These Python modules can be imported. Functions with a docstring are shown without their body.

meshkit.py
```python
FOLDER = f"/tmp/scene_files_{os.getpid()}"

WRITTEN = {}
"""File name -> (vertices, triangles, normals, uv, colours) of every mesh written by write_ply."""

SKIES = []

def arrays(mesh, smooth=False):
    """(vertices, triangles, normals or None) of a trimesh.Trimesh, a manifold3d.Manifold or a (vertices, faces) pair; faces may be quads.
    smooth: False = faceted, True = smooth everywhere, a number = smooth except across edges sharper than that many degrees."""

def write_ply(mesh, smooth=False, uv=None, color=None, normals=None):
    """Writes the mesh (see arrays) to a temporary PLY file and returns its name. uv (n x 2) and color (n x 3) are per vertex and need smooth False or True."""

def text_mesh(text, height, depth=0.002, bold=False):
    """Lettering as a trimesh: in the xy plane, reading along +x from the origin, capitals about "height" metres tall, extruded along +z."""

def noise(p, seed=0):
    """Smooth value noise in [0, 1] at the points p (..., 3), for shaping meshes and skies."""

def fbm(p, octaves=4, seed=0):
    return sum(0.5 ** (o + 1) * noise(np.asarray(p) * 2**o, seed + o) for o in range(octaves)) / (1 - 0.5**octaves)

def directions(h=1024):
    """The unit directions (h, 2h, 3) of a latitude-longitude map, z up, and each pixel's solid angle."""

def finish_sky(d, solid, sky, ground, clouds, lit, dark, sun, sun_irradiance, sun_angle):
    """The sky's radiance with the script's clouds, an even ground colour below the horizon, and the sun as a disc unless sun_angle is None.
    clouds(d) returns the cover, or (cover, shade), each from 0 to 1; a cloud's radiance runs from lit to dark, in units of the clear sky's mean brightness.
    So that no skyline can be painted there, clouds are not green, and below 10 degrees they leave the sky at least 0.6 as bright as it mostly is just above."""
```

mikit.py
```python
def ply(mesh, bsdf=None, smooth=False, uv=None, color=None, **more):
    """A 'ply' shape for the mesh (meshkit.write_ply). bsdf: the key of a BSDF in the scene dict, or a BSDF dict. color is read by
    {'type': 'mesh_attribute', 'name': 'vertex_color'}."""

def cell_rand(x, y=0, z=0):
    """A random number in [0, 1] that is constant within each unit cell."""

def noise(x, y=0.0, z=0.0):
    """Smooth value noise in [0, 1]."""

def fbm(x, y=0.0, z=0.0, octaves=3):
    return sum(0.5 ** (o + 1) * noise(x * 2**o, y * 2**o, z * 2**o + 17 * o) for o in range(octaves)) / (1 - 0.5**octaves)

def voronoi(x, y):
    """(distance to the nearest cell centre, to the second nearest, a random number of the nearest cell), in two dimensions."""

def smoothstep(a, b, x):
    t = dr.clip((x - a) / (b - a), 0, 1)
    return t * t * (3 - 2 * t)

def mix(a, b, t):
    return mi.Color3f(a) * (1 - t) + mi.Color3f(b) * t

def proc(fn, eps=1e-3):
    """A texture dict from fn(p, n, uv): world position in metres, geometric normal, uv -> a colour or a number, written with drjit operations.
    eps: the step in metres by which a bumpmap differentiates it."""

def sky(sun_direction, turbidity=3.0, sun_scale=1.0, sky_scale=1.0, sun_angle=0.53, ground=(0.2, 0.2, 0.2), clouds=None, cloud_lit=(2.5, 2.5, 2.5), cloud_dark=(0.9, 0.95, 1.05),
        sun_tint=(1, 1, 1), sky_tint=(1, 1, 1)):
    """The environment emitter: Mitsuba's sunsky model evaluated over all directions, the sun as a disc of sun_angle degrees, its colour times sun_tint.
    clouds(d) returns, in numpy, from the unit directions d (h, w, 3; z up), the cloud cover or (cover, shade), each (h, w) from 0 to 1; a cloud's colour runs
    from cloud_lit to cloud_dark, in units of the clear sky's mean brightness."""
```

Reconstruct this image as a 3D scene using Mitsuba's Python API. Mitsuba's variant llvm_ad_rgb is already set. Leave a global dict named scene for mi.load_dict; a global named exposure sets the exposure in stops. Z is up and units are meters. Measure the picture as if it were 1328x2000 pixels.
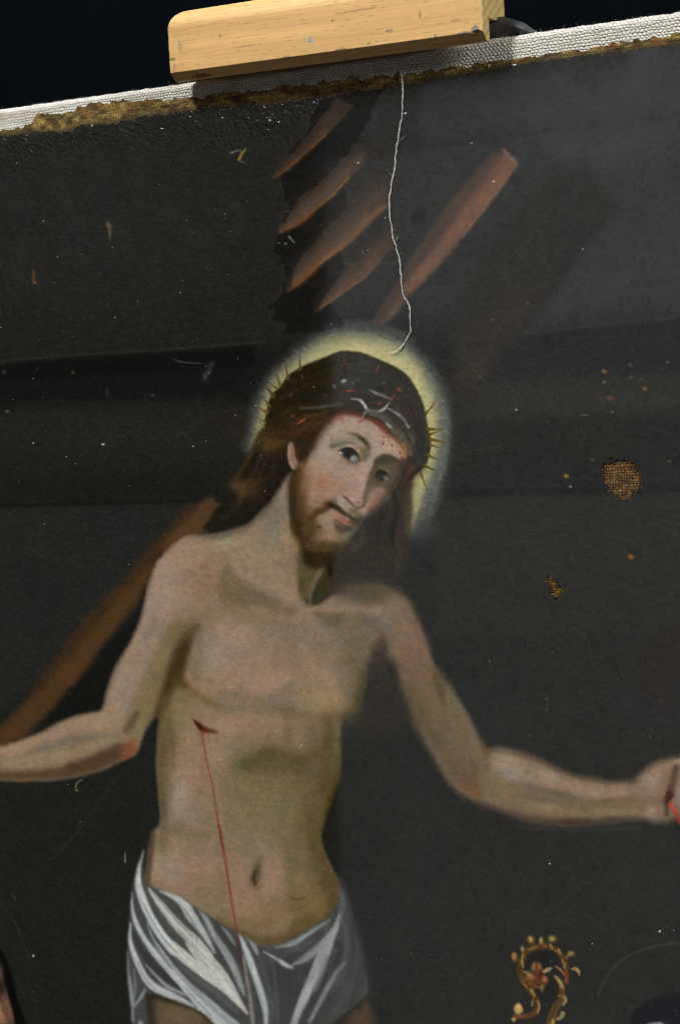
import math
import numpy as np
import drjit as dr
import mitsuba as mi
import trimesh, manifold3d, meshkit, mikit
from scipy.spatial import cKDTree

# ------------------------------------------------------------------ the place: a painting on an easel, leaning back
# canvas coordinates in millimetres: X right, Y up, N out of the canvas towards the viewer; (0, 0) lies 1.4 m above the floor
LEAN = math.radians(8.0)
AX = np.array([[1, 0, 0], [0, math.sin(LEAN), math.cos(LEAN)], [0, -math.cos(LEAN), math.sin(LEAN)]])
HERE = np.array([0, 0, 1.4])
def W(p): return np.asarray(p, float) @ AX * .001 + HERE
def D(d): return np.asarray(d, float) @ AX

scene, labels = {}, {}
exposure = -0.56
T = mi.ScalarTransform4f
CAM = np.array([300.477, 63.692, 591.619]); FWD = np.array([-0.450760, -0.095548, -0.887517]); UP = np.array([0.009467, 0.993687, -0.111786])
scene['camera'] = {'type': 'perspective', 'fov_axis': 'y', 'fov': math.degrees(2 * math.atan(1000 / 3333.0)), 'near_clip': .02, 'far_clip': 60.0,
    'to_world': T().look_at(origin=W(CAM).tolist(), target=(W(CAM) + D(FWD)).tolist(), up=D(UP).tolist())}

def facing(centre, w, h, target=(0, 0, 0)):
    """A transform that sets the unit square [-1,1] w x h millimetres large at centre, turned to target."""
    c, t = W(centre), W(target)
    return T().look_at(origin=c.tolist(), target=t.tolist(), up=[0, 0, 1]) @ T().scale([w * .0005, h * .0005, 1])
def rgb(r, g=None, b=None):
    return {'type': 'rgb', 'value': [r, r if g is None else g, r if b is None else b]}

# the lights: a softbox high on the left, a second one on the right, and the pale frosted window that the varnish mirrors
LEFT, RIGHT = np.array([-.33, .80, .50]) * 4600, np.array([.86, .36, .26]) * 3000
def softbox(key, at, size, power, label):
    m = facing(at, size, size)
    scene[key + '__diffuser'] = {'type': 'rectangle', 'to_world': m, 'emitter': {'type': 'area', 'radiance': rgb(*power)}, 'bsdf': {'type': 'diffuse', 'reflectance': rgb(.6)}}
    # housing: an open pyramid behind the diffuser
    v = np.array([[-1, -1, -.002], [1, -1, -.002], [1, 1, -.002], [-1, 1, -.002], [-.3, -.3, -.3], [.3, -.3, -.3], [.3, .3, -.3], [-.3, .3, -.3]]) * 1.04
    f = [[0, 1, 5, 4], [1, 2, 6, 5], [2, 3, 7, 6], [3, 0, 4, 7], [4, 5, 6, 7]]
    scene[key + '__housing'] = {**mikit.ply((v, f), 'black_metal'), 'to_world': m}
    labels[key] = {'label': label, 'category': 'studio lamp'}
scene['black_metal'] = {'type': 'twosided', 'bsdf': {'type': 'principled', 'base_color': rgb(.03), 'roughness': .5}}
softbox('studio_lamp', LEFT, 520, (508, 499, 490), 'square softbox lamp high up on the left of the easel')
softbox('studio_lamp_001', RIGHT, 560, (86, 84, 80), 'weaker square softbox lamp to the right of the easel')

# ------------------------------------------------------------------ materials
def tw(**b): return {'type': 'twosided', 'bsdf': b}
scene['dark_cloth'] = tw(type='diffuse', reflectance=rgb(.0035, .005, .0065))
scene['dark_wall'] = tw(type='diffuse', reflectance=rgb(.03))
scene['floor_grey'] = tw(type='diffuse', reflectance=rgb(.12, .11, .10))
VC = {'type': 'mesh_attribute', 'name': 'vertex_color'}
def varnish(p, n, uv):
    """How glossy the old varnish still is: thin on the crowns of the weave, worn in patches."""
    x, y = uv.x * 1000, uv.y * 1000
    return .03 + .34 * mikit.noise(x * 1.7, y * 2.3, 3.0) + .22 * mikit.fbm(x * .5, y * .9, 8.0, 2) + .26 * mikit.fbm(x * .035, y * .05, 5.0, 3)
scene['varnished_paint'] = tw(type='blendbsdf', weight=mikit.proc(varnish), thin={'type': 'principled', 'base_color': VC, 'roughness': .05, 'specular': .22},
    full={'type': 'principled', 'base_color': VC, 'roughness': .035, 'specular': .78})
def weave_height(p, n, uv):
    x, y = uv.x * 1000, uv.y * 1000
    wv = dr.abs(dr.sin(x * 2.55 + 1.2 * mikit.noise(x * .3, y * .3))) * dr.abs(dr.sin(y * 2.9 + 1.2 * mikit.noise(x * .25, y * .3, 4.0)))
    up = mikit.smoothstep(-134.0, -150.0, y + 14 * mikit.noise(x * .05, y * .08, 3.0))      # the weave stands out where the canvas was pressed on the strainer bar
    return 1e-3 * (.025 + .5 * up) * (.10 * wv + .22 * mikit.noise(x * 1.3, y * 2.2, 7.0) + .08 * mikit.noise(x * 3.5, y * 3.5, 2.0))
scene['dull_paint'] = tw(type='bumpmap', scale=1.0, arbitrary=mikit.proc(weave_height, 1.2e-4), bsdf={'type': 'principled', 'base_color': VC, 'roughness': .12, 'specular': .45})
scene['linen'] = tw(type='principled', base_color=VC, roughness=.85, specular=.2)
scene['rubber'] = tw(type='principled', base_color=rgb(.055, .057, .06), roughness=.5, specular=.4)
scene['thread_cotton'] = tw(type='principled', base_color=rgb(.62, .59, .54), roughness=.8)
scene['dust_white'] = tw(type='diffuse', reflectance=rgb(.5, .49, .46))
UPV = D([0, 1, 0]); NV = D([0, 0, 1])
def bar_xyz(p):
    """Canvas millimetres of a world point, in drjit."""
    q = [p.x - float(HERE[0]), p.y - float(HERE[1]), p.z - float(HERE[2])]
    return p.x * 1000, sum(q[k] * float(UPV[k]) for k in range(3)) * 1000, sum(q[k] * float(NV[k]) for k in range(3)) * 1000
def beech(p, n, uv):
    x, y, z = bar_xyz(p)
    yy = y + .8 * mikit.noise(x * .03, z * .1) + x * .012
    broad = mikit.fbm(x * .012, yy * .35, z * .25, 3)
    fine = mikit.fbm(x * .05, yy * 2.6, z * 2.0, 3)
    c = mikit.mix(mi.Color3f(.60, .362, .138), mi.Color3f(.71, .445, .180), mikit.smoothstep(.25, .75, broad))
    c = c * (.86 + .28 * fine)
    fx, fy = x * .30 + 3.1 * dr.floor(yy * 1.7), yy * 1.7 + 31.0                                   # the short dark rays of beech
    cell = mikit.cell_rand(dr.floor(fx), dr.floor(fy), 3)
    u, v = fx - dr.floor(fx), fy - dr.floor(fy)
    ray = dr.select(cell > .90, mikit.smoothstep(.5, .2, dr.abs(u - .5)) * mikit.smoothstep(.34, .1, dr.abs(v - .5)), 0.0)
    c = mikit.mix(c, c * .62, ray * .75)
    end = mikit.smoothstep(.9, .99, dr.abs(n.x))
    ring = .5 + .5 * dr.sin((z * .8 + y * 1.1 + 1.5 * mikit.noise(y * .2, z * .2)) * 1.4)
    c = mikit.mix(c, mi.Color3f(.46, .34, .14) * (.8 + .3 * ring), end)
    def spot(x0, y0, rx, ry):
        d = dr.square((x - x0) / rx) + dr.square((y - y0) / ry) + 1.6 * (mikit.noise(x * 1.3, y * 1.3, 5.0) - .5)
        return mikit.smoothstep(1.15, .8, d)
    front = mikit.smoothstep(5.0, 7.0, z)
    for x0, y0, rx, ry, col in [(4.63,178.71,1.2,1.3,(0.3, 0.31, 0.3)),(3.8,179.2,0.5,1.6,(0.55, 0.42, 0.22)),(-56.23,179.28,2.0,0.5,(0.2, 0.17, 0.05)),(-55.11,175.62,0.7,1.9,(0.46, 0.24, 0.12)),(70.54,173.8,1.6,1.1,(0.17, 0.17, 0.18)),(66.36,173.11,2.2,0.5,(0.2, 0.19, 0.19)),(55.39,173.3,0.3,0.9,(0.2, 0.13, 0.07)),(-44.44,171.96,4,0.7,(0.2, 0.11, 0.04)),(25.4,186.69,9,0.35,(0.42, 0.24, 0.1)),(17.16,173.72,3,0.4,(0.3, 0.17, 0.06)),(-22.83,180.03,5,0.35,(0.42, 0.25, 0.09)),(-5.52,173.62,2.2,0.8,(0.36, 0.22, 0.09)),(37.32,177.71,1.4,0.5,(0.3, 0.2, 0.1)),(49.82,181.48,0.4,1.6,(0.34, 0.22, 0.1)),(-33.75,185.3,0.35,1.2,(0.36, 0.24, 0.1)),(14.68,184.46,0.5,0.4,(0.22, 0.15, 0.08)),(28.79,174.24,0.6,0.4,(0.25, 0.16, 0.07)),(-51.88,183.81,1.0,2.2,(0.44, 0.29, 0.13)),(63.65,177.78,1.6,0.5,(0.45, 0.28, 0.12))]:
        c = mikit.mix(c, mi.Color3f(*col), spot(x0, y0, rx, ry) * .85 * front)
    return c
scene['beech_wood'] = tw(type='principled', base_color=mikit.proc(beech), roughness=.55, specular=.3)
scene['bare_frame_wood'] = tw(type='diffuse', reflectance=rgb(.35, .25, .14))

# ------------------------------------------------------------------ the setting
def sheet(a, b, c, d): return (np.array([a, b, c, d], float), np.array([[0, 1, 2], [0, 2, 3]]))
scene['floor'] = mikit.ply(sheet([-4, -4, 0], [4, -4, 0], [4, 3, 0], [-4, 3, 0]), 'floor_grey')
xs_ = np.linspace(-4, 4, 81); fold_ = .05 * np.sin(xs_ * 9) + .03 * np.sin(xs_ * 23 + 1)
scene['studio_backdrop'] = mikit.ply((np.vstack([np.column_stack([xs_, 2.2 + fold_, 0 * xs_ + .002]), np.column_stack([xs_, 2.2 + fold_, 0 * xs_ + 3.6])]),
    [[i, i + 1, i + 82, i + 81] for i in range(80)]), 'dark_cloth', smooth=True)
labels['floor'] = {'kind': 'structure', 'label': 'grey studio floor below the easel'}
labels['studio_backdrop'] = {'kind': 'structure', 'label': 'nearly black cloth hanging behind the easel'}
# the wall with the frosted window, opposite the painting; its upright edge is what the varnish mirrors
def box(lo, hi): return trimesh.creation.box(bounds=[lo, hi])
def canvas_mesh(m): return (W(np.asarray(m.vertices)), np.asarray(m.faces))
wall = box([-3000, -1500, 2260], [3000, 1900, 2330])
scene['studio_wall'] = mikit.ply(canvas_mesh(wall), 'dark_wall')
labels['studio_wall'] = {'kind': 'structure', 'label': 'dark studio wall facing the painting, with a window'}
def pane(key, q, r):
    q = np.array(q, float)
    scene[key] = {**mikit.ply(sheet(*W(np.column_stack([q, np.full(4, 2232)]))), {'type': 'diffuse', 'reflectance': rgb(.5)}), 'emitter': {'type': 'area', 'radiance': rgb(*r)}}
pane('frosted_window__lower_pane', [[-1200, -1300], [-1120, 408], [-200, 408], [-200, -1300]], (.255, .278, .29))
pane('frosted_window__upper_pane', [[-925, 416], [-925, 980], [-200, 980], [-200, 416]], (.17, .184, .193))
frame_ = trimesh.util.concatenate([box([-1260, -1330, 2240], [-180, 1010, 2258]), box([-200, -1330, 2215], [-175, 1010, 2240]), box([-1260, -1330, 2215], [-175, -1300, 2240])])
scene['frosted_window__frame'] = mikit.ply(canvas_mesh(frame_), 'dark_wall')
labels['frosted_window'] = {'label': 'tall pale frosted window in the dark wall facing the painting', 'category': 'window'}

# ------------------------------------------------------------------ the painting
U = .212   # millimetres per stroke unit
class Paint:
    """Colours of the painting at the points of a grid (columns xs, rows ys, millimetres from the upper left corner, y down)."""
    def __init__(p, xs, ys, base):
        p.xs, p.ys = xs, ys
        p.col = np.zeros((len(ys), len(xs), 3), np.float32) + np.float32(base)
        p.lab = np.zeros((len(ys), len(xs)), np.int16)
        p.names, p.masks = ['painted_ground'], {}
    def window(p, pts, pad):
        a, b = np.searchsorted(p.xs, [pts[:, 0].min() - pad, pts[:, 0].max() + pad])
        c, d = np.searchsorted(p.ys, [pts[:, 1].min() - pad, pts[:, 1].max() + pad])
        return slice(c, d), slice(a, b)
    def lay(p, w, al, colour, clip, part, mask=None):
        if mask:
            p.masks[mask] = np.zeros(p.lab.shape, np.float32); p.masks[mask][w] = al
        if colour is None: return
        if clip: al = al * p.masks[clip][w]
        p.col[w] += al[..., None] * (np.float32(colour) - p.col[w])
        if part:
            if part not in p.names: p.names.append(part)
            p.lab[w][al > .5] = p.names.index(part)
    def smooth(p, pts, closed, n=6):
        k = len(pts); i = np.arange(k if closed else k - 1)
        at = (lambda j: pts[j % k]) if closed else (lambda j: pts[np.clip(j, 0, k - 1)])
        a, b, c, d = at(i - 1), at(i), at(i + 1), at(i + 2)
        t = (np.arange(n) / n)[None, :, None]
        a, b, c, d = (v[:, None] for v in (a, b, c, d))
        q = .5 * (2 * b + (c - a) * t + (2 * a - 5 * b + 4 * c - d) * t**2 + (3 * b - a - 3 * c + d) * t**3)
        q = q.reshape(-1, pts.shape[1])
        return q if closed else np.vstack([q, pts[-1:]])
    def dense(p, pts, closed, step):
        if closed: pts = np.vstack([pts, pts[:1]])
        L = np.concatenate([[0], np.cumsum(np.linalg.norm(np.diff(pts[:, :2], axis=0), axis=1))])
        s = np.linspace(0, L[-1], max(2, int(L[-1] / step) + 2))
        return np.stack([np.interp(s, L, pts[:, k]) for k in range(pts.shape[1])], 1)
    def wob(p, X, Y, amp):
        q = np.stack([X, Y, 0 * X], -1) / U
        return (.65 * meshkit.noise(q / 26.0, 5) + .35 * meshkit.noise(q / 5.0, 8) - .5) * 2 * amp
    def area(p, pts, colour, blur, a, part, clip, mask, sm):
        pts = np.asarray(pts, float)
        if sm: pts = p.smooth(pts, True)
        w = p.window(pts, blur * 1.6)
        X, Y = np.meshgrid(p.xs[w[1]], p.ys[w[0]])
        if not X.size: return
        e = np.vstack([pts, pts[:1]]); ins = np.zeros(X.shape, bool)
        for j, y in enumerate(p.ys[w[0]]):
            y0, y1 = e[:-1, 1], e[1:, 1]; k = (y0 <= y) != (y1 <= y)
            cx = np.sort(e[:-1, 0][k] + (y - y0[k]) / (y1[k] - y0[k]) * (e[1:, 0][k] - e[:-1, 0][k]))
            ins[j] = np.searchsorted(cx, p.xs[w[1]]) % 2 == 1
        dn = p.dense(pts, True, max(.25 * blur, .5 * U))
        d, _ = cKDTree(dn).query(np.stack([X, Y], -1).reshape(-1, 2), distance_upper_bound=blur * 1.6, workers=-1)
        d = np.minimum(d, blur * 1.6).reshape(X.shape) * np.where(ins, 1, -1)
        d = d + p.wob(X, Y, .3 * blur)
        t = np.clip(d / (2 * blur) + .5, 0, 1)
        p.lay(w, (t * t * (3 - 2 * t) * a).astype(np.float32), colour, clip, part, mask)
    def stroke(p, pts, wd, colour, blur, a, clip, part):
        pts = p.smooth(np.column_stack([np.asarray(pts, float), np.abs(wd)]), False)
        m = np.max(wd) + blur * 1.5
        w = p.window(pts, m)
        X, Y = np.meshgrid(p.xs[w[1]], p.ys[w[0]])
        if not X.size: return
        dn = p.dense(pts, False, max(.3 * U, .25 * float(np.min(wd))))
        d, i = cKDTree(dn[:, :2]).query(np.stack([X, Y], -1).reshape(-1, 2), distance_upper_bound=m, workers=-1)
        i = np.minimum(i, len(dn) - 1)
        d = (dn[i, 2] - np.minimum(d, m)).reshape(X.shape) + p.wob(X, Y, .3 * blur)
        t = np.clip(d / (2 * blur) + .5, 0, 1)
        p.lay(w, (t * t * (3 - 2 * t) * a).astype(np.float32), colour, clip, part)
    def dab(p, c, u, v, colour, a, clip):
        c, u, v = (np.asarray(k, float) for k in (c, u, v))
        r = 2.2 * np.hypot(u, v)
        w = p.window(np.array([c - r, c + r]), 0)
        X, Y = np.meshgrid(p.xs[w[1]] - c[0], p.ys[w[0]] - c[1])
        if not X.size: return
        D = u[0] * v[1] - u[1] * v[0]
        q = ((X * v[1] - Y * v[0]) / D) ** 2 + ((Y * u[0] - X * u[1]) / D) ** 2
        g = np.exp(-.5 * (q * 1.5) ** 1.4) * a
        g *= 1 + .5 * p.wob(X + c[0], Y + c[1], 1.0)
        p.lay(w, np.clip(g, 0, 1).astype(np.float32), colour, clip, None)

OPS = [
(2,[-113.76,-124.71],[91.93,8],[-3.34,37.45],[39,39,37],0.9,0),
(2,[-154.76,180.56],[83.88,-8.53],[-5.61,61.13],[33,33,30],0.8,0),
(0,[-192.68,-64.56,-159.1,-65.18,-116.37,-66.31,-80.89,-66.2,-54.07,-66.46,-28.18,-66.71,-9.9,-66.72,-11.16,-48.44,-34.38,-45.35,-82.62,-45.14,-160.97,-45.9,-194.59,-46.01],[21,21,20],5.05,0.85,0,0,0,0),
(0,[-192.7,-64.34,-159.12,-64.96,-116.39,-66.1,-80.9,-65.99,-54.09,-66.25,-32.83,-66.55,-33.42,-58.5,-57.14,-57.78,-117.09,-58.23,-193.32,-58.32],[16,16,15],1.16,0.7,0,0,0,0),
(1,[-164.48,-66.32,-116.28,-67.37,-80.8,-67.23,-54,-67.48,-28.09,-67.91],[0.57,0.57,0.57,0.57,0.57],[47,46,42],0.68,0.55,0,0),
(2,[-96.01,-35.05],[70.76,2.2],[-0.82,9.74],[38,37,33],0.8,0),
(0,[-197.62,-16.68,-163.76,-17.17,-97.54,-16.98,-50.66,-17.1,-46.81,-4.8,-85.96,-4.44,-124.54,-4.02,-165.1,-3.36,-199.06,-2.81],[26,26,23],5.98,0.75,0,0,0,0),
(1,[-170.58,-4.09,-124.48,-4.68,-85.92,-4.86,-51.55,-5.28],[0.71,0.71,0.71,0.71],[18,18,15],0.71,0.8,0,0),
(0,[-199.1,-2.35,-165.1,-3.36,-124.56,-3.8,-85.99,-4.01,-51.62,-4.45,-62.22,7.81,-102.18,37.96,-144.81,72.23,-209.97,102.76],[38,39,37],2.89,0.75,0,0,0,0),
(0,[-138.16,58.56,-115.92,56.19,-100.16,44.44,-88.71,29.14,-93.75,59.52,-119.18,84.64,-152.18,92.91],[21,21,19],3.37,0.8,0,0,0,0),
(0,[5.22,-158.7,43.37,-155.16,59.83,-155.99,154.39,-158.41,151.03,-70.04,75.07,-65.49,50.79,-68.77,-0.6,-71.75],[48,49,48],9.62,0.9,0,0,0,0),
(2,[113.58,-138.91],[35.49,3.97],[-0.89,19.46],[61,61,63],0.75,0),
(2,[136.35,-153.8],[21.61,2.7],[-0.5,12.11],[63,63,66],0.6,0),
(0,[37.84,-111.52,41.97,-114,43.62,-110.08,39.49,-107.59],[29,28,27],0.79,0.6,0,0,0,1),
(0,[87.79,-81.43,102.13,-96.85,125.24,-107.48,152.62,-112,151.03,-70.04,85.08,-66.78],[56,55,57],11.01,0.6,0,0,0,0),
(0,[48.61,-66.99,66.53,-94.12,83.5,-113.06,95.73,-123.74,107.12,-121.71,116.85,-107.34,104,-95.79,93.73,-82.86,78.66,-65.29,62,-48.23],[40,40,36],4.18,0.65,0,0,0,0),
(1,[78.28,-65.68,87.56,-76.83,94.79,-84.62,103.02,-95.33,112.94,-104.09],[1.32,1.51,1.32,1.32,0.94],[36,35,33],2.26,0.6,0,0),
(0,[62.99,-47.61,71.62,-57.23,78.2,-64.19,90.9,-65.15,104.5,-65.66,123.46,-66.19,150.92,-67.22,150.21,-48.45,122.7,-48.65,103.69,-48.24,84.16,-48.56],[33,34,35],1.13,0.95,0,0,0,0),
(0,[79.06,-65.27,104.56,-66.94,150.97,-68.63,150.91,-67.04,104.5,-65.66,78.2,-64.19],[58,58,57],0.93,0.35,0,0,0,0),
(0,[84.16,-48.56,103.69,-48.24,150.19,-48.09,149.68,-34.55,52.98,-34.25,62.97,-47.23],[48,46,42],3.4,0.7,0,0,0,0),
(0,[45.52,-13.19,72.45,-15.54,149,-16.63,148.59,-5.82,107.49,-5.5,67.86,-5.49,47.15,-5],[32,32,32],3.85,0.8,0,0,0,0),
(0,[47.34,-8.31,72.06,-8.11,107.61,-8.29,148.67,-7.99,148.58,-5.64,107.48,-5.32,67.86,-5.49,48.18,-4.6],[22,23,22],0.77,0.7,0,0,0,0),
(0,[42.9,-4.28,67.84,-5.11,107.47,-5.13,148.57,-5.46,146.65,45.23,37.75,47.76],[46,44,39],2.7,0.55,0,0,0,0),
(2,[98.27,67.38],[59.16,-2.28],[-2.34,49.95],[36,35,32],0.8,0),
(2,[84.04,156.27],[61.19,-6.22],[-2.72,55.98],[35,34,30],0.9,0),
(2,[13.02,132.28],[35.87,-2.89],[-3.09,49.98],[33,32,29],0.8,0),
(0,[61.97,-47.66,76.97,-63.51,93.64,-81.03,75.95,-82.24,54.91,-68.53,51.41,-50.61],[52,46,42],4.67,0.6,0,0,0,0),
(2,[59.04,-50.26],[4.13,2.47],[-5.13,7.35],[56,46,39],0.6,0),
(2,[-39.8,-35.34],[9.4,0.31],[-0.38,5.1],[43,34,30],0.5,0),
(2,[125.5,62.57],[9.47,-0.34],[-0.55,13.16],[40,32,30],0.5,0),
(2,[131.69,49.29],[5.62,-0.15],[-0.3,7.45],[43,31,27],0.4,0),
(0,[-20.64,-130.21,-12.51,-133.14,-6.88,-136.86,-0.36,-141.23,6.09,-145.55,13.21,-151.09,18.69,-155.79,-1.81,-171.81,-6.06,-168.11,-11.77,-163.01,-16.36,-158.5,-21.43,-154.01,-27.72,-149.21,-31.65,-145.69],None,0.46,1,0,0,'lo',0),
(0,[-19.82,-128.95,-11.7,-131.89,-6.07,-135.62,0.44,-139.99,6.88,-144.32,14,-149.85,19.47,-154.56,2.98,-161.62,0.01,-158.79,-4.23,-154.01,-6.98,-149.29,-10.59,-144.64,-17.26,-138.82,-17.3,-134.73],[42,38,35],2.42,0.32,0,'lo',0,0),
(0,[-19.82,-128.95,-11.7,-131.89,-6.07,-135.62,0.44,-139.99,6.88,-144.32,14,-149.85,19.47,-154.56,9.22,-159.31,5.25,-155.73,-0.14,-150.66,-4.36,-146.1,-9.12,-141.57,-15.38,-136.57,-18.61,-132.95],[55,45,37],2.41,0.58,'painted_streak','lo',0,0),
(0,[-19.82,-128.95,-11.7,-131.89,-6.07,-135.62,0.44,-139.99,6.88,-144.32,14,-149.85,8.03,-154.11,2.03,-148.88,-2.97,-144.41,-8.34,-139.93,-14.38,-135.38,-19.32,-131.99],[66,52,41],1.68,0.55,0,'lo',0,0),
(0,[-19.82,-128.95,-11.7,-131.89,-6.07,-135.62,0.44,-139.99,6.88,-144.32,3.66,-147.55,-1.92,-143.14,-7.75,-138.7,-13.63,-134.48,-19.85,-131.28],[79,59,43],1.12,0.55,0,'lo',0,0),
(1,[19.1,-155.36,14.59,-157.31,9.65,-159.7],[1.62,1.82,1.62],[38,36,33],2.63,0.4,0,0),
(1,[-5.01,-138.03,0.13,-141.95,4.27,-144.6],[0.41,0.51,0.31],[106,73,45],0.62,0.7,0,0),
(1,[-19.45,-130.88,-12.93,-133.57,-7.76,-136.95],[0.42,0.84,0.84],[91,60,37],0.84,0.6,0,0),
(0,[-18.95,-109.16,-11.59,-110.91,-6.02,-113.58,-0.4,-117.77,6.03,-121.46,12.31,-127.23,18.64,-131.41,26.44,-136.14,9.56,-151.69,6.88,-150.84,1.45,-148.37,-5.71,-144.12,-13.92,-138.75,-21.93,-134.46,-25.87,-130.51,-30.41,-125],None,0.46,1,0,0,'lo',0),
(0,[-18.13,-107.91,-10.77,-109.67,-5.21,-112.34,0.41,-116.53,6.82,-120.22,13.1,-126,19.42,-130.18,27.21,-134.93,17.41,-141.43,19.44,-144.01,14.98,-142.99,7.26,-140.03,-2.31,-133.08,-12.22,-128.63,-14.56,-123.49,-16.41,-114.57],[48,44,41],2.68,0.32,0,'lo',0,0),
(0,[-18.13,-107.91,-10.77,-109.67,-5.21,-112.34,0.41,-116.53,6.82,-120.22,13.1,-126,19.42,-130.18,27.21,-134.93,20.98,-139.34,19.13,-139.05,13.93,-136.78,6.77,-132.71,-1.55,-127.04,-9.77,-122.68,-13.39,-118.52,-17.41,-112.44],[62,50,40],2.68,0.58,'painted_streak_001','lo',0,0),
(0,[-18.13,-107.91,-10.77,-109.67,-5.21,-112.34,0.41,-116.53,6.82,-120.22,13.1,-126,19.42,-130.18,18.96,-136.39,13.36,-133.47,6.51,-128.8,-1.15,-123.82,-8.46,-119.52,-12.76,-115.88,-17.95,-111.3],[84,67,56],1.86,0.55,0,'lo',0,0),
(0,[-18.13,-107.91,-10.77,-109.67,-5.21,-112.34,0.41,-116.53,6.82,-120.22,13.1,-126,12.94,-130.98,6.32,-125.87,-0.85,-121.4,-7.49,-117.14,-12.29,-113.89,-18.35,-110.44],[99,76,58],1.25,0.55,0,'lo',0,0),
(1,[26.84,-135.72,24.07,-137.53,20.89,-139.77],[1.61,1.81,1.61],[40,38,36],2.61,0.4,0,0),
(1,[-18.23,-109.69,-11.55,-111.5,-5.98,-114.16,-0.82,-118],[0.42,1.05,1.25,0.84],[110,69,41],1.05,0.6,0,0),
(1,[-0.38,-117.96,6.05,-121.84,12.78,-127.77],[0.41,0.62,0.41],[146,109,47],0.72,0.75,0,0),
(0,[-17.4,-86.06,-10.87,-88.79,-1.21,-95.77,6.15,-100.1,13.88,-104.53,20.29,-109.98,28.12,-115.23,32.54,-121.49,18.78,-140.37,13.89,-138.21,7.07,-133.91,-0.78,-128.49,-10.12,-122.35,-17.28,-116.71,-25.01,-110.65,-28.76,-103.4],None,0.45,1,0,0,'lo',0),
(0,[-16.58,-84.81,-10.05,-87.55,-0.41,-94.54,6.95,-98.87,14.67,-103.31,21.08,-108.76,28.9,-114.02,33.31,-120.28,29.24,-133.35,24.07,-134.81,18.37,-131.28,9.47,-125.83,-1.04,-118.08,-7.8,-111.19,-13.54,-105.86,-14.65,-94.53],[42,37,34],2.94,0.32,0,'lo',0,0),
(0,[-16.58,-84.81,-10.05,-87.55,-0.41,-94.54,6.95,-98.87,14.67,-103.31,21.08,-108.76,28.9,-114.02,33.31,-120.28,30.54,-128.67,25.67,-127.08,19.13,-122.88,11.21,-117.42,1.8,-110.97,-5.19,-105.09,-12.49,-99.12,-15.73,-91.19],[65,54,46],2.94,0.58,'painted_streak_002','lo',0,0),
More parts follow.
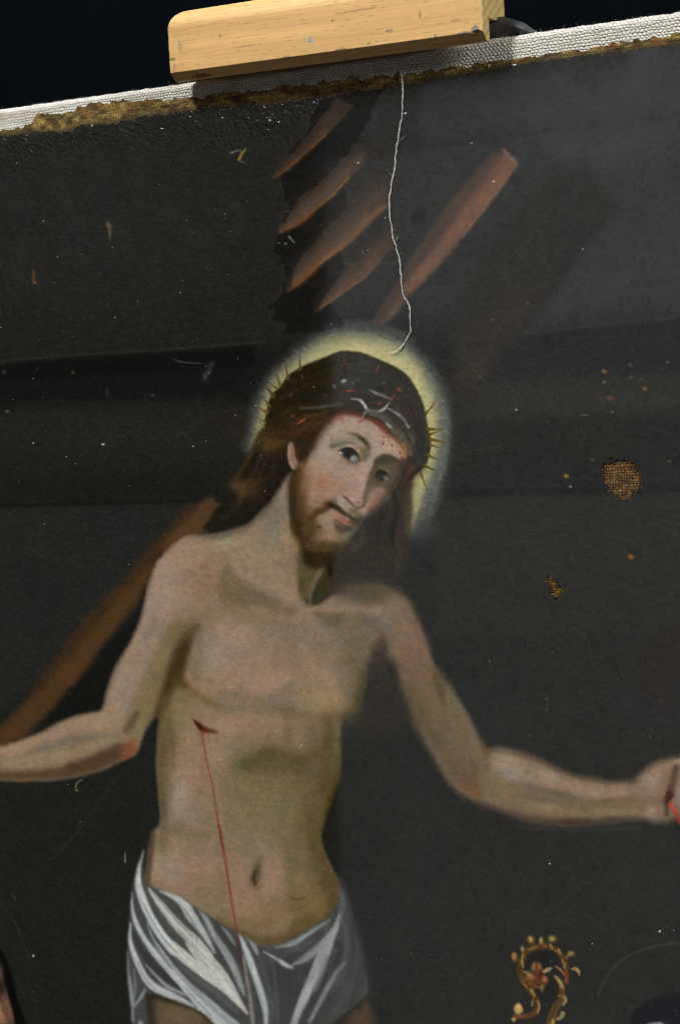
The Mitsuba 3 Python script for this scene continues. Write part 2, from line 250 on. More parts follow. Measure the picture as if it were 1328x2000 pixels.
(0,[-16.58,-84.81,-10.05,-87.55,-0.41,-94.54,6.95,-98.87,14.67,-103.31,21.08,-108.76,28.9,-114.02,26.52,-122.96,19.53,-118.4,12.14,-112.94,3.32,-107.19,-3.81,-101.85,-11.92,-95.53,-16.31,-89.41],[84,67,55],2.04,0.55,0,'lo',0,0),
(0,[-16.58,-84.81,-10.05,-87.55,-0.41,-94.54,6.95,-98.87,14.67,-103.31,21.08,-108.76,19.84,-115.03,12.84,-109.58,4.45,-104.35,-2.77,-99.42,-11.5,-92.83,-16.74,-88.07],[102,79,61],1.37,0.55,0,'lo',0,0),
(1,[32.94,-121.08,31.67,-124.61,30.01,-128.57],[1.6,1.8,1.6],[40,38,36],2.6,0.4,0,0),
(1,[-16.65,-87,-10.8,-89.77,-1.63,-96.19],[0.42,1.26,1.47],[112,71,41],1.26,0.6,0,0),
(1,[-1.16,-96.55,6.22,-101.07,13.97,-105.88,20.36,-111.12,27.31,-115.88],[0.61,1.23,1.23,1.23,0.82],[129,93,65],1.23,0.6,0,0),
(0,[-5.13,-77.35,1.8,-81.05,9.6,-85.62,17.47,-89.35,23.87,-95.07,29.98,-100.55,32.76,-104.34,19.3,-121.58,15.29,-119.65,8.93,-115.59,2.4,-109.94,-5.53,-104.34,-13.17,-97.84,-17.62,-92.63],None,0.45,1,0,0,'lo',0),
(0,[-4.32,-76.11,2.6,-79.82,10.39,-84.4,18.26,-88.14,24.65,-93.86,30.76,-99.34,33.54,-103.13,30.08,-113.27,25.07,-112.96,18.68,-110.11,12.24,-104.47,4.5,-97.1,-2.75,-88.82,-4.8,-82.2],[44,40,37],2.66,0.32,0,'lo',0,0),
(0,[-4.32,-76.11,2.6,-79.82,10.39,-84.4,18.26,-88.14,24.65,-93.86,30.76,-99.34,33.54,-103.13,31.14,-109.74,27.01,-108.06,20.73,-104.17,14.31,-98.5,6.52,-92.57,-0.95,-85.75,-4.93,-80.29],[67,55,48],2.66,0.58,'painted_streak_003','lo',0,0),
(0,[-4.32,-76.11,2.6,-79.82,10.39,-84.4,18.26,-88.14,24.65,-93.86,30.76,-99.34,28.05,-105.44,21.82,-101,15.41,-95.32,7.59,-90.15,0.01,-84.11,-5,-79.26],[84,65,55],1.85,0.55,0,'lo',0,0),
(0,[-4.32,-76.11,2.6,-79.82,10.39,-84.4,18.26,-88.14,24.65,-93.86,22.64,-98.63,16.23,-92.93,8.39,-88.34,0.72,-82.88,-5.06,-78.5],[95,74,58],1.24,0.55,0,'lo',0,0),
(1,[33.16,-103.93,32.06,-106.69,30.55,-109.87],[1.61,1.81,1.61],[40,38,36],2.61,0.4,0,0),
(1,[-4.19,-78.08,2.29,-81.8,10.08,-86.37,17.09,-90.16],[0.31,0.52,0.52,0.41],[115,84,55],0.83,0.6,0,0),
(0,[75.58,-131.99,80.41,-125.81,74.93,-119.74,69.67,-114.87,56.79,-102,45.81,-90.58,34.79,-81.81,26.8,-73.06,20.18,-70.54,19.28,-73.51,26.29,-82.18,40,-98.43,53.39,-114.3,66.26,-126.12],[91,70,60],1.38,0.55,0,0,0,0),
(0,[76.13,-131.01,80.41,-125.81,74.93,-119.74,69.67,-114.87,56.79,-102,45.81,-90.58,34.79,-81.81,26.8,-73.06,23.05,-71.54,32.81,-84.24,45.2,-98.02,58.44,-113.1,69.19,-124.53],[100,77,65],1.77,0.85,'painted_beam',0,0,0),
(1,[78.28,-126.76,69.82,-117.63,58.04,-106.02,46.02,-94.17,34.98,-85.05],[1.56,2.73,2.73,2.73,1.95],[113,84,69],1.95,0.75,0,0),
(1,[75.57,-131.81,80.23,-126.2],[0.57,0.57],[135,102,86],0.76,0.6,0,0),
(1,[71.61,-128.54,58.62,-116.25,46.6,-104.15,35.33,-90.77],[1.57,2.35,2.35,1.96],[79,63,55],1.96,0.6,0,0),
(1,[79.78,-125.14,70.06,-114.65,57.81,-101.92],[0.29,0.38,0.38],[140,104,83],0.58,0.5,0,0),
(0,[-52.56,-4.67,-61.35,5.92,-76.49,17.31,-88.5,26.56,-92.69,31.34,-96.79,37.87,-102.31,42.53,-115.79,54.64,-125.76,66.21,-135.6,74.81,-150.34,87.83,-160.93,97.91,-175.84,107.45,-212.67,128.98,-211.44,117.03,-174.65,95.14,-167.26,88.36,-156.09,78.76,-145.59,65.96,-133.68,53.54,-123.82,44.24,-114.17,35.95,-104.79,29.29,-95.33,20.36,-86.01,11.55,-78.78,5.61,-69.12,-4.03],[60,43,27],2.41,0.95,'painted_beam_001',0,0,0),
(1,[-57.78,-2.64,-66.94,5.68,-79.93,13.69],[4.09,4.09,2.73],[86,62,39],1.82,0.8,0,0),
(1,[-89.45,22.7,-98.73,33.57,-109.1,43.52,-123.42,57.71,-138.03,71.99,-154.3,86.19,-172.15,98.48,-193.35,111.25],[1.47,3.18,3.67,4.16,4.65,4.65,4.65,4.65],[80,57,33],2.69,0.85,0,0),
(1,[-122.23,59.23,-133.79,69.6],[2.92,2.92],[84,57,33],3.41,0.5,0,0),
(0,[-39.06,-23.02,-37.53,-34.25,-33.71,-44.92,-27.23,-54.16,-18.65,-61.8,-8.03,-67.81,3.36,-71.12,14.37,-71.47,25.06,-69.29,34.37,-64.33,42.13,-56.22,47.04,-46.96,49.05,-38.23,49.33,-28.59,47.74,-18.97,44.45,-9.32,39.42,0.96,32.53,9.18,24.8,12.13,16.83,0.16,-22.23,-20.58],[86,88,82],3.32,0.95,'painted_halo',0,0,1),
(0,[-36.04,-22.54,-34.53,-33.54,-30.8,-43.18,-24.63,-51.83,-16.33,-59.08,-6.45,-64.55,4.01,-67.55,14.14,-67.96,23.57,-66.08,32.06,-61.36,38.63,-54.08,42.78,-45.79,44.45,-38.4,44.52,-28.73,42.97,-20.05,39.5,-11.36,34.73,-2.62,30.77,6.21,20.82,6.16,-22.23,-20.58],[159,156,115],3.33,0.97,0,0,0,1),
(0,[-32.65,-20.82,-31.1,-32.62,-27.71,-41.04,-21.82,-49.29,-13.79,-56.36,-4.88,-61.3,4.23,-64.19,13.95,-64.85,22.53,-63.22,30.39,-58.35,36.15,-51.49,40.11,-43.39,41.8,-36.17,41.79,-28.81,40.07,-21.09,36.65,-13.36,32.77,-5.59,29.72,2.26,21.19,0.2,-22.23,-20.58],[188,179,127],2.5,0.9,0,0,0,1),
(1,[-34.69,-24.96,-33.4,-33.1,-29.95,-42.13],[1.31,1.31,1.31],[138,133,91],1.74,0.6,0,0),
(1,[46.96,-38.31,47.04,-28.66,45.43,-19.02,42.14,-9.36,37.33,0.36],[1.21,1.41,1.41,1.41,1.62],[104,106,102],1.62,0.5,0,0),
(2,[38.14,-2.58],[2.83,0.74],[-2.97,8.48],[82,84,81],0.7,0),
(2,[35.86,7.22],[5.55,0.03],[-0.3,5.12],[61,63,61],0.7,0),
(2,[35.02,-7.52],[1.65,0.35],[-2.23,7.64],[179,172,117],0.5,0),
(1,[-0.6,-71.75,12.69,-72.54,25.55,-70.23,35.89,-64.82],[1.03,1.23,1.23,1.03],[82,84,83],1.85,0.5,0,0),
(0,[-30.78,-33.83,-34.01,-31.07,-36.41,-27.05,-39.84,-22.02,-44.68,-17.39,-49.46,-13.97,-48.94,-8.15,-51.33,-5.07,-58.61,1.95,-61.61,6.13,-54.95,7.84,-45.78,7.04,-40.41,4.99,-35.88,1.1,-30.2,-2.96,-26.09,-8.43,-22.01,-13.87,-17.9,-16.83,-12.81,-24.4,-12.26,-32.44,-21.09,-36.76],[31,27,20],1.54,0.97,'painted_man__hair',0,0,1),
(2,[-27.45,-28.44],[6.67,-1.9],[1.31,3.86],[78,57,30],0.8,0),
(2,[-30.83,-29.96],[3.25,0.09],[-0.15,2.03],[91,71,32],0.5,0),
(2,[-41.18,-10.31],[6.44,1.11],[-0.95,3.44],[88,63,41],0.8,0),
(2,[-45.81,-11.83],[2.38,0.04],[-0.12,1.65],[99,71,45],0.5,0),
(2,[-34.88,-12.67],[3.28,0.06],[-0.12,1.64],[76,54,37],0.5,0),
(2,[-36.23,-19.88],[6.09,0.14],[-0.27,3.69],[28,26,21],0.6,0),
(2,[-44.75,-0.43],[10.69,0.1],[-0.31,4.14],[28,26,21],0.6,0),
(0,[22.41,-19.55,35.54,-16.32,33.16,-12.06,31.74,-6.39,30.53,-0.5,29.46,6.6,29.8,11.74,27.9,18.09,21.89,24.09,10.78,26.18,2,24.22,-4.96,27.32,-6.89,22.25,-2.82,12.09,7.63,6.08,15.86,-1.84,24.09,-11.63],[40,37,29],2.92,0.95,'painted_man__hair',0,0,1),
(2,[27.81,-1.71],[2.56,0.23],[-1.54,9.81],[49,40,30],0.6,0),
(2,[24.92,10.15],[3.9,0.01],[-0.3,4.96],[56,42,33],0.5,0),
(2,[18.52,8.14],[6.56,0.03],[-0.56,8.96],[38,35,30],0.5,0),
(2,[24.93,17.1],[2.17,0],[-0.19,3.18],[65,50,39],0.6,0),
(1,[32.38,-13.44,30.89,-6.4,29.63,0.28,28.72,8.18],[0.62,0.62,0.62,0.62],[102,84,33],1.03,0.6,0,0),
(1,[32.01,-14.43,29.89,-7.59,30.06,0.29,27.33,9.76,28.17,17.29],[0.82,1.24,1.44,1.24,0.82],[51,41,30],1.03,0.6,0,0),
(1,[30.86,-9.55,28.51,-2.69,28.53,4.22,26.1,12.13],[0.31,0.41,0.41,0.31],[77,65,50],1.03,0.4,0,0),
(1,[23.85,-7.68,24.66,0.23,22.44,8.15,23.47,16.11],[0.83,1.24,1.24,0.83],[26,21,14],1.04,0.6,0,0),
(1,[26.49,2.23,24.49,10.14,25.31,18.09,24.13,23.07],[0.42,0.62,0.62,0.42],[70,55,42],1.04,0.5,0,0),
(1,[19.01,0.18,16.76,8.13,17.58,16.11,15.45,22.13],[0.84,1.05,1.05,0.84],[32,28,20],1.05,0.5,0,0),
(1,[-31.92,-31.01,-36.8,-25.02,-41.51,-18.56,-46.68,-12.88],[0.88,1.1,1.1,0.88],[65,49,29],1.1,0.7,0,0),
(1,[-28.61,-28.47,-33.23,-22.47,-36.53,-15.78,-42.17,-9.7,-44.52,-3.53],[0.44,0.66,0.66,0.66,0.44],[80,59,35],1.1,0.5,0,0),
(1,[-24.71,-24.71,-28.29,-16.64,-33.47,-9.57,-38.68,-2.43],[0.66,0.87,0.87,0.66],[43,33,21],1.09,0.7,0,0),
(1,[-31.56,-19.78,-35.58,-12.68,-41.85,-7.63,-48.09,-3.57],[0.44,0.55,0.55,0.44],[71,52,34],1.1,0.5,0,0),
(1,[-36.91,-10.65,-42,-5.57,-48.33,-0.46,-55.84,3.65],[0.67,0.89,0.89,0.67],[47,38,26],1.11,0.6,0,0),
(1,[-26.19,-13.54,-31.35,-6.46,-37.66,-0.36],[0.66,0.88,0.66],[37,30,21],1.09,0.6,0,0),
(0,[-20.52,-15.47,-26.06,-8.84,-30.16,-3.57,-35.84,0.48,-40.36,4.37,-47.18,6.62,-56.43,8.25,-62.79,8.86,-69.92,9.25,-75.62,12.63,-81.17,16.68,-86.05,21.18,-89.33,27.43,-91.56,33.05,-93.66,39.99,-98.58,50.07,-105.48,58.76,-111.46,67.95,-115.91,77.18,-118.88,84.18,-124.26,85.31,-132.4,87.02,-142.72,90.87,-153.86,96.18,-165.01,99.95,-175.39,102.8,-210.82,111.08,-211.81,120.61,-176.86,117.95,-159.96,117.12,-143.32,115.39,-129.85,112.52,-118.39,108.91,-108.56,104.33,-102.09,101.31,-99.32,95.86,-96.28,90.21,-92.08,85.63,-89.78,85.53,-90.92,93.24,-92.24,103.19,-92.55,113.33,-92.34,123.25,-92.99,131.27,-97.25,136.25,-99.67,143.8,-101.29,150.87,-103.57,159.59,-100.69,175.06,-70.78,183.08,-49.81,182.99,-26.71,178.29,-10.32,163.75,-9.54,151.81,-11.26,146.47,-14.12,140.8,-16.35,136.12,-16.65,130.23,-14.02,122.03,-10.48,113.81,-6.96,105.65,-5.52,97.66,-5.04,90.37,-3.01,83.65,4.11,78.18,7.11,69.87,8.43,63.09,9.1,59.6,14.34,57.41,13.68,50.35,18.97,36.13,21.4,32.09,15.07,28.15,6.27,27.22,-2.25,30.75,-7.68,34.08,-13.35,37.03,-16.83,34.2,-6.75,20.21,-5.39,-0.05,-13.5,-14.32],[138,118,96],1.61,1.0,'painted_man',0,'torso',1),
(0,[3.97,28.25,13.85,26.55,20.7,29.29,25.72,32.63,29.93,38.36,32.94,45.68,35.36,52,37.12,58.54,40.3,62.83,43.86,67.48,47.75,73.7,50.83,79.14,53.45,84.98,55.53,89.25,58.15,91.1,62.35,90.28,69.12,91.29,77.38,93.78,85.7,97.21,95.38,99.55,105.19,100.49,113.19,99.98,117.39,96.47,123.1,92.71,131.54,89.96,148.71,87.69,147.8,112.04,130.63,112.54,125.63,114.24,121.21,114.95,117.59,114.07,112.37,114.26,101.11,116.63,87.88,118.6,74.5,118.41,64.51,116.16,55.89,113.38,47.39,110.55,41.85,106.68,37.28,100.3,32.52,93.09,27.62,84.24,24.58,76.69,21.79,68.71,20.07,60.88,14.34,57.41,4.77,50.57],[119,101,80],2.22,1.0,'painted_man',0,'arm',1),
(2,[-79.75,26.92],[11.89,3.7],[-7.62,15.12],[157,136,118],0.85,'torso'),
(2,[-87.98,35.59],[5.4,0.75],[-3.67,12.77],[159,136,123],0.7,'torso'),
(2,[-64.75,24.68],[9.79,-0.07],[-0.74,9.52],[146,118,95],0.8,'torso'),
(2,[-68.1,20.46],[7.37,-0.03],[-0.41,5.3],[151,131,106],0.6,'torso'),
(2,[-57.6,26.74],[4.37,-0.04],[-0.72,9.49],[144,114,93],0.6,'torso'),
(2,[-52.9,12.44],[5.29,0.01],[-0.25,3.35],[157,146,112],0.7,'torso'),
(2,[-43.61,16.2],[11.89,-0.02],[-0.54,7.29],[144,129,106],0.7,'torso'),
(2,[-37.11,24.49],[9.44,-0.06],[-0.53,7.27],[146,125,101],0.6,'torso'),
(2,[-24.59,-0.23],[4.68,1.58],[-4.63,9.57],[127,118,101],0.8,'torso'),
(2,[-31.36,9.99],[7.02,0.02],[-0.44,6.18],[131,123,106],0.6,'torso'),
(2,[-26.96,20.3],[3.73,-0.02],[-0.87,12.37],[140,123,101],0.6,'torso'),
(1,[-20.72,3.89,-19.21,12.07,-18.1,19.23,-19.75,26.43],[0.87,1.09,1.09,1.09],[125,114,76],1.52,0.8,'torso',0),
(1,[-87.83,18.4,-82.6,15.82,-76.07,11.99,-67.24,9.47],[0.92,0.92,0.92,0.92],[140,112,99],1.61,0.5,'torso',0),
(1,[-52.34,24.17,-46.92,28.74,-38.89,32.83,-30.94,36.88,-22.95,39.24],[1.33,2.67,3.11,2.67,1.78],[110,95,78],2.44,0.85,'torso',0),
(2,[-48.43,32.95],[7.92,2.49],[-2.52,5.16],[112,99,69],0.8,'torso'),
(2,[-42.15,28.7],[4.18,1.72],[-1.37,2.28],[129,118,108],0.4,'torso'),
(1,[-51.65,21.44,-53.97,26.71,-53.57,30.91],[0.9,1.35,1.35],[112,99,71],1.8,0.6,'torso',0),
(2,[-55.01,40.41],[13.1,-3.23],[0.76,3.25],[125,110,86],0.6,'torso'),
(2,[-65.09,44.84],[8.84,-4.43],[1.74,2.91],[118,106,84],0.7,'torso'),
(1,[-46.48,22.88,-39.7,27.63,-29.4,31.68,-21.4,33.65],[1.33,1.77,1.77,1.55],[153,131,108],1.99,0.6,'torso',0),
(2,[-22.7,35.73],[5.8,-0.08],[-0.23,3.31],[148,125,99],0.6,'torso'),
(1,[-84.72,42,-93.21,52.98,-100.52,64.08,-108.11,77.53],[4.72,5.2,5.2,5.67],[151,131,116],3.78,0.8,'torso',0),
(1,[-96.6,50.89,-102.38,58.67,-107.36,68.69],[1.42,2.14,1.9],[155,136,112],1.9,0.6,'torso',0),
(1,[-90.04,45.33,-94.3,50.84],[2.82,1.88],[131,118,106],2.35,0.5,'torso',0),
(1,[-79.23,51.56,-85.04,61.43,-92.36,73.63,-98.91,84.84,-103.61,91.67],[4.24,4.72,4.72,4.24,2.83],[121,108,76],3.3,0.85,'torso',0),
(1,[-68.21,47.03,-74.21,54.23,-78.93,63.4,-83.48,73.29,-88.58,83.29,-92.53,91.13],[1.4,3.03,3.5,3.26,3.03,2.33],[71,56,30],2.8,0.95,'torso',0),
(1,[-74.28,55.09,-79.01,64.48,-84.36,74.85,-89.13,83.75],[1.4,1.87,1.87,1.87],[54,41,21],1.87,0.85,'torso',0),
(1,[-79.44,69.9,-73.47,73.13,-67.09,76.97,-60.41,79.48],[2.31,2.08,1.85,1.16],[99,84,45],2.31,0.8,'torso',0),
(1,[-80.53,67.77,-77.03,70.89],[2.79,2.09],[76,60,30],2.33,0.8,'torso',0),
(1,[-111.29,84.29,-124.92,89.81,-141.44,94.65,-158.36,100.06,-175.66,105.59,-193.25,110.31],[4,4.5,4,3.5,3,3],[157,131,108],2.5,0.8,'torso',0),
(2,[-115.61,88.92],[7.78,-2.09],[0.79,3.4],[151,131,106],0.6,'torso'),
(1,[-122.81,95.96,-134.93,97.26,-146.07,100.78,-158.79,104.66],[1.49,1.98,1.74,1.49],[114,106,91],2.23,0.75,'torso',0),
(1,[-112.34,96.54,-128.58,101.2,-145.08,104.81,-161.97,108.97,-176.2,111.18],[1.5,2.24,2.24,1.99,1.5],[146,129,99],1.99,0.75,'torso',0),
(1,[-176.45,113.75,-159.44,111.58,-145.56,110.07,-134.53,107.84],[1.26,1.51,1.51,1.26],[140,121,99],1.76,0.6,'torso',0),
(1,[-199.8,117.74,-176.68,116.08,-159.74,114.81,-143.07,112.65,-129.3,109.34,-117,105.03,-107.42,100.05],[2,2.25,2.5,3,3.25,3.25,2.5],[84,65,45],2.25,0.9,'torso',0),
(1,[-137.44,110.27,-120.89,104.36,-111.27,99.37],[2.2,2.44,2.2],[76,57,41],1.95,0.7,'torso',0),
(2,[-105.34,99.94],[4.48,-2.78],[2.41,3.13],[131,78,54],0.85,'torso'),
(2,[-107.72,103.62],[3.77,-1.99],[0.8,1.3],[118,67,47],0.7,'torso'),
(2,[-110.14,95.32],[4.19,-0.21],[-0.19,2.23],[138,121,93],0.6,'torso'),
(1,[-100.41,84.25,-103.29,87.9,-106.73,91.82],[1.2,1.67,1.43],[88,76,54],1.67,0.8,'torso',0),
(1,[-93.85,82.43,-98.25,89.21,-102.33,94.92],[0.95,1.19,0.95],[125,110,73],1.43,0.6,'torso',0),
(2,[-48.87,55.05],[19.26,-0.52],[-0.97,13.12],[151,129,108],0.85,'torso'),
(2,[-56.86,64.83],[13.4,-0.44],[-0.56,7.47],[153,129,110],0.6,'torso'),
(2,[-37.99,69.47],[14.27,-0.52],[-0.53,7.39],[157,127,106],0.8,'torso'),
(2,[-53.15,47.77],[9.68,-0.21],[-0.4,5.29],[151,129,112],0.5,'torso'),
(2,[-66.99,63.02],[3.95,-0.12],[-0.75,9.66],[136,123,103],0.6,'torso'),
(2,[-63.74,68.69],[2.15,0.26],[-0.41,1.49],[136,99,78],0.8,'torso'),
(2,[-59.87,72.4],[9.29,1.86],[-1.42,3.77],[151,123,101],0.5,'torso'),
(2,[-31.61,46.25],[13.85,1.45],[-0.85,3.73],[127,114,93],0.6,'torso'),
(2,[-40.77,42.26],[11.67,1.24],[-0.68,2.91],[129,112,82],0.6,'torso'),
(2,[-27.14,49.27],[9.35,-0.22],[-0.26,3.75],[131,116,103],0.5,'torso'),
(2,[-16.42,55.22],[6.46,-0.18],[-0.31,4.56],[148,121,101],0.7,'torso'),
(2,[-11.78,61.28],[8.03,-0.25],[-0.56,8.27],[140,118,97],0.6,'torso'),
(2,[-12.51,72.06],[11.04,-0.43],[-0.48,7.06],[148,127,97],0.85,'torso'),
(2,[-19.13,67.74],[6.96,-0.25],[-0.57,8.33],[148,125,99],0.6,'torso'),
(2,[-7.09,76.6],[9.1,-1.82],[0.42,3.24],[140,122,81],0.7,'torso'),
(1,[-17.21,39.76,-22.48,49.17,-24.83,59.61,-26.26,70.08,-27.94,80.62],[2.2,2.2,1.98,1.76,1.98],[121,110,93],2.86,0.5,'torso',0),
(2,[-27.27,71.17],[2.81,-0.11],[-0.15,2.1],[108,97,78],0.5,'torso'),
(2,[-33.89,78.36],[11.73,0.42],[-0.36,2.11],[112,103,91],0.7,'torso'),
(1,[-11.54,40.69,-4.87,43.03,-1.38,41.53],[1.72,2.59,1.94],[102,91,69],2.37,0.6,'torso',0),
(2,[-8.6,47.82],[9.12,-0.21],[-0.19,2.88],[125,114,97],0.5,'torso'),
(2,[4.11,60.78],[4.04,-0.13],[-0.79,12.28],[102,91,67],0.8,'torso'),
(2,[5.32,69.94],[3.14,-0.12],[-0.53,8.2],[95,84,50],0.7,'torso'),
(2,[1.13,72.15],[4.97,-0.19],[-0.32,4.94],[118,106,81],0.5,'torso'),
(2,[2.21,48.59],[5.62,-0.13],[-0.4,6.12],[115,104,83],0.7,'torso'),
(1,[-61.6,79.1,-50.8,80.99,-38.83,81.1,-28.2,81.05],[1.13,1.58,1.58,1.81],[112,101,73],2.71,0.5,'torso',0),
(1,[-30.5,80.31,-22.4,81.63,-10.91,82.36,0.64,79.77],[1.54,1.54,1.54,1.76],[103,92,62],2.63,0.6,'torso',0),
(2,[-68.84,93.21],[13.66,-0.7],[-1.18,15.18],[148,127,101],0.7,'torso'),
(2,[-48.82,86.86],[12.09,-0.57],[-0.32,4.27],[155,127,103],0.8,'torso'),
(2,[-38.09,87.41],[7.15,-0.34],[-0.34,4.67],[157,127,103],0.6,'torso'),
(2,[-44.55,94.1],[9.63,-0.5],[-0.28,3.85],[144,123,97],0.5,'torso'),
(2,[-81.92,85.17],[5.55,-0.25],[-0.87,10.91],[127,112,78],0.8,'torso'),
(2,[-86.36,102.85],[4.07,-0.23],[-1.42,17.6],[121,107,76],0.7,'torso'),
(2,[-84.06,96.17],[1.52,-0.08],[-0.7,8.77],[106,93,60],0.4,'torso'),
(2,[-75.35,106.58],[6.52,-0.39],[-1.03,13.13],[148,123,101],0.6,'torso'),
(1,[-89.88,89.9,-91.21,103.13,-91.6,114.15,-91.47,125.18],[0.95,0.95,0.95,0.95],[91,76,50],1.66,0.7,'torso',0),
(2,[-83.46,120.22],[6.1,-0.41],[-0.88,11.04],[148,131,114],0.8,'torso'),
(2,[-80.94,126.63],[7.6,-0.55],[-0.52,6.63],[142,127,112],0.5,'torso'),
(0,[-57.49,105.52,-49.73,99.07,-39.87,95.55,-30.51,97.16,-21.25,98.75,-9.02,95.36,-7.49,106.72,-12.38,121.7,-17.05,132.58,-33.09,133.85,-47.29,131.74,-57.73,124.96],[113,102,70],6.28,0.85,0,'torso',0,1),
(2,[-30.98,103.95],[23.68,-1.41],[-1.19,16.99],[112,100,69],0.4,'torso'),
(2,[-41.6,119.52],[20.45,-1.42],[-1.24,17.2],[121,109,78],0.75,'torso'),
(2,[-46.33,102.08],[10.22,-4.5],[1.17,2.66],[88,79,51],0.8,'torso'),
(2,[-34.12,98.2],[9.41,0.22],[-0.5,2.98],[88,78,47],0.75,'torso'),
(2,[-23.7,100.36],[12.89,-0.74],[-0.29,4.22],[88,78,49],0.8,'torso'),
(2,[-30.98,103.95],[11.84,-0.7],[-0.24,3.4],[93,82,52],0.6,'torso'),
(2,[-44.12,104.73],[6.26,-0.37],[-0.19,2.57],[88,78,52],0.5,'torso'),
(2,[-22.57,90.85],[5.14,-0.26],[-0.46,6.73],[133,116,93],0.85,'torso'),
(2,[-16.84,102.06],[3.72,-0.22],[-0.26,3.79],[121,109,93],0.6,'torso'),
(2,[-28.91,91.17],[2.12,-0.11],[-0.59,8.45],[106,95,69],0.7,'torso'),
(2,[-10.19,92.3],[3.22,-0.17],[-0.76,11.48],[98,81,44],0.85,'torso'),
(2,[-12.84,111.24],[4.92,0.64],[-4.33,14.63],[93,78,45],0.85,'torso'),
(2,[-21.27,116],[4.11,0.38],[-2.75,10.57],[110,99,76],0.5,'torso'),
(2,[-31.88,116.72],[2.35,0.03],[-1.43,8.56],[103,95,71],0.5,'torso'),
(2,[-54.21,126.87],[12.24,-0.9],[-0.81,10.86],[129,114,86],0.6,'torso'),
(2,[-42.69,134.61],[14.49,-1.15],[-0.62,8.65],[131,118,95],0.7,'torso'),
(2,[-20.97,128.66],[6.1,-0.46],[-0.72,10.64],[101,86,52],0.8,'torso'),
(1,[-7.95,106.75,-10.74,114.24,-14.61,123.96,-17.05,132.58],[0.88,1.1,1.1,0.88],[65,48,16],1.76,0.7,'torso',0),
(1,[-89.63,133.89,-79.58,134.89,-69.55,134.55],[1.65,2.12,1.42],[114,103,76],2.12,0.6,'torso',0),
(2,[-86.59,143.61],[8.95,-0.74],[-0.53,6.69],[148,127,97],0.7,'torso'),
(2,[-92.95,149.7],[6.71,-0.58],[-0.55,6.73],[155,138,121],0.8,'torso'),
(2,[-77.03,150.53],[11.38,-1],[-0.52,6.66],[155,125,103],0.8,'torso'),
(2,[-86.29,155.78],[9.71,1.42],[-1.34,3.55],[148,123,103],0.6,'torso'),
(1,[-79.31,147.42,-67.89,145.35,-62.42,144.89],[0.47,0.47,0.47],[151,140,116],0.7,0.4,'torso',0),
(2,[-71.25,156.63],[7.54,-0.69],[-0.85,11.08],[136,116,86],0.6,'torso'),
(2,[-55.25,157.34],[8.62,-0.8],[-0.81,10.97],[155,123,101],0.85,'torso'),
(2,[-55.67,146.49],[6.39,-0.55],[-0.49,6.56],[146,123,101],0.6,'torso'),
(2,[-38.5,149.74],[5.75,-1.41],[0.96,7.55],[157,127,106],0.85,'torso'),
(2,[-44.56,160.67],[14.58,-1.4],[-0.47,6.55],[142,118,88],0.6,'torso'),
(2,[-22.39,156.41],[9.43,-0.89],[-0.66,9.67],[131,112,69],0.85,'torso'),
(2,[-30.42,146.46],[4.76,-0.42],[-0.9,12.92],[112,99,67],0.6,'torso'),
(2,[-30.43,163.61],[14.32,-1.42],[-0.39,5.63],[123,103,63],0.7,'torso'),
(2,[-14.96,142.99],[5.03,-1.64],[2.33,10.02],[84,69,41],0.8,'torso'),
(2,[-12.32,155.46],[3.26,-0.31],[-0.57,8.53],[72,55,24],0.7,'torso'),
(2,[-21.52,143.55],[5.17,-0.45],[-0.35,5.13],[116,99,65],0.6,'torso'),
(1,[-67.33,170.57,-55.35,175.27,-43.36,177.49,-31.12,173.59,-18.85,166.31,-11.9,159.66],[1.14,2.28,2.74,2.97,2.74,2.28],[91,76,45],2.51,0.85,'torso',0),
(2,[-57.46,170.66],[8.69,2.82],[-1.67,2.95],[121,106,73],0.6,'torso'),
(2,[-45.27,170.51],[8.52,-0.87],[-0.19,2.63],[121,101,60],0.5,'torso'),
(2,[-48.4,150.19],[2.59,0.27],[-1.46,4.79],[76,63,41],0.75,'torso'),
(1,[-46.34,145.26,-48.29,148.67,-49.19,151.13,-48.36,153.01],[0.34,0.69,1.15,0.8],[50,41,28],1.38,0.9,'torso',0),
(2,[-47.3,155.08],[2.19,-0.2],[-0.08,1.09],[112,95,52],0.6,'torso'),
(1,[-45.12,141.7,-47.11,145.75],[1.14,1.14],[108,95,76],1.83,0.6,'torso',0),
(1,[-31.71,158.15,-29.34,158.14,-25.73,157.15],[0.45,0.45,0.34],[91,71,45],0.45,0.8,'torso',0),
(1,[-97.54,136.72,-99.23,144.66,-100.66,152.6,-101.38,158.27],[1.69,1.45,1.45,1.45],[71,56,41],1.69,0.85,'torso',0),
(0,[-18.02,85.4,-3.76,84.72,-5.65,106.61,-12.52,123.81,-15.46,136.68,-10.55,153.17,-16.39,164.36,-28.34,167.7,-23.76,135.24,-23.91,103.53],[86,74,49],7.97,0.5,0,'torso',0,0),
(2,[3.12,58.77],[7.65,-0.23],[-1.06,16.37],[91,80,57],0.5,'torso'),
(2,[5.68,36.33],[13.4,-0.2],[-0.34,5.27],[89,79,57],0.5,'torso'),
(2,[-89.83,120.65],[3.58,-0.24],[-2.15,26.61],[99,85,60],0.5,'torso'),
(2,[-88.61,89.84],[5.09,-0.25],[-1.07,13.17],[93,79,50],0.5,'torso'),
(1,[9.09,59.81,7.52,70.47,4.27,79.2,-1.47,84.4],[1.72,1.93,2.15,1.72],[53,48,36],3.43,0.6,0,0),
(1,[13.68,57.43,9.7,64.27,7.02,71.3,3.89,78.19,-1.77,81.94],[1.07,1.5,1.5,1.71,1.28],[65,58,39],2.78,0.8,'torso',0),
(1,[-5.01,89.95,-5.79,98.29,-7.42,105.67,-10.74,114.24,-14.03,122.24],[0.66,0.88,0.88,0.88,0.88],[72,58,24],1.75,0.7,'torso',0),
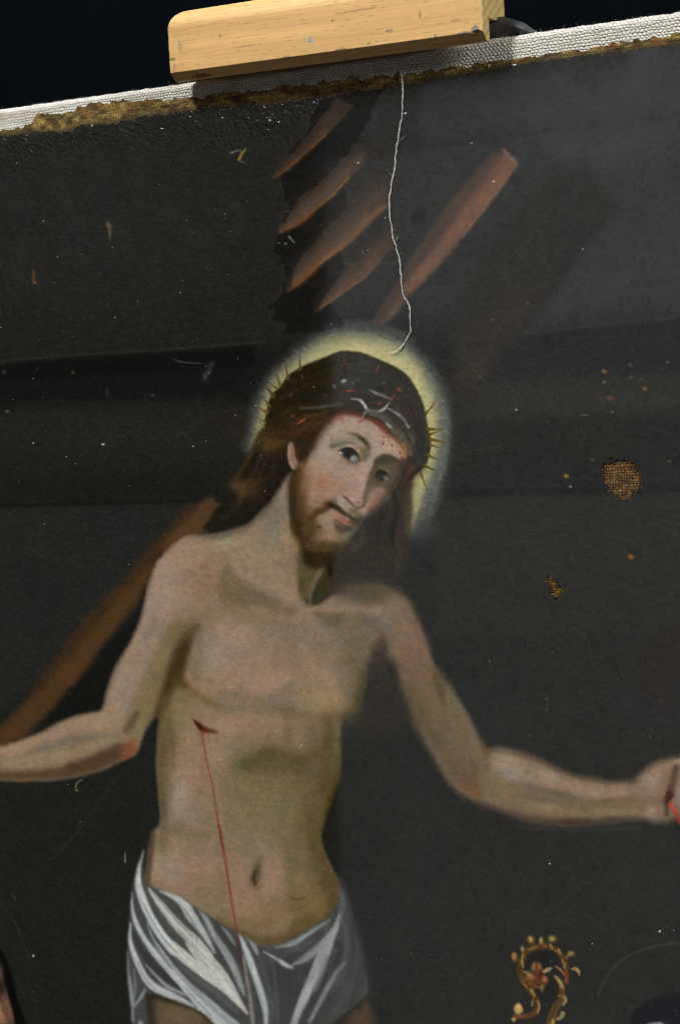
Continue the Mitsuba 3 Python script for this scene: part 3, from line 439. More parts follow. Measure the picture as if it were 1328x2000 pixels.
(1,[-4.17,90.95,-4.65,98.23,-6.04,105.59,-9.6,114.38,-13.16,123.01,-15.5,130.35],[0.66,0.66,0.66,0.66,0.66,0.66],[32,25,11],1.75,0.65,0,0),
(1,[8.45,69.82,5.69,78.11,0.39,83.49,-2.99,86.75],[1.29,1.51,1.51,1.08],[40,38,32],3.01,0.75,0,0),
(2,[2.86,80.29],[4.06,-0.18],[-0.21,3.3],[61,55,42],0.6,0),
(2,[-2.6,87.76],[1.82,-0.09],[-0.32,4.98],[46,42,36],0.6,0),
(1,[-26.58,-8.03,-30.95,-2.35,-36.66,2.13,-42.84,5.81,-52.61,8.68,-62.37,9.7],[0.66,0.89,1.11,1.11,1.11,0.89],[91,84,71],1.77,0.75,'torso',0),
(2,[-19.63,-8.34],[2.3,0.03],[-0.42,6.1],[121,114,99],0.7,'torso'),
(2,[-27.28,1.79],[2.71,1.46],[-3.86,5.3],[114,108,97],0.6,'torso'),
(1,[-88.15,22.26,-91.33,30.24,-94.17,40,-99.09,50.08,-106.09,59.87,-112.09,69.3,-116.61,79.2],[0.71,0.71,0.71,0.71,0.71,0.71,0.71],[108,86,76],1.42,0.6,'torso',0),
(2,[-68.83,14.12],[9.67,-2.19],[0.76,3.27],[151,129,110],0.6,'torso'),
(2,[-75.01,20.49],[5.45,-0.02],[-0.31,3.83],[157,133,114],0.5,'torso'),
(2,[-63.28,21.5],[2.01,0.64],[-0.71,1.43],[127,99,76],0.5,'torso'),
(2,[-67.91,24.28],[1.58,0.5],[-0.56,1.12],[131,103,80],0.5,'torso'),
(2,[-60.68,25.71],[1.79,0.56],[-0.63,1.27],[129,101,80],0.5,'torso'),
(2,[-65.78,28.5],[1.8,0.56],[-0.64,1.28],[125,99,76],0.5,'torso'),
(2,[-70.03,20.05],[1.58,0.5],[-0.56,1.12],[151,129,106],0.5,'torso'),
(2,[-58.41,21.48],[1.56,0.5],[-0.55,1.11],[148,125,101],0.5,'torso'),
(2,[-62.8,31.01],[2.02,0.63],[-0.71,1.44],[131,108,82],0.5,'torso'),
(2,[-57.2,30.95],[1.78,0.56],[-0.63,1.27],[138,108,86],0.5,'torso'),
(2,[-53.08,30.9],[3.38,-0.04],[-0.48,6.31],[112,99,69],0.75,'torso'),
(2,[-45.44,34.59],[6.81,1.54],[-1.23,3.25],[106,93,65],0.75,'torso'),
(2,[-37.89,35.32],[4.34,1.37],[-0.95,1.97],[106,95,76],0.6,'torso'),
(2,[-30.2,26.51],[5.15,-0.04],[-0.32,4.55],[151,129,106],0.6,'torso'),
(2,[-37.76,17.23],[5.19,-0.01],[-0.27,3.73],[151,131,106],0.5,'torso'),
(2,[-75.98,48.27],[4.04,-2.85],[3.24,3.54],[103,91,60],0.6,'torso'),
(2,[-78.75,61.24],[3.73,0.95],[-4.69,10.39],[63,50,28],0.7,'torso'),
(2,[-80.9,50.53],[3.22,0.96],[-3.06,6.14],[118,106,78],0.6,'torso'),
(2,[-58.65,56.38],[6.83,-0.19],[-0.55,7.24],[153,136,121],0.6,'torso'),
(2,[-48.48,49.77],[7.21,-0.17],[-0.31,4.22],[155,133,114],0.6,'torso'),
(2,[-42.15,61.19],[8.12,-0.25],[-0.37,5.06],[153,127,106],0.6,'torso'),
(2,[-31.81,65.68],[6.13,-0.21],[-0.3,4.2],[159,131,110],0.6,'torso'),
(2,[-35.59,52.61],[5.2,-0.13],[-0.21,2.93],[140,125,106],0.5,'torso'),
(2,[-68.3,54.51],[2.4,0.31],[-1.78,6.36],[121,112,93],0.6,'torso'),
(2,[-70.37,65.28],[2.97,-0.1],[-0.4,5.16],[121,108,78],0.6,'torso'),
(2,[-50.4,75.65],[14.24,1.2],[-0.59,2.55],[125,112,86],0.6,'torso'),
(2,[-32.53,75.78],[6.15,-0.25],[-0.21,2.95],[116,108,95],0.7,'torso'),
(2,[-9.84,66.38],[5.96,-0.21],[-0.28,4.14],[151,123,101],0.6,'torso'),
(2,[-8.52,73.97],[5.49,-0.22],[-0.22,3.32],[151,128,95],0.7,'torso'),
(2,[-16.99,77.01],[5.56,-0.23],[-0.17,2.5],[144,125,93],0.6,'torso'),
(2,[0.8,77.3],[4.52,-0.19],[-0.13,2.06],[104,91,55],0.6,'torso'),
(2,[-0.66,65.03],[4.07,-0.14],[-0.32,4.93],[122,111,90],0.6,'torso'),
(2,[-19.02,59.44],[4.17,-0.13],[-0.37,5.4],[144,121,103],0.5,'torso'),
(2,[-8.87,51.93],[9.13,-0.23],[-0.28,4.12],[116,108,91],0.6,'torso'),
(2,[5.23,43.44],[4.92,-0.1],[-0.26,4.07],[113,102,81],0.6,'torso'),
(2,[-87.16,87.59],[3.02,0.09],[-1.59,8.77],[106,91,58],0.7,'torso'),
(2,[-89.52,107.42],[2.04,-0.12],[-1.07,13.25],[99,84,56],0.7,'torso'),
(2,[-90.96,125.14],[2.05,-0.14],[-0.54,6.67],[95,80,58],0.7,'torso'),
(2,[-77.45,76.31],[4.17,2],[-1.96,2.7],[114,99,63],0.6,'torso'),
(2,[-76.89,84.94],[6.52,-0.3],[-0.41,5.22],[131,116,82],0.5,'torso'),
(2,[-58.64,88.4],[5.88,-0.28],[-0.29,3.87],[155,129,106],0.6,'torso'),
(2,[-50.93,82.7],[7.27,-0.33],[-0.13,1.71],[148,125,101],0.5,'torso'),
(2,[-62.08,101.48],[4.93,-0.28],[-0.49,6.5],[148,125,103],0.6,'torso'),
(2,[-65.88,119.03],[4.47,-0.3],[-0.84,10.92],[140,121,95],0.5,'torso'),
(2,[-81.08,115.67],[4.05,-0.26],[-0.45,5.72],[155,136,121],0.7,'torso'),
(2,[-84.86,125.15],[3.56,-0.25],[-0.42,5.31],[148,131,116],0.6,'torso'),
(2,[-83.87,131.69],[5.09,-0.38],[-0.21,2.66],[121,106,86],0.6,'torso'),
(2,[-53.08,111.7],[5.86,-0.37],[-0.39,5.18],[125,112,84],0.5,'torso'),
(2,[-22.01,109.73],[6.09,-0.39],[-0.44,6.35],[106,95,65],0.6,'torso'),
(2,[-31.58,112.46],[1.86,0.12],[-1.91,8.53],[101,93,67],0.4,'torso'),
(2,[-36.06,125.54],[4.78,-0.35],[-0.61,8.58],[116,108,84],0.5,'torso'),
(2,[-28.48,135.62],[5.69,-0.46],[-0.45,6.43],[108,97,67],0.6,'torso'),
(2,[-88.5,151.54],[6.16,-0.54],[-0.43,5.37],[159,138,121],0.6,'torso'),
(2,[-73.08,147.99],[7.55,-0.65],[-0.34,4.43],[157,125,106],0.6,'torso'),
(2,[-64.08,160.35],[2.99,-0.28],[-0.67,8.84],[127,110,80],0.6,'torso'),
(2,[-58.04,161.97],[5.93,-0.57],[-0.39,5.29],[157,125,106],0.6,'torso'),
(2,[-41.75,155],[4.35,-0.4],[-0.31,4.35],[157,129,108],0.5,'torso'),
(2,[-38.64,145.02],[2.41,-0.21],[-0.22,3.03],[153,127,108],0.5,'torso'),
(2,[-20.8,160.53],[4.71,-0.46],[-0.38,5.59],[133,112,69],0.6,'torso'),
(2,[-27.15,167.58],[6.65,-3.4],[1.04,2.23],[95,80,47],0.7,'torso'),
(2,[-15.53,151.51],[2.34,-0.21],[-0.34,5.12],[95,80,50],0.6,'torso'),
(2,[3.61,75.53],[4.51,-0.19],[-0.34,5.35],[79,70,44],0.65,'torso'),
(2,[-0.86,81.9],[4.99,-0.23],[-0.19,2.89],[68,58,36],0.7,0),
(2,[6.34,67.85],[2.24,-0.08],[-0.39,6.14],[84,73,47],0.5,'torso'),
(0,[-73.19,85.42,-70.07,86.79,-67.26,88.81,-61.73,90.48,-66.67,90.73,-69.17,91.06,-71.48,89.02],[84,39,28],1.16,0.95,0,0,0,0),
(1,[-72.28,86.46,-69.74,88.93],[0.46,0.93],[56,26,19],0.7,0.8,0,0),
(1,[-69.17,91.06,-68.59,96.44,-67.69,103.96,-66.2,110.37,-65.47,116.83,-64.81,124.39,-64.02,130.2],[0.6,0.37,0.35,0.44,0.35,0.44,0.56],[131,67,54],0.58,0.85,0,0),
(1,[-64.02,130.2,-63.28,136.67,-62.58,140.54],[0.56,0.74,0.56],[112,50,40],0.58,0.85,0,0),
(1,[-62.58,140.54,-61.86,147.24,-61.2,154.83,-60.32,162.84,-58.85,172.78,-58.27,178.21],[0.56,0.65,0.51,0.47,0.54,0.54],[133,63,50],0.58,0.85,0,0),
(1,[-70.16,91.11,-70.08,96.52],[0.35,0.35],[138,78,60],0.7,0.6,0,0),
(1,[-66.19,90.92,-66.49,94.82],[0.35,0.35],[138,78,60],0.69,0.5,0,0),
(2,[-69.26,105.14],[1.49,-0.09],[-0.51,6.53],[151,103,86],0.5,0),
(2,[14.82,32.17],[10.49,2.47],[-1.8,5.07],[102,91,65],0.8,'arm'),
(2,[27.45,40],[4.03,-1.76],[3.23,7.19],[122,95,79],0.7,'arm'),
(2,[20.54,46.15],[6.31,-2.2],[3.17,9.38],[131,113,99],0.75,'arm'),
(2,[5.95,32.28],[8.93,-0.11],[-0.23,3.64],[95,86,65],0.6,'arm'),
(2,[13.02,43.28],[4.87,-0.1],[-0.33,5.26],[102,95,88],0.8,'arm'),
(2,[29.21,53.97],[5.53,-1.5],[2.23,9.62],[137,104,88],0.85,'arm'),
(2,[24.18,58.13],[4.81,-0.15],[-0.24,4.03],[140,102,88],0.6,'arm'),
(2,[31.43,63.93],[4.33,-0.15],[-0.24,4.02],[144,95,86],0.7,'arm'),
(2,[33.83,59.84],[2.11,-0.58],[2.22,9.6],[118,97,69],0.6,'arm'),
(2,[15.26,53.34],[3.09,-0.08],[-0.32,5.07],[72,60,44],0.9,'arm'),
(2,[14.21,59.45],[5.54,-0.17],[-0.18,2.84],[61,48,36],0.9,'arm'),
(2,[18.57,60.32],[3.52,-0.11],[-0.17,2.84],[70,58,44],0.7,'arm'),
(2,[25.39,74.23],[3.35,-1.24],[3.17,9.37],[91,77,50],0.8,'arm'),
(2,[36,77.8],[4.9,-2.02],[4.19,10.99],[118,102,76],0.8,'arm'),
(2,[43.57,76.47],[2.77,-1.3],[3.99,8.88],[124,111,76],0.75,'arm'),
(2,[38.85,65.67],[2.05,-0.76],[1.87,5.57],[82,70,44],0.6,'arm'),
(1,[37.25,63.73,39.05,69.66,40.08,74.02],[1.04,1.04,0.83],[77,65,44],1.66,0.6,'arm',0),
(2,[44.96,89.41],[6.95,-2.69],[3.74,11.1],[120,102,81],0.85,'arm'),
(2,[38.3,93.78],[2.8,-1.35],[4.02,8.91],[95,81,55],0.7,'arm'),
(2,[52.17,93.02],[2.9,-0.88],[1.76,7.61],[124,106,83],0.6,'arm'),
(1,[56.05,91.21,57.11,94.73,56.69,98.74],[1.02,1.23,1.02],[82,67,39],1.64,0.7,'arm',0),
(2,[48.9,106.22],[4.51,1.75],[-1.7,3.2],[118,77,50],0.75,'arm'),
(2,[50.89,108.5],[2.15,0.61],[-0.5,1.16],[133,72,42],0.7,'arm'),
(2,[46.3,103.38],[3.93,1.13],[-1,2.33],[104,79,57],0.6,'arm'),
(2,[63.48,96.36],[6.5,0.72],[-1.02,4.35],[151,133,111],0.9,'arm'),
(2,[67.38,101.08],[5.53,1.09],[-0.89,2.73],[140,131,122],0.7,'arm'),
(2,[75.66,99.58],[9.58,2.46],[-1.31,3.45],[151,131,108],0.85,'arm'),
(2,[90.61,103.54],[11.65,1.68],[-0.81,3.1],[153,126,106],0.85,'arm'),
(2,[106.35,105.04],[10.7,0.22],[-0.41,3.1],[148,126,106],0.85,'arm'),
(2,[60.87,106.45],[5.55,2.16],[-2.16,4.11],[118,106,74],0.7,'arm'),
(2,[70.17,106.84],[5.9,1.15],[-0.63,1.95],[118,104,79],0.6,'arm'),
(2,[85.44,106.81],[6.97,1.24],[-0.52,1.74],[95,91,72],0.85,'arm'),
(2,[74.39,104.59],[5.87,1.15],[-0.44,1.36],[109,100,79],0.6,'arm'),
(2,[78.08,112.23],[11.97,1.22],[-0.45,1.97],[135,120,90],0.75,'arm'),
(2,[102.22,109.57],[13.83,-1.43],[-0.02,1.55],[118,102,69],0.7,'arm'),
(2,[106.03,112.21],[11.78,-0.84],[-0.07,1.55],[131,115,81],0.7,'arm'),
(2,[92.12,113.78],[9.98,-0.2],[-0.16,1.57],[118,106,74],0.6,'arm'),
(2,[104.27,107.88],[3.91,-0.94],[0.13,0.94],[100,81,50],0.7,'arm'),
(1,[53.2,112.56,63.5,115.64,75.78,117.33,89.94,117.46,103.91,115.65,113.74,113.96],[1.2,1.4,1.6,1.6,1.2,0.6],[75,55,42],1.8,0.85,'arm',0),
(1,[58.53,91.67,68.87,92.1,78.96,94.67,88.86,98.39,102.63,100.65,112.39,100.42],[0.3,0.4,0.6,0.79,0.79,0.6],[77,65,42],1.19,0.55,'arm',0),
(2,[119.7,100.72],[4.77,-2.97],[2.49,4.47],[148,126,113],0.85,'arm'),
(2,[124.11,95.69],[4,-1.67],[0.92,2.8],[151,128,111],0.7,'arm'),
(2,[120.04,110.82],[2.69,-0.19],[-0.11,2.5],[151,128,115],0.85,'arm'),
(2,[122.75,110.06],[2.68,-0.19],[-0.08,1.92],[157,122,108],0.6,'arm'),
(2,[128.04,92.61],[4.55,-0.26],[-0.11,2.66],[144,120,99],0.7,'arm'),
(2,[123.8,103.31],[2.68,-0.18],[-0.13,3.05],[133,109,86],0.6,'arm'),
(1,[130.23,94.38,128.9,99.19,127.61,103.06,126.35,106,125.73,111.75],[1.33,1.52,1.52,1.14,0.57],[72,50,39],1.14,0.9,'arm',0),
(1,[127.57,104.02,125.95,106.41],[1.33,1.14],[51,13,11],0.76,0.9,'arm',0),
(2,[134.26,101.68],[4.89,-0.32],[-0.34,8.52],[155,128,119],0.85,'arm'),
(2,[131.86,91.45],[1.88,-0.11],[-0.04,0.95],[203,159,137],0.6,'arm'),
(1,[127.43,107.45,128.84,110.01,130.94,114.04,133.58,118.78],[0.65,0.76,0.84,0.87],[159,60,39],0.47,0.92,0,0),
(1,[127.62,107.43,129.19,110.55],[0.3,0.3],[203,88,60],0.38,0.7,0,0),
(1,[10.8,25.77,19.51,27.3,26.85,32.02,31.77,39.92,35.49,49.81,38.79,59.28,43.13,65.52],[1.25,1.25,1.25,1.04,1.04,1.04,1.04],[43,40,35],2.29,0.7,0,0),
(1,[46.07,69.79,50.92,77.54,55.03,86.89],[0.61,0.61,0.61],[46,42,36],1.84,0.6,0,0),
(1,[19.67,60.29,22.37,69.9,25.74,79.27,30.52,90.16,35.79,99.98],[0.84,1.05,1.26,1.26,1.05],[48,42,33],2.31,0.65,0,0),
(2,[17.34,62.39],[3.97,-0.13],[-0.28,4.46],[40,34,25],0.7,0),
(1,[41.79,107.69,51.04,113.51,63.39,117.84,77.7,119.75],[0.61,0.61,0.61,0.61],[43,38,33],1.64,0.6,0,0),
(2,[31.48,44.91],[2.48,-0.87],[2.51,7.45],[109,86,69],0.6,'arm'),
(2,[25.76,50.05],[2.61,-0.06],[-0.29,4.82],[133,109,95],0.6,'arm'),
(2,[32.92,56.87],[2.12,-0.58],[1.07,4.61],[135,102,83],0.5,'arm'),
(2,[18.84,38.14],[5.01,1.17],[-0.96,2.73],[120,106,83],0.6,'arm'),
(2,[13.4,37.22],[5.31,-0.08],[-0.13,2.02],[133,117,97],0.6,'arm'),
(2,[28.96,69.04],[2.08,-0.77],[1.89,5.6],[107,91,67],0.6,'arm'),
(2,[31.56,80.01],[2.47,-1.02],[2.81,7.35],[86,74,50],0.7,'arm'),
(2,[39.41,85.68],[2.85,-1.19],[2.79,7.31],[113,97,74],0.6,'arm'),
(2,[47.43,83.28],[2.01,-0.84],[2.77,7.27],[115,100,69],0.6,'arm'),
(2,[52.89,98.97],[2.83,-1.12],[1.49,4.42],[102,88,60],0.6,'arm'),
(2,[43.32,99.54],[4.28,-0.25],[-0.23,4.04],[109,91,69],0.6,'arm'),
(2,[81.73,100.19],[4.94,1.27],[-0.72,1.91],[155,133,111],0.6,'arm'),
(2,[96.51,105.11],[5.87,0.43],[-0.29,1.56],[144,122,102],0.5,'arm'),
(2,[78.23,109.26],[6.78,0.7],[-0.27,1.18],[102,93,69],0.6,'arm'),
(2,[67.79,112.94],[5.04,1.24],[-0.59,1.55],[109,97,72],0.6,'arm'),
(2,[92.33,109.28],[5.94,0.2],[-0.15,0.98],[109,100,76],0.6,'arm'),
(2,[113.08,106.9],[3.5,-0.24],[-0.07,1.54],[109,91,65],0.7,'arm'),
(2,[109.4,102.34],[4.29,-0.28],[-0.07,1.54],[142,117,102],0.5,'arm'),
(1,[113.55,100.54,117.56,97.04,123.07,93.28,130.39,90.4],[0.38,0.38,0.38,0.38],[104,81,65],0.76,0.6,'arm',0),
(1,[133.62,94.17,131.89,99.94,132.41,105.59],[0.38,0.38,0.38],[100,72,60],0.57,0.6,'arm',0),
(2,[118.63,98.88],[1.71,-1.06],[1.25,2.24],[153,131,115],0.6,'arm'),
(2,[125.9,98.43],[1.9,-0.12],[-0.13,3.05],[126,102,79],0.6,'arm'),
(2,[116.83,109.52],[1.93,-0.14],[-0.07,1.54],[113,95,67],0.6,'arm'),
(2,[124.44,106.13],[1.72,-0.12],[-0.08,1.91],[115,88,72],0.6,'arm'),
(2,[120.04,110.82],[1.35,-0.1],[-0.05,1.15],[164,146,133],0.6,'arm'),
(0,[10.65,28.19,25.64,34.03,35.26,53.8,46.81,75.33,56.27,94.78,51.17,111.09,40.83,105.73,25.26,76.25,19.79,58.26],[84,71,51],8.32,0.35,0,'arm',0,0),
(1,[62.32,118.31,77.75,118.76,91.94,117.51,105.88,115.5],[1,1.2,1.2,0.8],[53,42,30],1.8,0.6,'arm',0),
(1,[38.91,101.82,41.81,107.29,46.89,111.79],[0.31,0.31,0.31],[75,74,72],0.83,0.5,0,0),
(1,[67.4,120.33,79.7,120.59,93.82,119.91,115.54,117.1],[0.3,0.3,0.3,0.3],[72,72,69],0.99,0.45,0,0),
(0,[-102.26,143.79,-106.58,152,-109.35,160.12,-111.8,170.52,-112.47,178.53,-114.77,190.15,-115.28,199.34,-115.18,210.78,-114.55,222.18,-115.78,243.1,-106.16,241.72,-105.7,223.31,-105.95,207.36,-100.72,207.18,-91.79,208.58,-81.72,210.48,-75.19,214.36,-68.64,220.66,-62.27,235.43,-20.74,229.48,-15.89,209.32,-11.61,204.46,-4.76,198.68,0.55,194.4,1.81,188.94,1.13,181.6,-0.53,175.44,-2.81,168.28,-4.14,160.59,-5.95,153.17,-8.36,147.9,-9.85,153.11,-10.67,158.48,-16.45,165.21,-23.27,169.33,-31.9,174.53,-38.85,178.31,-49.3,179.22,-53.79,177.29,-58.53,175.16,-63.32,173.24,-71.5,169.66,-79.71,165.38,-86.04,162.21,-95.36,160.4,-100.92,158.9,-102.86,157.28,-102.82,150.55],[73,74,72],1.41,1.0,'painted_man__loincloth',0,'cloth',0),
(0,[-104.52,209.01,-91.86,209.49,-81.77,211.16,-75.73,214.88,-69.72,221.7,-64.79,235.79,-106.16,241.72,-104.98,220.93],[99,85,63],1.45,1.0,'painted_man',0,0,0),
(1,[-104.03,209.41,-104.26,218.55,-104.87,232.36],[2.21,2.21,2.21],[52,43,34],2.21,0.8,0,0),
(2,[-88.57,216.53],[7.77,-1],[-0.36,4.57],[116,99,76],0.6,0),
(2,[-77.18,217.31],[5.1,-0.67],[-0.18,2.27],[91,71,47],0.6,0),
(1,[-100.8,208.1,-91.84,209.26,-80.56,211.9,-73.4,217.26],[0.96,0.96,0.96,0.96],[63,52,34],1.45,0.7,0,0),
(0,[-15.96,210.41,-9.81,205.31,-3.67,199.61,0.94,195.42,2.31,202.69,3.6,211.04,3.81,225.96,-20.74,229.48],[72,58,44],3.12,1.0,'painted_man',0,0,0),
(2,[-4.06,205.64],[3.71,-0.48],[-0.28,4.31],[91,70,55],0.6,0),
(2,[-12.9,210.01],[3.29,-0.43],[-0.17,2.61],[53,42,24],0.6,0),
(2,[-27.9,195.7],[14.33,-1.72],[-1.05,15.28],[60,60,60],0.7,'cloth'),
(2,[-3.15,173.6],[5.98,-1.41],[1.48,16.62],[65,66,71],0.8,'cloth'),
(2,[-6.29,186.7],[6.96,-0.81],[-0.56,8.59],[70,72,74],0.5,'cloth'),
(2,[-37.05,190.27],[9.66,-1.12],[-0.62,8.77],[60,60,59],0.6,'cloth'),
(1,[-110.46,180.65,-106.58,188.03,-101.09,193.9,-94.15,199.57,-89.27,202.86],[1.02,1.61,2.19,1.9,0.88],[54,55,54],1.22,0.8,'cloth',0),
(1,[-102.81,160.52,-98.86,166.57,-93.54,173.75,-86.68,179.45,-81.22,183.97],[0.72,0.87,1.16,1.59,1.3],[86,86,82],1.2,0.7,'cloth',0),
(1,[-96.26,161.84,-88.8,169.43,-82.13,177.05,-75.4,183.34],[0.86,1.58,1.87,1.29],[76,77,73],1.2,0.75,'cloth',0),
(1,[-79.18,167.21,-74.7,174.38,-69.52,181.44,-64.36,188.46],[0.71,1.42,1.85,1.7],[71,72,71],1.18,0.75,'cloth',0),
(1,[-71.52,170.25,-66.26,176.03,-61.02,181.78,-58.65,187.82],[1.13,1.69,1.69,1.13],[63,64,63],1.17,0.8,'cloth',0),
(1,[-89.08,191.25,-79.41,197.83,-69.74,203.06,-61.64,209.05],[0.86,1.57,1.86,1.43],[91,94,94],1.19,0.7,'cloth',0),
(1,[-102.59,144.47,-105.37,151.11,-106.19,158.26,-104.53,165.19,-101.2,172.59,-96.62,179.85,-90.83,185.66],[0.36,1.16,1.89,2.18,2.33,2.47,2.62],[190,196,197],0.97,0.95,'cloth',0),
(1,[-90.78,185.01,-83.14,189.94,-74.86,195.06,-68,199.03,-63.26,202.27],[2.86,2.86,2.57,2.15,1.29],[193,196,190],0.95,0.95,'cloth',0),
(1,[-104.63,164.55,-100.13,173.13,-94.83,180.63,-86.61,187.76,-76.39,196.2],[0.14,0.22,0.29,0.29,0.29],[219,217,188],0.48,0.7,'cloth',0),
(1,[-100.94,160.35,-96.57,165.71,-91.17,171.59,-85.74,176.79,-80.26,181,-74.24,187.03],[0.58,1.73,2.31,2.45,2.88,3.17],[185,189,183],0.96,0.95,'cloth',0),
(1,[-82.58,182.84,-75.79,188.48,-69.72,193.51,-65.13,198.69,-61.26,203.93,-56.72,209.38],[1.7,3.69,3.84,3.13,2.13,0.57],[193,195,188],0.95,0.95,'cloth',0),
(1,[-86.52,177.51,-81.17,183.33,-74.44,189.6],[1,1.43,1],[145,145,135],1.43,0.5,'cloth',0),
(1,[-95.43,160.8,-88.94,162.11,-84.09,165.15,-80.84,169.92,-77.55,174.03,-73.65,179.34,-70.48,184.71],[0.57,1.72,2.43,2.58,2,1.43,0.57],[176,182,181],0.95,0.95,'cloth',0),
(1,[-94.69,160.73,-88.18,161.72,-83.31,164.44,-79.86,166.65],[0.14,0.22,0.29,0.22],[217,219,205],0.48,0.6,'cloth',0),
(1,[-76.33,167.57,-73.06,171.67,-69.94,177.68,-65.4,183.52,-61.64,190.05,-58.7,197.92,-57.42,201.56],[0.57,1.41,1.7,1.84,1.84,1.41,0.57],[142,148,148],0.94,0.95,'cloth',0),
(1,[-68.08,181.28,-64.26,187.19,-60.45,193.07],[0.42,0.71,0.56],[164,169,169],0.94,0.6,'cloth',0),
(1,[-65.73,173.77,-62.76,176.61,-60.55,180.15],[0.42,0.84,0.42],[135,139,139],0.94,0.95,'cloth',0),
(1,[-110.11,163.13,-110.34,170.27,-107.97,177.8,-103.35,185.08,-97.19,191.52,-91.02,197.26],[0.59,0.88,1.32,1.61,1.76,2.05],[178,185,185],0.97,0.95,'cloth',0),
(1,[-92.35,195.48,-84.89,202.97,-78.8,208.65,-73.35,212.77,-66.53,217.32],[1.87,2.3,2.59,2.59,2.59],[183,189,188],0.96,0.95,'cloth',0),
(1,[-111.64,176.88,-112.73,183.49,-110.58,191.07,-106.74,199.09,-102.6,203.16,-95.4,205.86,-88.23,208.21,-80.44,211.1],[0.44,1.17,1.61,1.9,2.05,1.9,1.76,0.73],[183,189,189],0.98,0.95,'cloth',0),
(1,[-102.97,176,-101.15,180.97,-97.52,186.39,-92.17,193.21,-85.35,199.49,-78.47,204.44,-71.65,209.35,-61.45,216.02],[0.22,0.58,0.87,1.16,1.3,1.59,1.73,1.44],[152,158,158],0.96,0.95,'cloth',0),
(1,[-101.58,181.66,-96.98,188.91,-92.94,193.62],[0.29,0.58,0.44],[116,119,119],0.97,0.7,'cloth',0),
(1,[-105.23,194.37,-100.02,198.96,-95.13,202.59,-86.52,205.1],[0.29,0.73,1.02,0.58],[149,154,154],0.97,0.95,'cloth',0),
(1,[-114.37,189.53,-114.88,197.43,-114.17,205.19,-114.02,212.38,-114.39,220.31],[0.3,0.89,1.04,1.19,0.74],[135,142,146],0.99,0.95,'cloth',0),
(1,[-111.45,197.03,-111.68,204.24,-113.49,212.32],[0.44,0.74,0.44],[125,131,134],0.99,0.7,'cloth',0),
(1,[-106.66,205.27,-109.08,209.16,-112.58,213.19],[0.3,0.59,0.44],[152,159,163],0.99,0.95,'cloth',0),
(1,[-110.07,221.06,-108.71,222.85],[1.19,1.19],[154,157,159],0.99,0.95,'cloth',0),
(1,[-77.04,204.59,-68.88,210.6,-61.41,215.37],[0.71,1,1],[166,173,173],1.19,0.6,'cloth',0),
(1,[-57.84,174.96,-55.96,179.97,-53.6,185.99,-51.03,193.86,-48.77,201.13,-47.47,207.26,-47.83,214.23],[0.35,1.26,1.68,1.82,1.82,1.4,0.98],[176,183,183],0.93,0.95,'cloth',0),
(1,[-56.48,185.06,-55.57,193.77,-54.62,201.85,-53.98,215.04],[0.28,0.56,0.7,0.84],[149,142,140],0.93,0.95,'cloth',0),
(1,[-55,176.42,-51.68,178.89,-49.76,183.06],[0.56,1.25,0.7],[142,149,152],0.93,0.95,'cloth',0),
(1,[-48.28,184.77,-46.42,192.7,-44.96,201.29,-45.34,211.39],[0.42,0.97,1.25,1.11],[88,92,93],1.39,0.6,'cloth',0),
(1,[-46.35,182.06,-40.98,184.27,-37.01,186.31,-33.32,187.32],[0.21,0.83,1.1,0.34],[181,188,188],0.92,0.95,'cloth',0),
(1,[-41.04,179.3,-32.67,176.97,-26.26,172.59,-20.63,168.81,-15.05,165.19],[0.54,1.09,1.09,0.82,0.41],[140,146,146],0.9,0.95,'cloth',0),
(1,[-33.65,186.24,-26.94,182.39,-21.21,177.45,-14.79,171.26],[0.41,1.49,1.49,0.54],[123,128,128],0.9,0.95,'cloth',0),
(1,[-36.36,180.96,-29.37,178.34,-22.31,173.89],[0.55,0.95,0.55],[84,87,88],1.13,0.8,'cloth',0),
(1,[-9.85,161.63,-12.25,167.95,-16,174.44,-19.86,182.22,-23.75,190.05,-28.39,198.64,-32.3,205.97,-35.19,213.21],[0.41,1.22,2.31,2.58,2.31,2.03,1.76,1.49],[159,163,163],0.9,0.95,'cloth',0),
(1,[-21.63,183.64,-27.15,195.39,-32.68,206.64],[0.41,0.68,0.68],[181,185,185],0.91,0.6,'cloth',0),
(1,[-17.42,180.72,-19.85,187.13,-23.79,195.61],[0.95,1.08,0.81],[116,118,118],1.35,0.7,'cloth',0),
(1,[-8.88,182.21,-13.17,186.97,-17.23,192.97,-21.75,200.3,-27.07,209.03],[0.27,0.81,1.08,1.08,0.95],[125,129,128],0.9,0.95,'cloth',0),
(1,[-12.36,174.66,-10.56,177.51,-12.89,182.66],[1.07,1.47,1.07],[46,45,44],1.56,0.7,'cloth',0),
(1,[-9.71,149.5,-8.74,154.85,-9.51,161.59],[0.4,1.2,0.8],[79,85,90],1.33,0.9,'cloth',0),
(1,[-12.21,162.47,-19.2,167.44,-26.21,171.84],[0.67,0.54,0.4],[76,76,76],1.12,0.6,'cloth',0),
(1,[-8.43,195.59,-13.44,201.12,-17.85,207.22],[0.54,0.67,0.54],[79,81,83],1.35,0.7,'cloth',0),
(1,[1.11,179.87,-0.52,184.9,-4.87,191.5],[0.53,0.93,0.66],[77,79,83],1.77,0.6,'cloth',0),
(1,[-105.05,151.73,-105.59,158.2,-103.93,165.13,-100.78,171.91,-95.82,179.12,-90.04,184.93],[0.29,0.51,0.58,0.58,0.58,0.44],[214,219,219],0.85,0.6,'cloth',0),
(1,[-99.98,162.19,-95.93,166.93,-90.48,172.16,-84.37,177.93,-78.25,183.01,-72.22,188.71],[0.29,0.5,0.58,0.58,0.58,0.43],[207,212,205],0.84,0.6,'cloth',0),
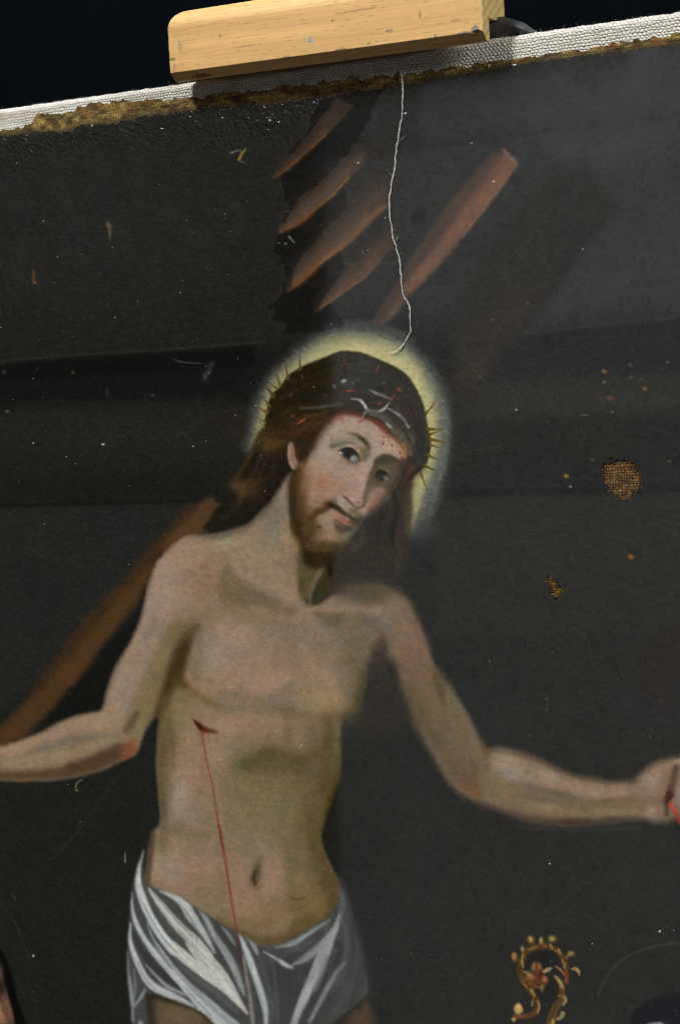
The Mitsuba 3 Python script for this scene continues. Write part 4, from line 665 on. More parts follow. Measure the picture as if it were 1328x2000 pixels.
(1,[-78.45,185.59,-72.42,191.28,-67.76,195.82,-63.88,201.08,-59.98,205.67],[0.43,0.71,0.71,0.57,0.36],[217,219,209],0.83,0.6,'cloth',0),
(1,[-93.29,161.56,-88.28,163,-83.77,165.75,-80.16,170.49],[0.29,0.57,0.57,0.36],[205,211,209],0.84,0.6,'cloth',0),
(1,[-109.95,165.7,-109.42,172.77,-107.32,179.03,-102.65,185.66,-97.19,191.52],[0.22,0.37,0.44,0.44,0.29],[202,209,209],0.85,0.6,'cloth',0),
(1,[-89.6,197.74,-84.16,202.89,-78.07,208.56,-73.32,212.44],[0.36,0.58,0.65,0.58],[207,213,212],0.84,0.6,'cloth',0),
(1,[-112.31,184.75,-110.2,191.03,-106.69,198.44,-102.54,202.5,-96.09,205.29],[0.22,0.44,0.51,0.51,0.37],[207,214,214],0.86,0.6,'cloth',0),
(1,[-57.19,177.59,-55.04,181.76,-52.99,187.18,-50.73,194.45,-48.46,201.72],[0.21,0.49,0.56,0.56,0.42],[202,209,209],0.81,0.6,'cloth',0),
(1,[-74.36,169.91,-71.81,174.08,-68.7,180.08,-65.55,185.43],[0.21,0.35,0.43,0.28],[169,176,176],0.83,0.6,'cloth',0),
(1,[-104.09,167.08,-100.24,174.43,-94.91,181.6,-88.77,187.36],[0.22,0.29,0.36,0.29],[78,79,77],0.85,0.4,'cloth',0),
(1,[-99.18,161.47,-93.76,167.36,-87.64,173.15,-80.82,178.83],[0.22,0.29,0.36,0.29],[78,79,77],0.84,0.4,'cloth',0),
(1,[-83.56,167.64,-79.68,173.62,-75.15,180.14],[0.21,0.36,0.29],[78,79,77],0.83,0.4,'cloth',0),
(1,[-109.7,180.57,-104.37,188.43,-98.15,194.21],[0.22,0.37,0.29],[78,79,77],0.85,0.4,'cloth',0),
(1,[-85.58,202.41,-79.48,208.09,-74.05,212.54],[0.22,0.29,0.22],[78,79,77],0.84,0.4,'cloth',0),
(1,[-109.28,193.53,-106.1,200.32,-101.2,204.29],[0.22,0.29,0.22],[78,79,77],0.86,0.4,'cloth',0),
(1,[-53.93,190.43,-51.71,198.34,-50.15,205.71],[0.21,0.28,0.21],[78,79,77],0.81,0.4,'cloth',0),
(1,[-13.55,182.73,-18.79,191.31,-23.36,199.26,-27.32,207.82],[0.34,0.41,0.41,0.34],[63,63,63],0.9,0.7,'cloth',0),
(1,[-17.43,170.92,-23.88,177.13,-29.58,181.45],[0.27,0.41,0.27],[67,67,67],0.9,0.7,'cloth',0),
(1,[-4.54,165.94,-5.83,175.78,-8.62,188.28],[0.67,0.93,0.8],[58,59,62],1.77,0.6,'cloth',0),
(1,[-1.71,172.91,-2.59,181.5,-5.5,190.96],[0.4,0.53,0.47],[75,77,81],1.33,0.6,'cloth',0),
(1,[-21.88,187.36,-25.79,195.23,-29.29,201.86],[0.27,0.41,0.34],[190,195,195],0.68,0.7,'cloth',0),
(1,[-3.45,164.11,-1.63,171.33,0.58,179.55,1.58,188.97,1.86,195.3],[0.88,0.88,1.1,1.1,1.1],[40,40,38],1.99,0.7,0,0),
(1,[-8.88,148.79,-5.67,155.88,-3.85,163.1],[0.44,0.66,0.66],[46,45,44],1.32,0.6,0,0),
(1,[-5.54,161.2,-3.45,169.46,-2.1,179.01,-4.95,192.73,-8.09,200.45],[1.33,2.26,2.66,2.66,2],[51,50,51],3.1,0.6,'cloth',0),
(1,[-8.95,153.06,-8.69,159.09,-10.42,165.33],[0.4,0.8,0.53],[89,94,99],1.33,0.7,'cloth',0),
(1,[-16.51,167.16,-17.68,174.62,-21.63,183.64,-25.66,193.36],[0.27,0.54,0.68,0.41],[118,121,122],1.8,0.5,'cloth',0),
(1,[-7.84,166.28,-8.07,174.81,-10.96,183.66,-15.63,194.01],[0.4,0.6,0.67,0.54],[91,93,96],1.78,0.55,'cloth',0),
(1,[-3.53,170.68,-3.09,179.12,-5.3,187.89,-9.14,196.29],[0.33,0.53,0.6,0.47],[79,81,85],1.77,0.55,'cloth',0),
(1,[-28.43,184.41,-31.77,193.47,-34.45,202.5,-37.83,211.67],[0.41,0.69,0.82,0.82],[71,71,71],1.83,0.6,'cloth',0),
(1,[-40.64,183.3,-39.88,191.93,-39.99,203.19,-39.96,212.58],[0.55,1.11,1.24,1.11],[60,62,62],1.84,0.6,'cloth',0),
(1,[-44.54,179.99,-42.48,189.74,-41.8,199.66,-42.26,210.99],[0.28,0.55,0.62,0.62],[97,100,101],1.38,0.5,'cloth',0),
(1,[-27.53,191.11,-30.06,198.23,-32.64,206.01],[0.21,0.34,0.34],[183,188,187],0.91,0.5,'cloth',0),
(1,[-30.56,176,-23.46,170.94,-17.81,166.69],[0.2,0.27,0.2],[159,164,165],0.68,0.6,'cloth',0),
(1,[-29.82,184.88,-24.11,180.54,-18.39,175.31],[0.2,0.41,0.27],[147,152,153],0.9,0.6,'cloth',0),
(1,[-7.06,149.05,-3.96,157.83,-1.43,168.13,0.72,177.42,2.33,187.82,2.8,198.37],[1.1,1.32,1.32,1.54,1.54,1.54],[38,37,35],2.65,0.75,0,0),
(1,[-58.27,178.21,-57.9,183.22,-57.45,190.43],[0.61,0.47,0.35],[84,47,41],0.58,0.8,0,0),
(1,[-55.64,192.42,-54.47,203.3,-53.97,216.5],[0.37,0.37,0.37],[127,103,99],0.7,0.35,0,0),
(0,[-19.57,17.19,-15.94,21.27,-9.64,22.67,-12.76,28.41,-15.4,33.57,-18.21,34.22,-19.59,27.45],[82,71,45],2.17,0.85,0,0,0,1),
(0,[-6.75,20.21,-3.4,24.26,-1.97,29.94,-7.65,33.67,-13.81,37.04,-11.99,30.45],[60,53,35],1.51,0.95,0,0,0,1),
(1,[-8.19,21.44,-11.48,26.36,-14.36,31.71,-15.36,36.24],[0.54,0.97,1.19,1.08],[112,100,73],1.51,0.85,0,0),
(1,[-14.34,38.07,-4.52,37.71,5.58,37.96,14.82,39.22],[0.86,1.5,1.93,1.5],[142,123,104],1.93,0.85,0,0),
(1,[-13.4,37.85,-7.92,37.76,-2.31,38.49],[0.43,0.65,0.43],[148,113,95],0.86,0.5,0,0),
(1,[-12.61,39.69,-8.18,41.66,-2.48,41.14],[0.86,1.3,1.08],[102,88,67],1.51,0.7,0,0),
(0,[5.02,12.1,16.08,12.12,25.64,16.1,26.12,26.05,15.05,28.55,3.97,28.25,-2.9,30.35,-2.23,20.19],[46,42,35],3.37,0.9,'painted_man__hair',0,0,1),
(1,[-4.03,30.37,2.88,27.86,10.78,26.18,18.44,26.91,24.77,30.45],[1.48,1.9,1.9,1.48,0.85],[53,49,40],3.17,0.75,0,0),
(2,[7.13,31.25],[9.27,0.63],[-0.52,3.23],[75,67,50],0.7,0),
(2,[10.24,34.65],[6.66,-0.09],[-0.1,1.62],[86,78,60],0.5,0),
(2,[16.05,30.15],[4.29,0.65],[-0.61,2.38],[84,73,57],0.5,0),
(0,[12.84,53.2,16.05,54.73,18.76,60.72,22.56,70.29,25.7,79.88,15.7,88.9,2.52,85.45,4.88,76.71,7.56,69.85,9.33,63.06,10.61,56.92],[44,40,33],3.19,0.85,0,0,0,1),
(2,[13.68,57.43],[2.66,-0.08],[-0.28,4.47],[58,50,39],0.7,0),
(2,[12.42,52.81],[2.22,-0.06],[-0.13,2.03],[77,67,52],0.6,0),
(2,[22.19,37.09],[5.24,-0.08],[-0.27,4.41],[129,112,95],0.6,0),
(2,[18.59,42.17],[3.95,-0.08],[-0.25,4.03],[126,113,99],0.6,0),
(2,[26.06,45.03],[3.79,-1.19],[2.23,7.57],[129,106,90],0.6,0),
(2,[2.85,45.52],[8.08,-0.17],[-0.26,4.08],[111,103,86],0.6,0),
(2,[-6.05,43.66],[5.45,-0.11],[-0.14,2.05],[100,89,72],0.6,0),
(2,[-13.24,48.95],[5.51,-0.13],[-0.2,2.89],[133,112,99],0.5,0),
(2,[5.63,54.62],[4.03,-0.11],[-0.47,7.34],[104,97,79],0.5,0),
(2,[-18.41,30.52],[1.61,-0.02],[-0.31,4.53],[67,58,37],0.7,0),
(0,[1.58,-37.58,10.5,-38.45,17.94,-35.04,22.43,-30.37,28.2,-25.89,30.89,-20.73,28.74,-17.05,25.39,-11.61,21.15,-6.14,16.45,-0.84,11.43,2.11,7.53,7.69,2.76,12.5,-6.48,16.15,-14.16,12.08,-18.04,1.87,-18.03,-8.31,-15.32,-14.35,-13.99,-20.39,-10.16,-23.32,-7.56,-28.28,-3.14,-33.75],[159,138,123],1.26,1.0,'painted_man__face',0,'face',1),
(2,[8.02,-34.18],[10.65,2.41],[-0.93,3.07],[168,149,131],0.85,'face'),
(2,[10,-30.75],[10.12,3.7],[-1.74,3.67],[164,144,126],0.7,'face'),
(2,[21.57,-23.51],[5.74,2.65],[-1.85,3.17],[170,146,131],0.8,'face'),
(2,[17.47,-27.57],[5.76,2.67],[-1.86,3.17],[166,144,126],0.7,'face'),
(2,[-3.78,-24.17],[4.81,0.89],[-2.61,9.8],[163,151,136],0.75,'face'),
(2,[24.96,-25.78],[3.43,1.59],[-1.22,2.1],[177,148,124],0.7,'face'),
(2,[-7.49,-19.24],[3.13,0.32],[-1.33,7.99],[155,140,123],0.7,'face'),
(2,[-4.38,-15.15],[6.74,0.13],[-0.3,4.42],[161,133,114],0.7,'face'),
(2,[-6.02,-10.95],[7.28,1.9],[-1.71,4.64],[159,121,97],0.75,'face'),
(2,[-6.47,-10.96],[4.29,1.12],[-0.93,2.51],[161,110,86],0.55,'face'),
(2,[-1.19,-12.48],[4.48,0.08],[-0.19,2.81],[161,122,102],0.6,'face'),
(2,[-13.5,-14.32],[2.73,0.05],[-0.69,10.1],[140,108,84],0.8,'face'),
(2,[-11.98,-3.16],[5.91,0.07],[-0.36,5.27],[144,114,88],0.75,'face'),
(2,[-4.92,-7.11],[5.75,-1.27],[0.54,2.34],[161,127,106],0.7,'face'),
(2,[6.77,-14.93],[6.64,0.13],[-0.26,3.98],[164,142,126],0.8,'face'),
(2,[14.16,-20.14],[2.82,1.01],[-1.56,3.32],[166,146,131],0.85,'face'),
(2,[11.62,-14.83],[2.51,0.67],[-2.08,5.72],[170,144,131],0.8,'face'),
(2,[9.32,-9.9],[2.94,0.77],[-1.67,4.6],[168,135,124],0.85,'face'),
(2,[8.38,-5.52],[3.32,0.04],[-0.15,2.4],[170,137,126],0.85,'face'),
(2,[4.52,-7.57],[2.22,0.03],[-0.1,1.6],[166,133,119],0.7,'face'),
(1,[-1.63,-5.85,0.49,-7.43,3.25,-8.59,6,-9.95],[0.42,0.42,0.42,0.42],[144,113,97],0.85,0.6,'face',0),
(1,[1.46,-8.62,2.03,-7.01,3.08,-5.99],[0.32,0.42,0.42],[137,102,88],0.63,0.6,'face',0),
(1,[2.42,-6.2,3.7,-5.38,5.17,-3.96,6.01,-3.15],[0.17,0.42,0.46,0.32],[75,55,39],0.53,0.9,'face',0),
(1,[5.58,-3.35,7.29,-2.33,9.47,-1.91,11.28,-2.49],[0.32,0.5,0.59,0.42],[95,74,55],0.84,0.75,'face',0),
(2,[8.93,-3.71],[1.33,0.02],[-0.03,0.5],[118,74,62],0.9,'face'),
(0,[-1.67,-5.25,0.37,-5.63,3.78,-3.17,4.91,0.05,4.41,0.84,1.89,-1.59,-0.66,-3.63],[148,137,115],0.85,0.9,0,'face',0,1),
(2,[6.91,0.07],[3.03,0.52],[-0.46,1.77],[109,95,69],0.8,'face'),
(2,[9.19,2.49],[3.1,0.02],[-0.12,1.8],[82,67,52],0.7,'face'),
(2,[5.8,0.06],[1.33,0.01],[-0.1,1.6],[135,124,102],0.5,'face'),
(0,[14.98,-15.76,16.95,-19.28,19.46,-21,22.95,-21.31,27.18,-19.83,30.1,-18.2,27.23,-13.54,24.19,-9.65,21.25,-7.72,17,-9.57,14.73,-8.42,12.79,-5.46,11.04,-2.29,10.99,-4.89,12.09,-8.26,13.41,-11.82],[84,72,60],1.87,0.95,0,'face',0,1),
(2,[20.73,-20.38],[3.87,0.4],[-0.22,1.37],[63,53,39],0.85,'face'),
(2,[17.53,-18.08],[1.61,0.58],[-0.86,1.84],[68,58,47],0.7,'face'),
(2,[21.65,-17.79],[2.27,0.61],[-0.34,0.95],[109,95,87],0.7,'face'),
(2,[26.16,-17.11],[1.64,0.44],[-0.81,2.26],[91,78,61],0.7,'face'),
(2,[24.24,-13.99],[1.19,0.43],[-0.85,1.84],[102,86,74],0.6,'face'),
(2,[15.57,-14.76],[1.07,0.19],[-0.7,2.72],[72,61,50],0.7,'face'),
(2,[18.58,-10.34],[2.9,0.77],[-0.41,1.14],[109,89,74],0.7,'face'),
(0,[16.99,-9.38,19.99,-8.53,21.68,-7.72,19.79,-5.37,17.23,-2.82,14.45,-0.46,11.96,0.71,12.51,-1.08,14.28,-4.64,15.77,-7.41],[122,94,80],1.46,0.95,0,'face',0,1),
(2,[16.59,-6.6],[0.96,0.43],[-1.76,3.04],[159,121,105],0.85,'face'),
(2,[18.66,-8.16],[1.15,0.52],[-0.83,1.42],[146,113,98],0.6,'face'),
(2,[14.34,-2.25],[0.92,0.51],[-1.09,1.54],[148,110,95],0.7,'face'),
(2,[19.87,-6.56],[1.28,0.71],[-1.2,1.7],[95,74,62],0.6,'face'),
(1,[14.12,-12.6,12.85,-9.84,11.79,-7.07,11.15,-3.89],[0.42,0.46,0.42,0.42],[86,71,57],1.05,0.55,'face',0),
(1,[17.16,-19.08,19.21,-20.42,22.06,-20.94,25.65,-19.48,27.93,-17.85],[0.62,1.03,1.24,1.03,0.83],[61,51,39],1.03,0.85,'face',0),
(2,[26.55,-16.51],[1.59,0.57],[-1.02,2.2],[95,84,65],0.7,'face'),
(2,[24.11,-12.02],[1.53,0.69],[-1.64,2.83],[100,86,74],0.6,'face'),
(1,[18.79,-17.26,20.71,-16.63,22.59,-15.41,23.78,-13.61],[0.41,0.52,0.52,0.41],[120,102,90],0.62,0.85,'face',0),
(0,[16.59,-13.55,17.6,-15.71,19.38,-16.26,21.49,-15.23,22.9,-13.43,21.94,-11.87,19.33,-11.91,17.42,-12.74],[29,25,18],0.62,0.97,0,'face',0,1),
(2,[21.35,-12.86],[1.09,0.61],[-0.54,0.76],[122,122,117],0.9,'face'),
(2,[20.83,-11.49],[1,0.36],[-0.52,1.11],[95,88,86],0.7,'face'),
(2,[17.73,-10.75],[2.91,0.77],[-0.34,0.95],[86,72,57],0.6,'face'),
(2,[10.61,-23],[3.46,2.36],[-1.64,1.91],[109,97,74],0.85,'face'),
(2,[13.05,-23.34],[1.61,0.58],[-1.39,2.94],[98,85,62],0.85,'face'),
(2,[7.58,-27.45],[5.46,1.49],[-0.56,1.52],[142,128,108],0.7,'face'),
(2,[0.85,-26.44],[3.57,0.1],[-0.11,1.59],[109,102,83],0.7,'face'),
(1,[6.68,-30.66,9.29,-29.98,11.62,-28.53,13.29,-27.09,14.49,-25.28],[0.31,0.73,1.04,1.04,0.83],[79,69,52],1.04,0.9,'face',0),
(1,[10.77,-28.95,12.46,-27.91,13.89,-26.28],[0.42,0.63,0.52],[51,41,27],0.63,0.8,'face',0),
(1,[2.96,-31.37,5.59,-30.89,7.76,-30.23],[0.42,0.63,0.42],[126,115,99],1.05,0.6,'face',0),
(1,[-1.41,-26.11,1.28,-26.23,4,-26.95,6.23,-27.09,8.4,-26.44],[0.63,0.74,0.63,0.53,0.42],[95,87,69],0.84,0.8,'face',0),
(0,[1.81,-24.02,3.87,-24.97,6.31,-24.9,8.45,-23.85,9.88,-22.03,10.39,-19.63,8.8,-18.87,6.18,-19.53,3.64,-21.38],[95,88,78],0.73,0.95,0,'face',0,1),
(0,[2.47,-24.01,4.08,-24.76,6.52,-24.7,8.43,-23.45,8.96,-21.45,7.12,-20.3,4.96,-21.15,3.28,-22.79],[32,31,25],0.53,0.97,0,'face',0,1),
(2,[8.04,-20.88],[1.52,0.55],[-0.57,1.2],[122,130,129],0.95,'face'),
(2,[7.38,-20.89],[0.66,0.02],[-0.03,0.44],[159,166,167],0.75,'face'),
(2,[5.27,-22.54],[1.33,0.03],[-0.08,1.19],[15,13,8],0.8,'face'),
(1,[2.03,-24.02,4.08,-24.76,6.52,-24.7,8.66,-23.65,10.1,-22.02,10.62,-19.82],[0.31,0.42,0.42,0.42,0.42,0.31],[48,40,27],0.34,0.85,'face',0),
(2,[2.42,-23.21],[0.36,0.01],[-0.04,0.6],[219,221,215],0.95,'face'),
(2,[3.42,-23.18],[0.44,0.01],[-0.01,0.2],[176,178,173],0.6,'face'),
(1,[4.61,-26.14,7.04,-25.88,9.17,-24.63,10.8,-22.6],[0.46,0.63,0.63,0.42],[166,137,123],0.63,0.85,'face',0),
(1,[1.25,-22.44,3.11,-20.2,5.67,-18.54,8.74,-18.08,10.57,-19.03],[0.42,0.53,0.53,0.53,0.42],[142,115,99],0.84,0.75,'face',0),
(2,[3.92,-18.98],[0.93,0.52],[-0.37,0.51],[170,124,108],0.7,'face'),
(2,[1.41,-21.44],[0.89,0.02],[-0.11,1.6],[177,155,137],0.6,'face'),
(0,[-21.12,-13.45,-21.62,-6.33,-21.58,-0.21,-20.62,2.46,-21.07,5.72,-19.43,8.59,-18.29,12.07,-17.27,17.19,-15.65,20.45,-13.5,22.49,-10.54,22.47,-7.68,20.62,-6.46,22.65,-5.77,25.9,-3.63,24.26,-2.12,18.57,-1.41,14.52,-5.18,13.71,-10.34,12.9,-13.34,10.04,-14.97,7.18,-13.81,3.53,-13.63,0.89,-15.18,-3.19,-16.24,-7.68,-15.32,-14.35,-15.5,-18.4,-18.31,-17.45],[56,43,26],1.94,0.95,'painted_man__beard',0,0,1),
(0,[-14.93,-0.14,-11.85,1.51,-8.41,4.38,-6.07,10.06,-2.85,12.5,-1.94,15.74,-8.68,15.13,-13.41,11.06,-16.26,5.95],[93,73,46],2.36,0.75,0,0,0,1),
(2,[-19.41,4.92],[2.07,0.01],[-0.28,4.08],[63,49,26],0.8,0),
(2,[-13.47,18.61],[3.66,-0.01],[-0.22,3.27],[47,34,21],0.85,0),
(2,[-6.61,18.18],[4.08,-0.01],[-0.19,2.85],[43,32,21],0.85,0),
(2,[-15.77,12.08],[2.29,0],[-0.2,2.86],[58,41,26],0.7,0),
(2,[-5.07,22.24],[1.36,-0.01],[-0.22,3.25],[32,19,8],0.8,0),
(2,[-18.95,-8.32],[1.84,0.03],[-0.57,8.13],[63,47,28],0.7,0),
(2,[-14.29,3.93],[1.83,0.01],[-0.2,2.85],[82,65,37],0.6,0),
(2,[-9.74,14.12],[4.55,0],[-0.11,1.63],[84,67,37],0.7,0),
(1,[-20.64,2.87,-20.31,7.98,-18.13,13.09,-16.65,18.21],[0.54,0.54,0.54,0.54],[106,95,47],1.08,0.6,0,0),
(2,[-15.92,-12.34],[1.83,0.03],[-0.42,6.07],[95,69,45],0.7,0),
(2,[-16.09,-3.2],[2.29,0.03],[-0.28,4.06],[106,82,54],0.7,0),
(0,[-9.26,3.56,-7.03,0.74,-4.21,-0.85,-1.78,-0.22,-1.28,2.41,-3.04,5.22,-5.8,6.01,-8.01,5.19],[144,121,100],1.07,0.9,0,0,0,1),
(2,[-2.14,8.66],[5.7,0.93],[-0.78,2.98],[148,122,97],0.9,0),
(2,[-6.07,10.06],[5.43,0.01],[-0.19,2.84],[129,103,76],0.7,0),
(2,[1.18,9.27],[3.13,0.01],[-0.16,2.42],[129,111,83],0.6,0),
(2,[-4,12.9],[5.86,0],[-0.12,1.82],[95,74,39],0.75,0),
(2,[-10.85,7],[3.18,0.02],[-0.17,2.44],[108,84,58],0.7,0),
(2,[5.08,11.1],[3.73,2.02],[-2.94,4.18],[72,67,55],0.75,0),
(2,[7.57,7.09],[2.86,0.97],[-1.58,3.39],[77,67,57],0.6,0),
(0,[-2.27,3.81,0.34,5.04,4.09,5.86,4.89,7.28,2.16,8.07,-0.87,6.44],[75,61,47],0.85,0.9,0,0,0,1),
(1,[-12.36,2.32,-10.65,0.71,-8.52,-0.69,-5.71,-2.07,-3.39,-3.06],[0.73,1.16,1.5,1.5,1.28],[58,42,23],1.18,0.95,0,0),
(1,[-5.18,-3.28,-2.5,-2.85,0.08,-1.21,2.43,0.43,5.22,2.06,8.2,4.08],[1.06,1.19,1.02,0.76,0.64,0.64],[38,25,8],1.06,0.93,0,0),
(2,[-1.72,-4.45],[3.06,0.53],[-0.31,1.19],[104,93,74],0.7,0),
(2,[-3.8,-3.67],[1.8,0.02],[-0.05,0.81],[48,34,11],0.6,0),
(0,[-1.81,0.18,0.83,1.01,3.39,2.84,4.86,4.26,3.47,5.06,1.3,4.04,-0.62,2.61],[146,97,82],0.64,0.92,0,0,0,1),
(2,[2.67,3.64],[1.23,0.82],[-0.49,0.57],[166,97,81],0.7,0),
(2,[-0.53,1.2],[1.03,0.35],[-0.31,0.66],[159,113,97],0.6,0),
(1,[4.22,3.86,5.96,4.47,7.71,4.88],[0.42,0.63,0.42],[70,53,44],0.84,0.8,0,0),
(1,[-1.77,3.01,-0.04,4.03,2.12,5.25,4.31,5.87],[0.32,0.64,0.85,0.64],[75,61,47],0.64,0.85,0,0),
(2,[-0.37,5.64],[2.03,0.77],[-0.48,0.93],[75,61,47],0.75,0),
(2,[-0.98,1.2],[0.94,0.51],[-0.49,0.69],[155,117,100],0.7,0),
(2,[5.59,3.26],[1.12,0.61],[-0.49,0.69],[61,45,33],0.7,0),
(1,[-9.39,5.59,-8.05,5.8],[0.34,0.34],[56,45,37],0.32,0.9,0,0),
(2,[-14.21,12.69],[0.46,0.15],[-0.37,0.77],[177,177,170],0.7,0),
(2,[-14.72,13.51],[1.14,0],[-0.02,0.24],[161,161,153],0.6,0),
(0,[-20.42,-26.62,-19.15,-28.41,-17.59,-27.76,-17.2,-23.5,-16.26,-20.65,-17.14,-17.83,-19.01,-17.26,-20.48,-19.32,-20.91,-22.99],[140,107,89],0.75,0.97,'painted_man__face',0,0,1),
(1,[-19.99,-26.2,-20.45,-22.97,-19.99,-19.72,-18.74,-17.87],[0.43,0.54,0.54,0.43],[178,142,125],0.65,0.8,0,0),
(2,[-17.08,-28.55],[1.6,0.05],[-0.07,1.01],[50,39,27],0.8,0),
(1,[-17.57,-28.16,-16.85,-25.31,-16.82,-22.48,-15.82,-20.43],[0.54,0.64,0.54,0.43],[67,49,33],0.86,0.85,0,0),
(2,[-18.81,-20.1],[1.15,0.03],[-0.1,1.42],[157,121,103],0.6,0),
(2,[-19.42,-24.57],[0.69,0.02],[-0.13,1.82],[157,123,106],0.6,0),
(1,[-17.84,-17.64,-16.38,-18.83,-15.59,-20.43],[0.43,0.43,0.43],[99,73,52],0.65,0.6,0,0),
(0,[-18.2,-28.99,-14.53,-32.51,-6.37,-35.86,-0.72,-36.46,-3.17,-33.35,-6.6,-29.05,-9.16,-24.71,-11.61,-21.95,-13.83,-19.38,-14.9,-20.41,-15.75,-21.44,-16.68,-24.5],[45,35,23],1.71,0.97,'painted_man__hair',0,0,1),
(2,[-14.7,-23.44],[1.82,0.05],[-0.19,2.82],[47,34,20],0.8,0),
(2,[-10.13,-30.36],[3.16,0.09],[-0.25,3.61],[45,31,20],0.6,0),
(2,[-13.82,-19.58],[1.14,0.03],[-0.14,2.02],[91,65,43],0.5,0),
(1,[-0.3,-36.05,-3.64,-32.97,-6.84,-28.86,-9.64,-24.32],[0.85,0.85,0.85,0.64],[91,69,54],1.7,0.65,0,0),
(1,[2.43,-36.95,-1.33,-34.09,-4.5,-30.19,-7.27,-25.86,-9.35,-21.9],[0.64,0.85,0.85,0.64,0.64],[121,107,94],1.91,0.6,0,0),
(1,[-14.91,-26.88,-16.56,-22.88,-15.39,-20.02],[0.54,0.64,0.43],[63,45,28],0.64,0.7,0,0),
(2,[13,-22.55],[1.74,0.8],[-1.25,2.12],[102,91,69],0.75,'face'),
(2,[10.71,-21.21],[1.42,0.51],[-0.52,1.11],[124,109,90],0.5,'face'),
(2,[7.63,-28.24],[3.3,1.08],[-0.4,0.93],[135,126,108],0.6,'face'),
(2,[0.98,-28.44],[3.12,0.09],[-0.11,1.59],[135,128,115],0.5,'face'),
(2,[-0.99,-25.69],[1.34,0.04],[-0.07,1],[95,88,72],0.6,'face'),
(1,[4.32,-25.05,6.09,-24.91,7.82,-24.27,9.26,-22.64,10.01,-20.63],[0.25,0.34,0.38,0.34,0.25],[32,25,14],0.34,0.8,'face',0),
(2,[6.21,-23.31],[1.17,0.53],[-0.53,0.89],[29,28,22],0.65,'face'),
(2,[9.34,-20.45],[0.61,0.22],[-0.44,0.92],[100,93,81],0.7,'face'),
(1,[2.35,-22.21,4.04,-20.77,6.17,-19.33,8.34,-18.68,9.94,-19.44],[0.21,0.25,0.29,0.29,0.21],[93,79,65],0.42,0.7,'face',0),
(2,[14.73,-18.74],[1.41,0.51],[-1.21,2.58],[170,150,135],0.6,'face'),
(2,[16.91,-22.05],[2.18,0.05],[-0.1,1.58],[159,139,122],0.5,'face'),
(2,[19.81,-19.61],[3.04,0.07],[-0.06,0.99],[65,56,42],0.7,'face'),
(2,[24.95,-18.51],[1.99,0.72],[-0.51,1.1],[79,69,52],0.7,'face'),
(2,[18.07,-12.73],[1.04,0.28],[-0.68,1.9],[70,58,47],0.6,'face'),
(2,[23.66,-15.19],[1.34,0.61],[-0.82,1.41],[109,95,81],0.6,'face'),
(2,[19.69,-10.72],[2.4,0.85],[-0.34,0.74],[95,79,65],0.6,'face'),
(1,[14.95,-15.36,13.66,-12.21,12.59,-9.25,11.74,-6.27,11.12,-3.49],[0.33,0.29,0.31,0.38,0.31],[77,64,50],0.84,0.5,'face',0),
(2,[15.52,-3.44],[1.1,0.61],[-1.45,2.05],[131,97,81],0.6,'face'),
(2,[13.38,-0.87],[1.21,0.42],[-0.7,1.49],[118,91,72],0.6,'face'),
(2,[19.48,-7.35],[1.2,0.42],[-0.6,1.29],[164,124,108],0.5,'face'),
(2,[6.58,-11.94],[2.22,0.04],[-0.18,2.79],[159,133,119],0.5,'face'),
(2,[3.36,-10.39],[1.71,-0.52],[0.32,0.95],[148,120,104],0.6,'face'),
(2,[7.58,-6.93],[1.33,0.02],[-0.1,1.6],[175,144,131],0.6,'face'),
(2,[9.46,-5.11],[1.1,0.01],[-0.08,1.2],[161,128,117],0.6,'face'),
(1,[8.15,-1.92,9.9,-1.7,11.29,-2.69],[0.29,0.29,0.29],[82,63,44],0.63,0.5,'face',0),
(2,[1.19,-4.41],[1.34,0.02],[-0.09,1.4],[159,148,131],0.7,'face'),
(2,[4.12,-1.57],[1.09,-0.25],[0.36,1.55],[144,133,113],0.6,'face'),
(2,[6.96,-0.73],[1.77,0.02],[-0.08,1.2],[95,81,60],0.7,'face'),
(2,[-13.71,-11.29],[2.28,0.04],[-0.42,6.07],[121,93,69],0.6,'face'),
(2,[-15.49,-5.23],[1.83,0.02],[-0.36,5.28],[91,69,45],0.75,'face'),
(2,[-13.1,-0.12],[2.28,0.02],[-0.19,2.84],[99,76,50],0.6,'face'),
(2,[-9.37,-8.18],[3.17,0.05],[-0.27,4.04],[153,123,101],0.5,'face'),
(2,[-7.45,-3.1],[3.04,-0.93],[0.65,1.91],[133,106,80],0.6,'face'),
(2,[-11.09,-16.29],[1.81,0.04],[-0.19,2.82],[144,121,101],0.5,'face'),
(2,[-20.06,-2.23],[1.61,0.02],[-0.57,8.15],[50,39,23],0.75,0),
(2,[-18.56,5.94],[1.84,0.01],[-0.28,4.08],[50,39,21],0.7,0),
(2,[-15.66,17.18],[2.75,-0.01],[-0.25,3.68],[41,30,19],0.7,0),
(2,[-8.81,17.17],[3.18,-0.01],[-0.16,2.44],[50,37,23],0.7,0),
(2,[-2.95,-2.85],[1.71,0.44],[-0.28,0.78],[38,25,8],0.45,0),
(1,[-13.24,1.91,-11.34,0.7,-8.98,-0.49],[0.43,0.64,0.86],[86,65,39],1.07,0.6,0,0),
(2,[-0.25,7.25],[2.06,0.7],[-0.45,0.95],[65,55,42],0.7,0),
(2,[5.41,6.07],[1.78,0.01],[-0.1,1.61],[61,53,44],0.7,0),
(2,[8.7,3.29],[1.77,0.01],[-0.1,1.6],[61,50,40],0.7,0),
(2,[7.37,10.1],[2.66,0.01],[-0.18,2.81],[56,51,43],0.7,0),
(2,[-5.56,2.37],[1.81,0.01],[-0.11,1.62],[151,129,110],0.6,0),
(2,[-3.75,9.06],[2.7,0.01],[-0.11,1.62],[144,117,93],0.6,0),
(2,[0.21,10.48],[2.24,0.01],[-0.09,1.41],[131,109,81],0.6,0),
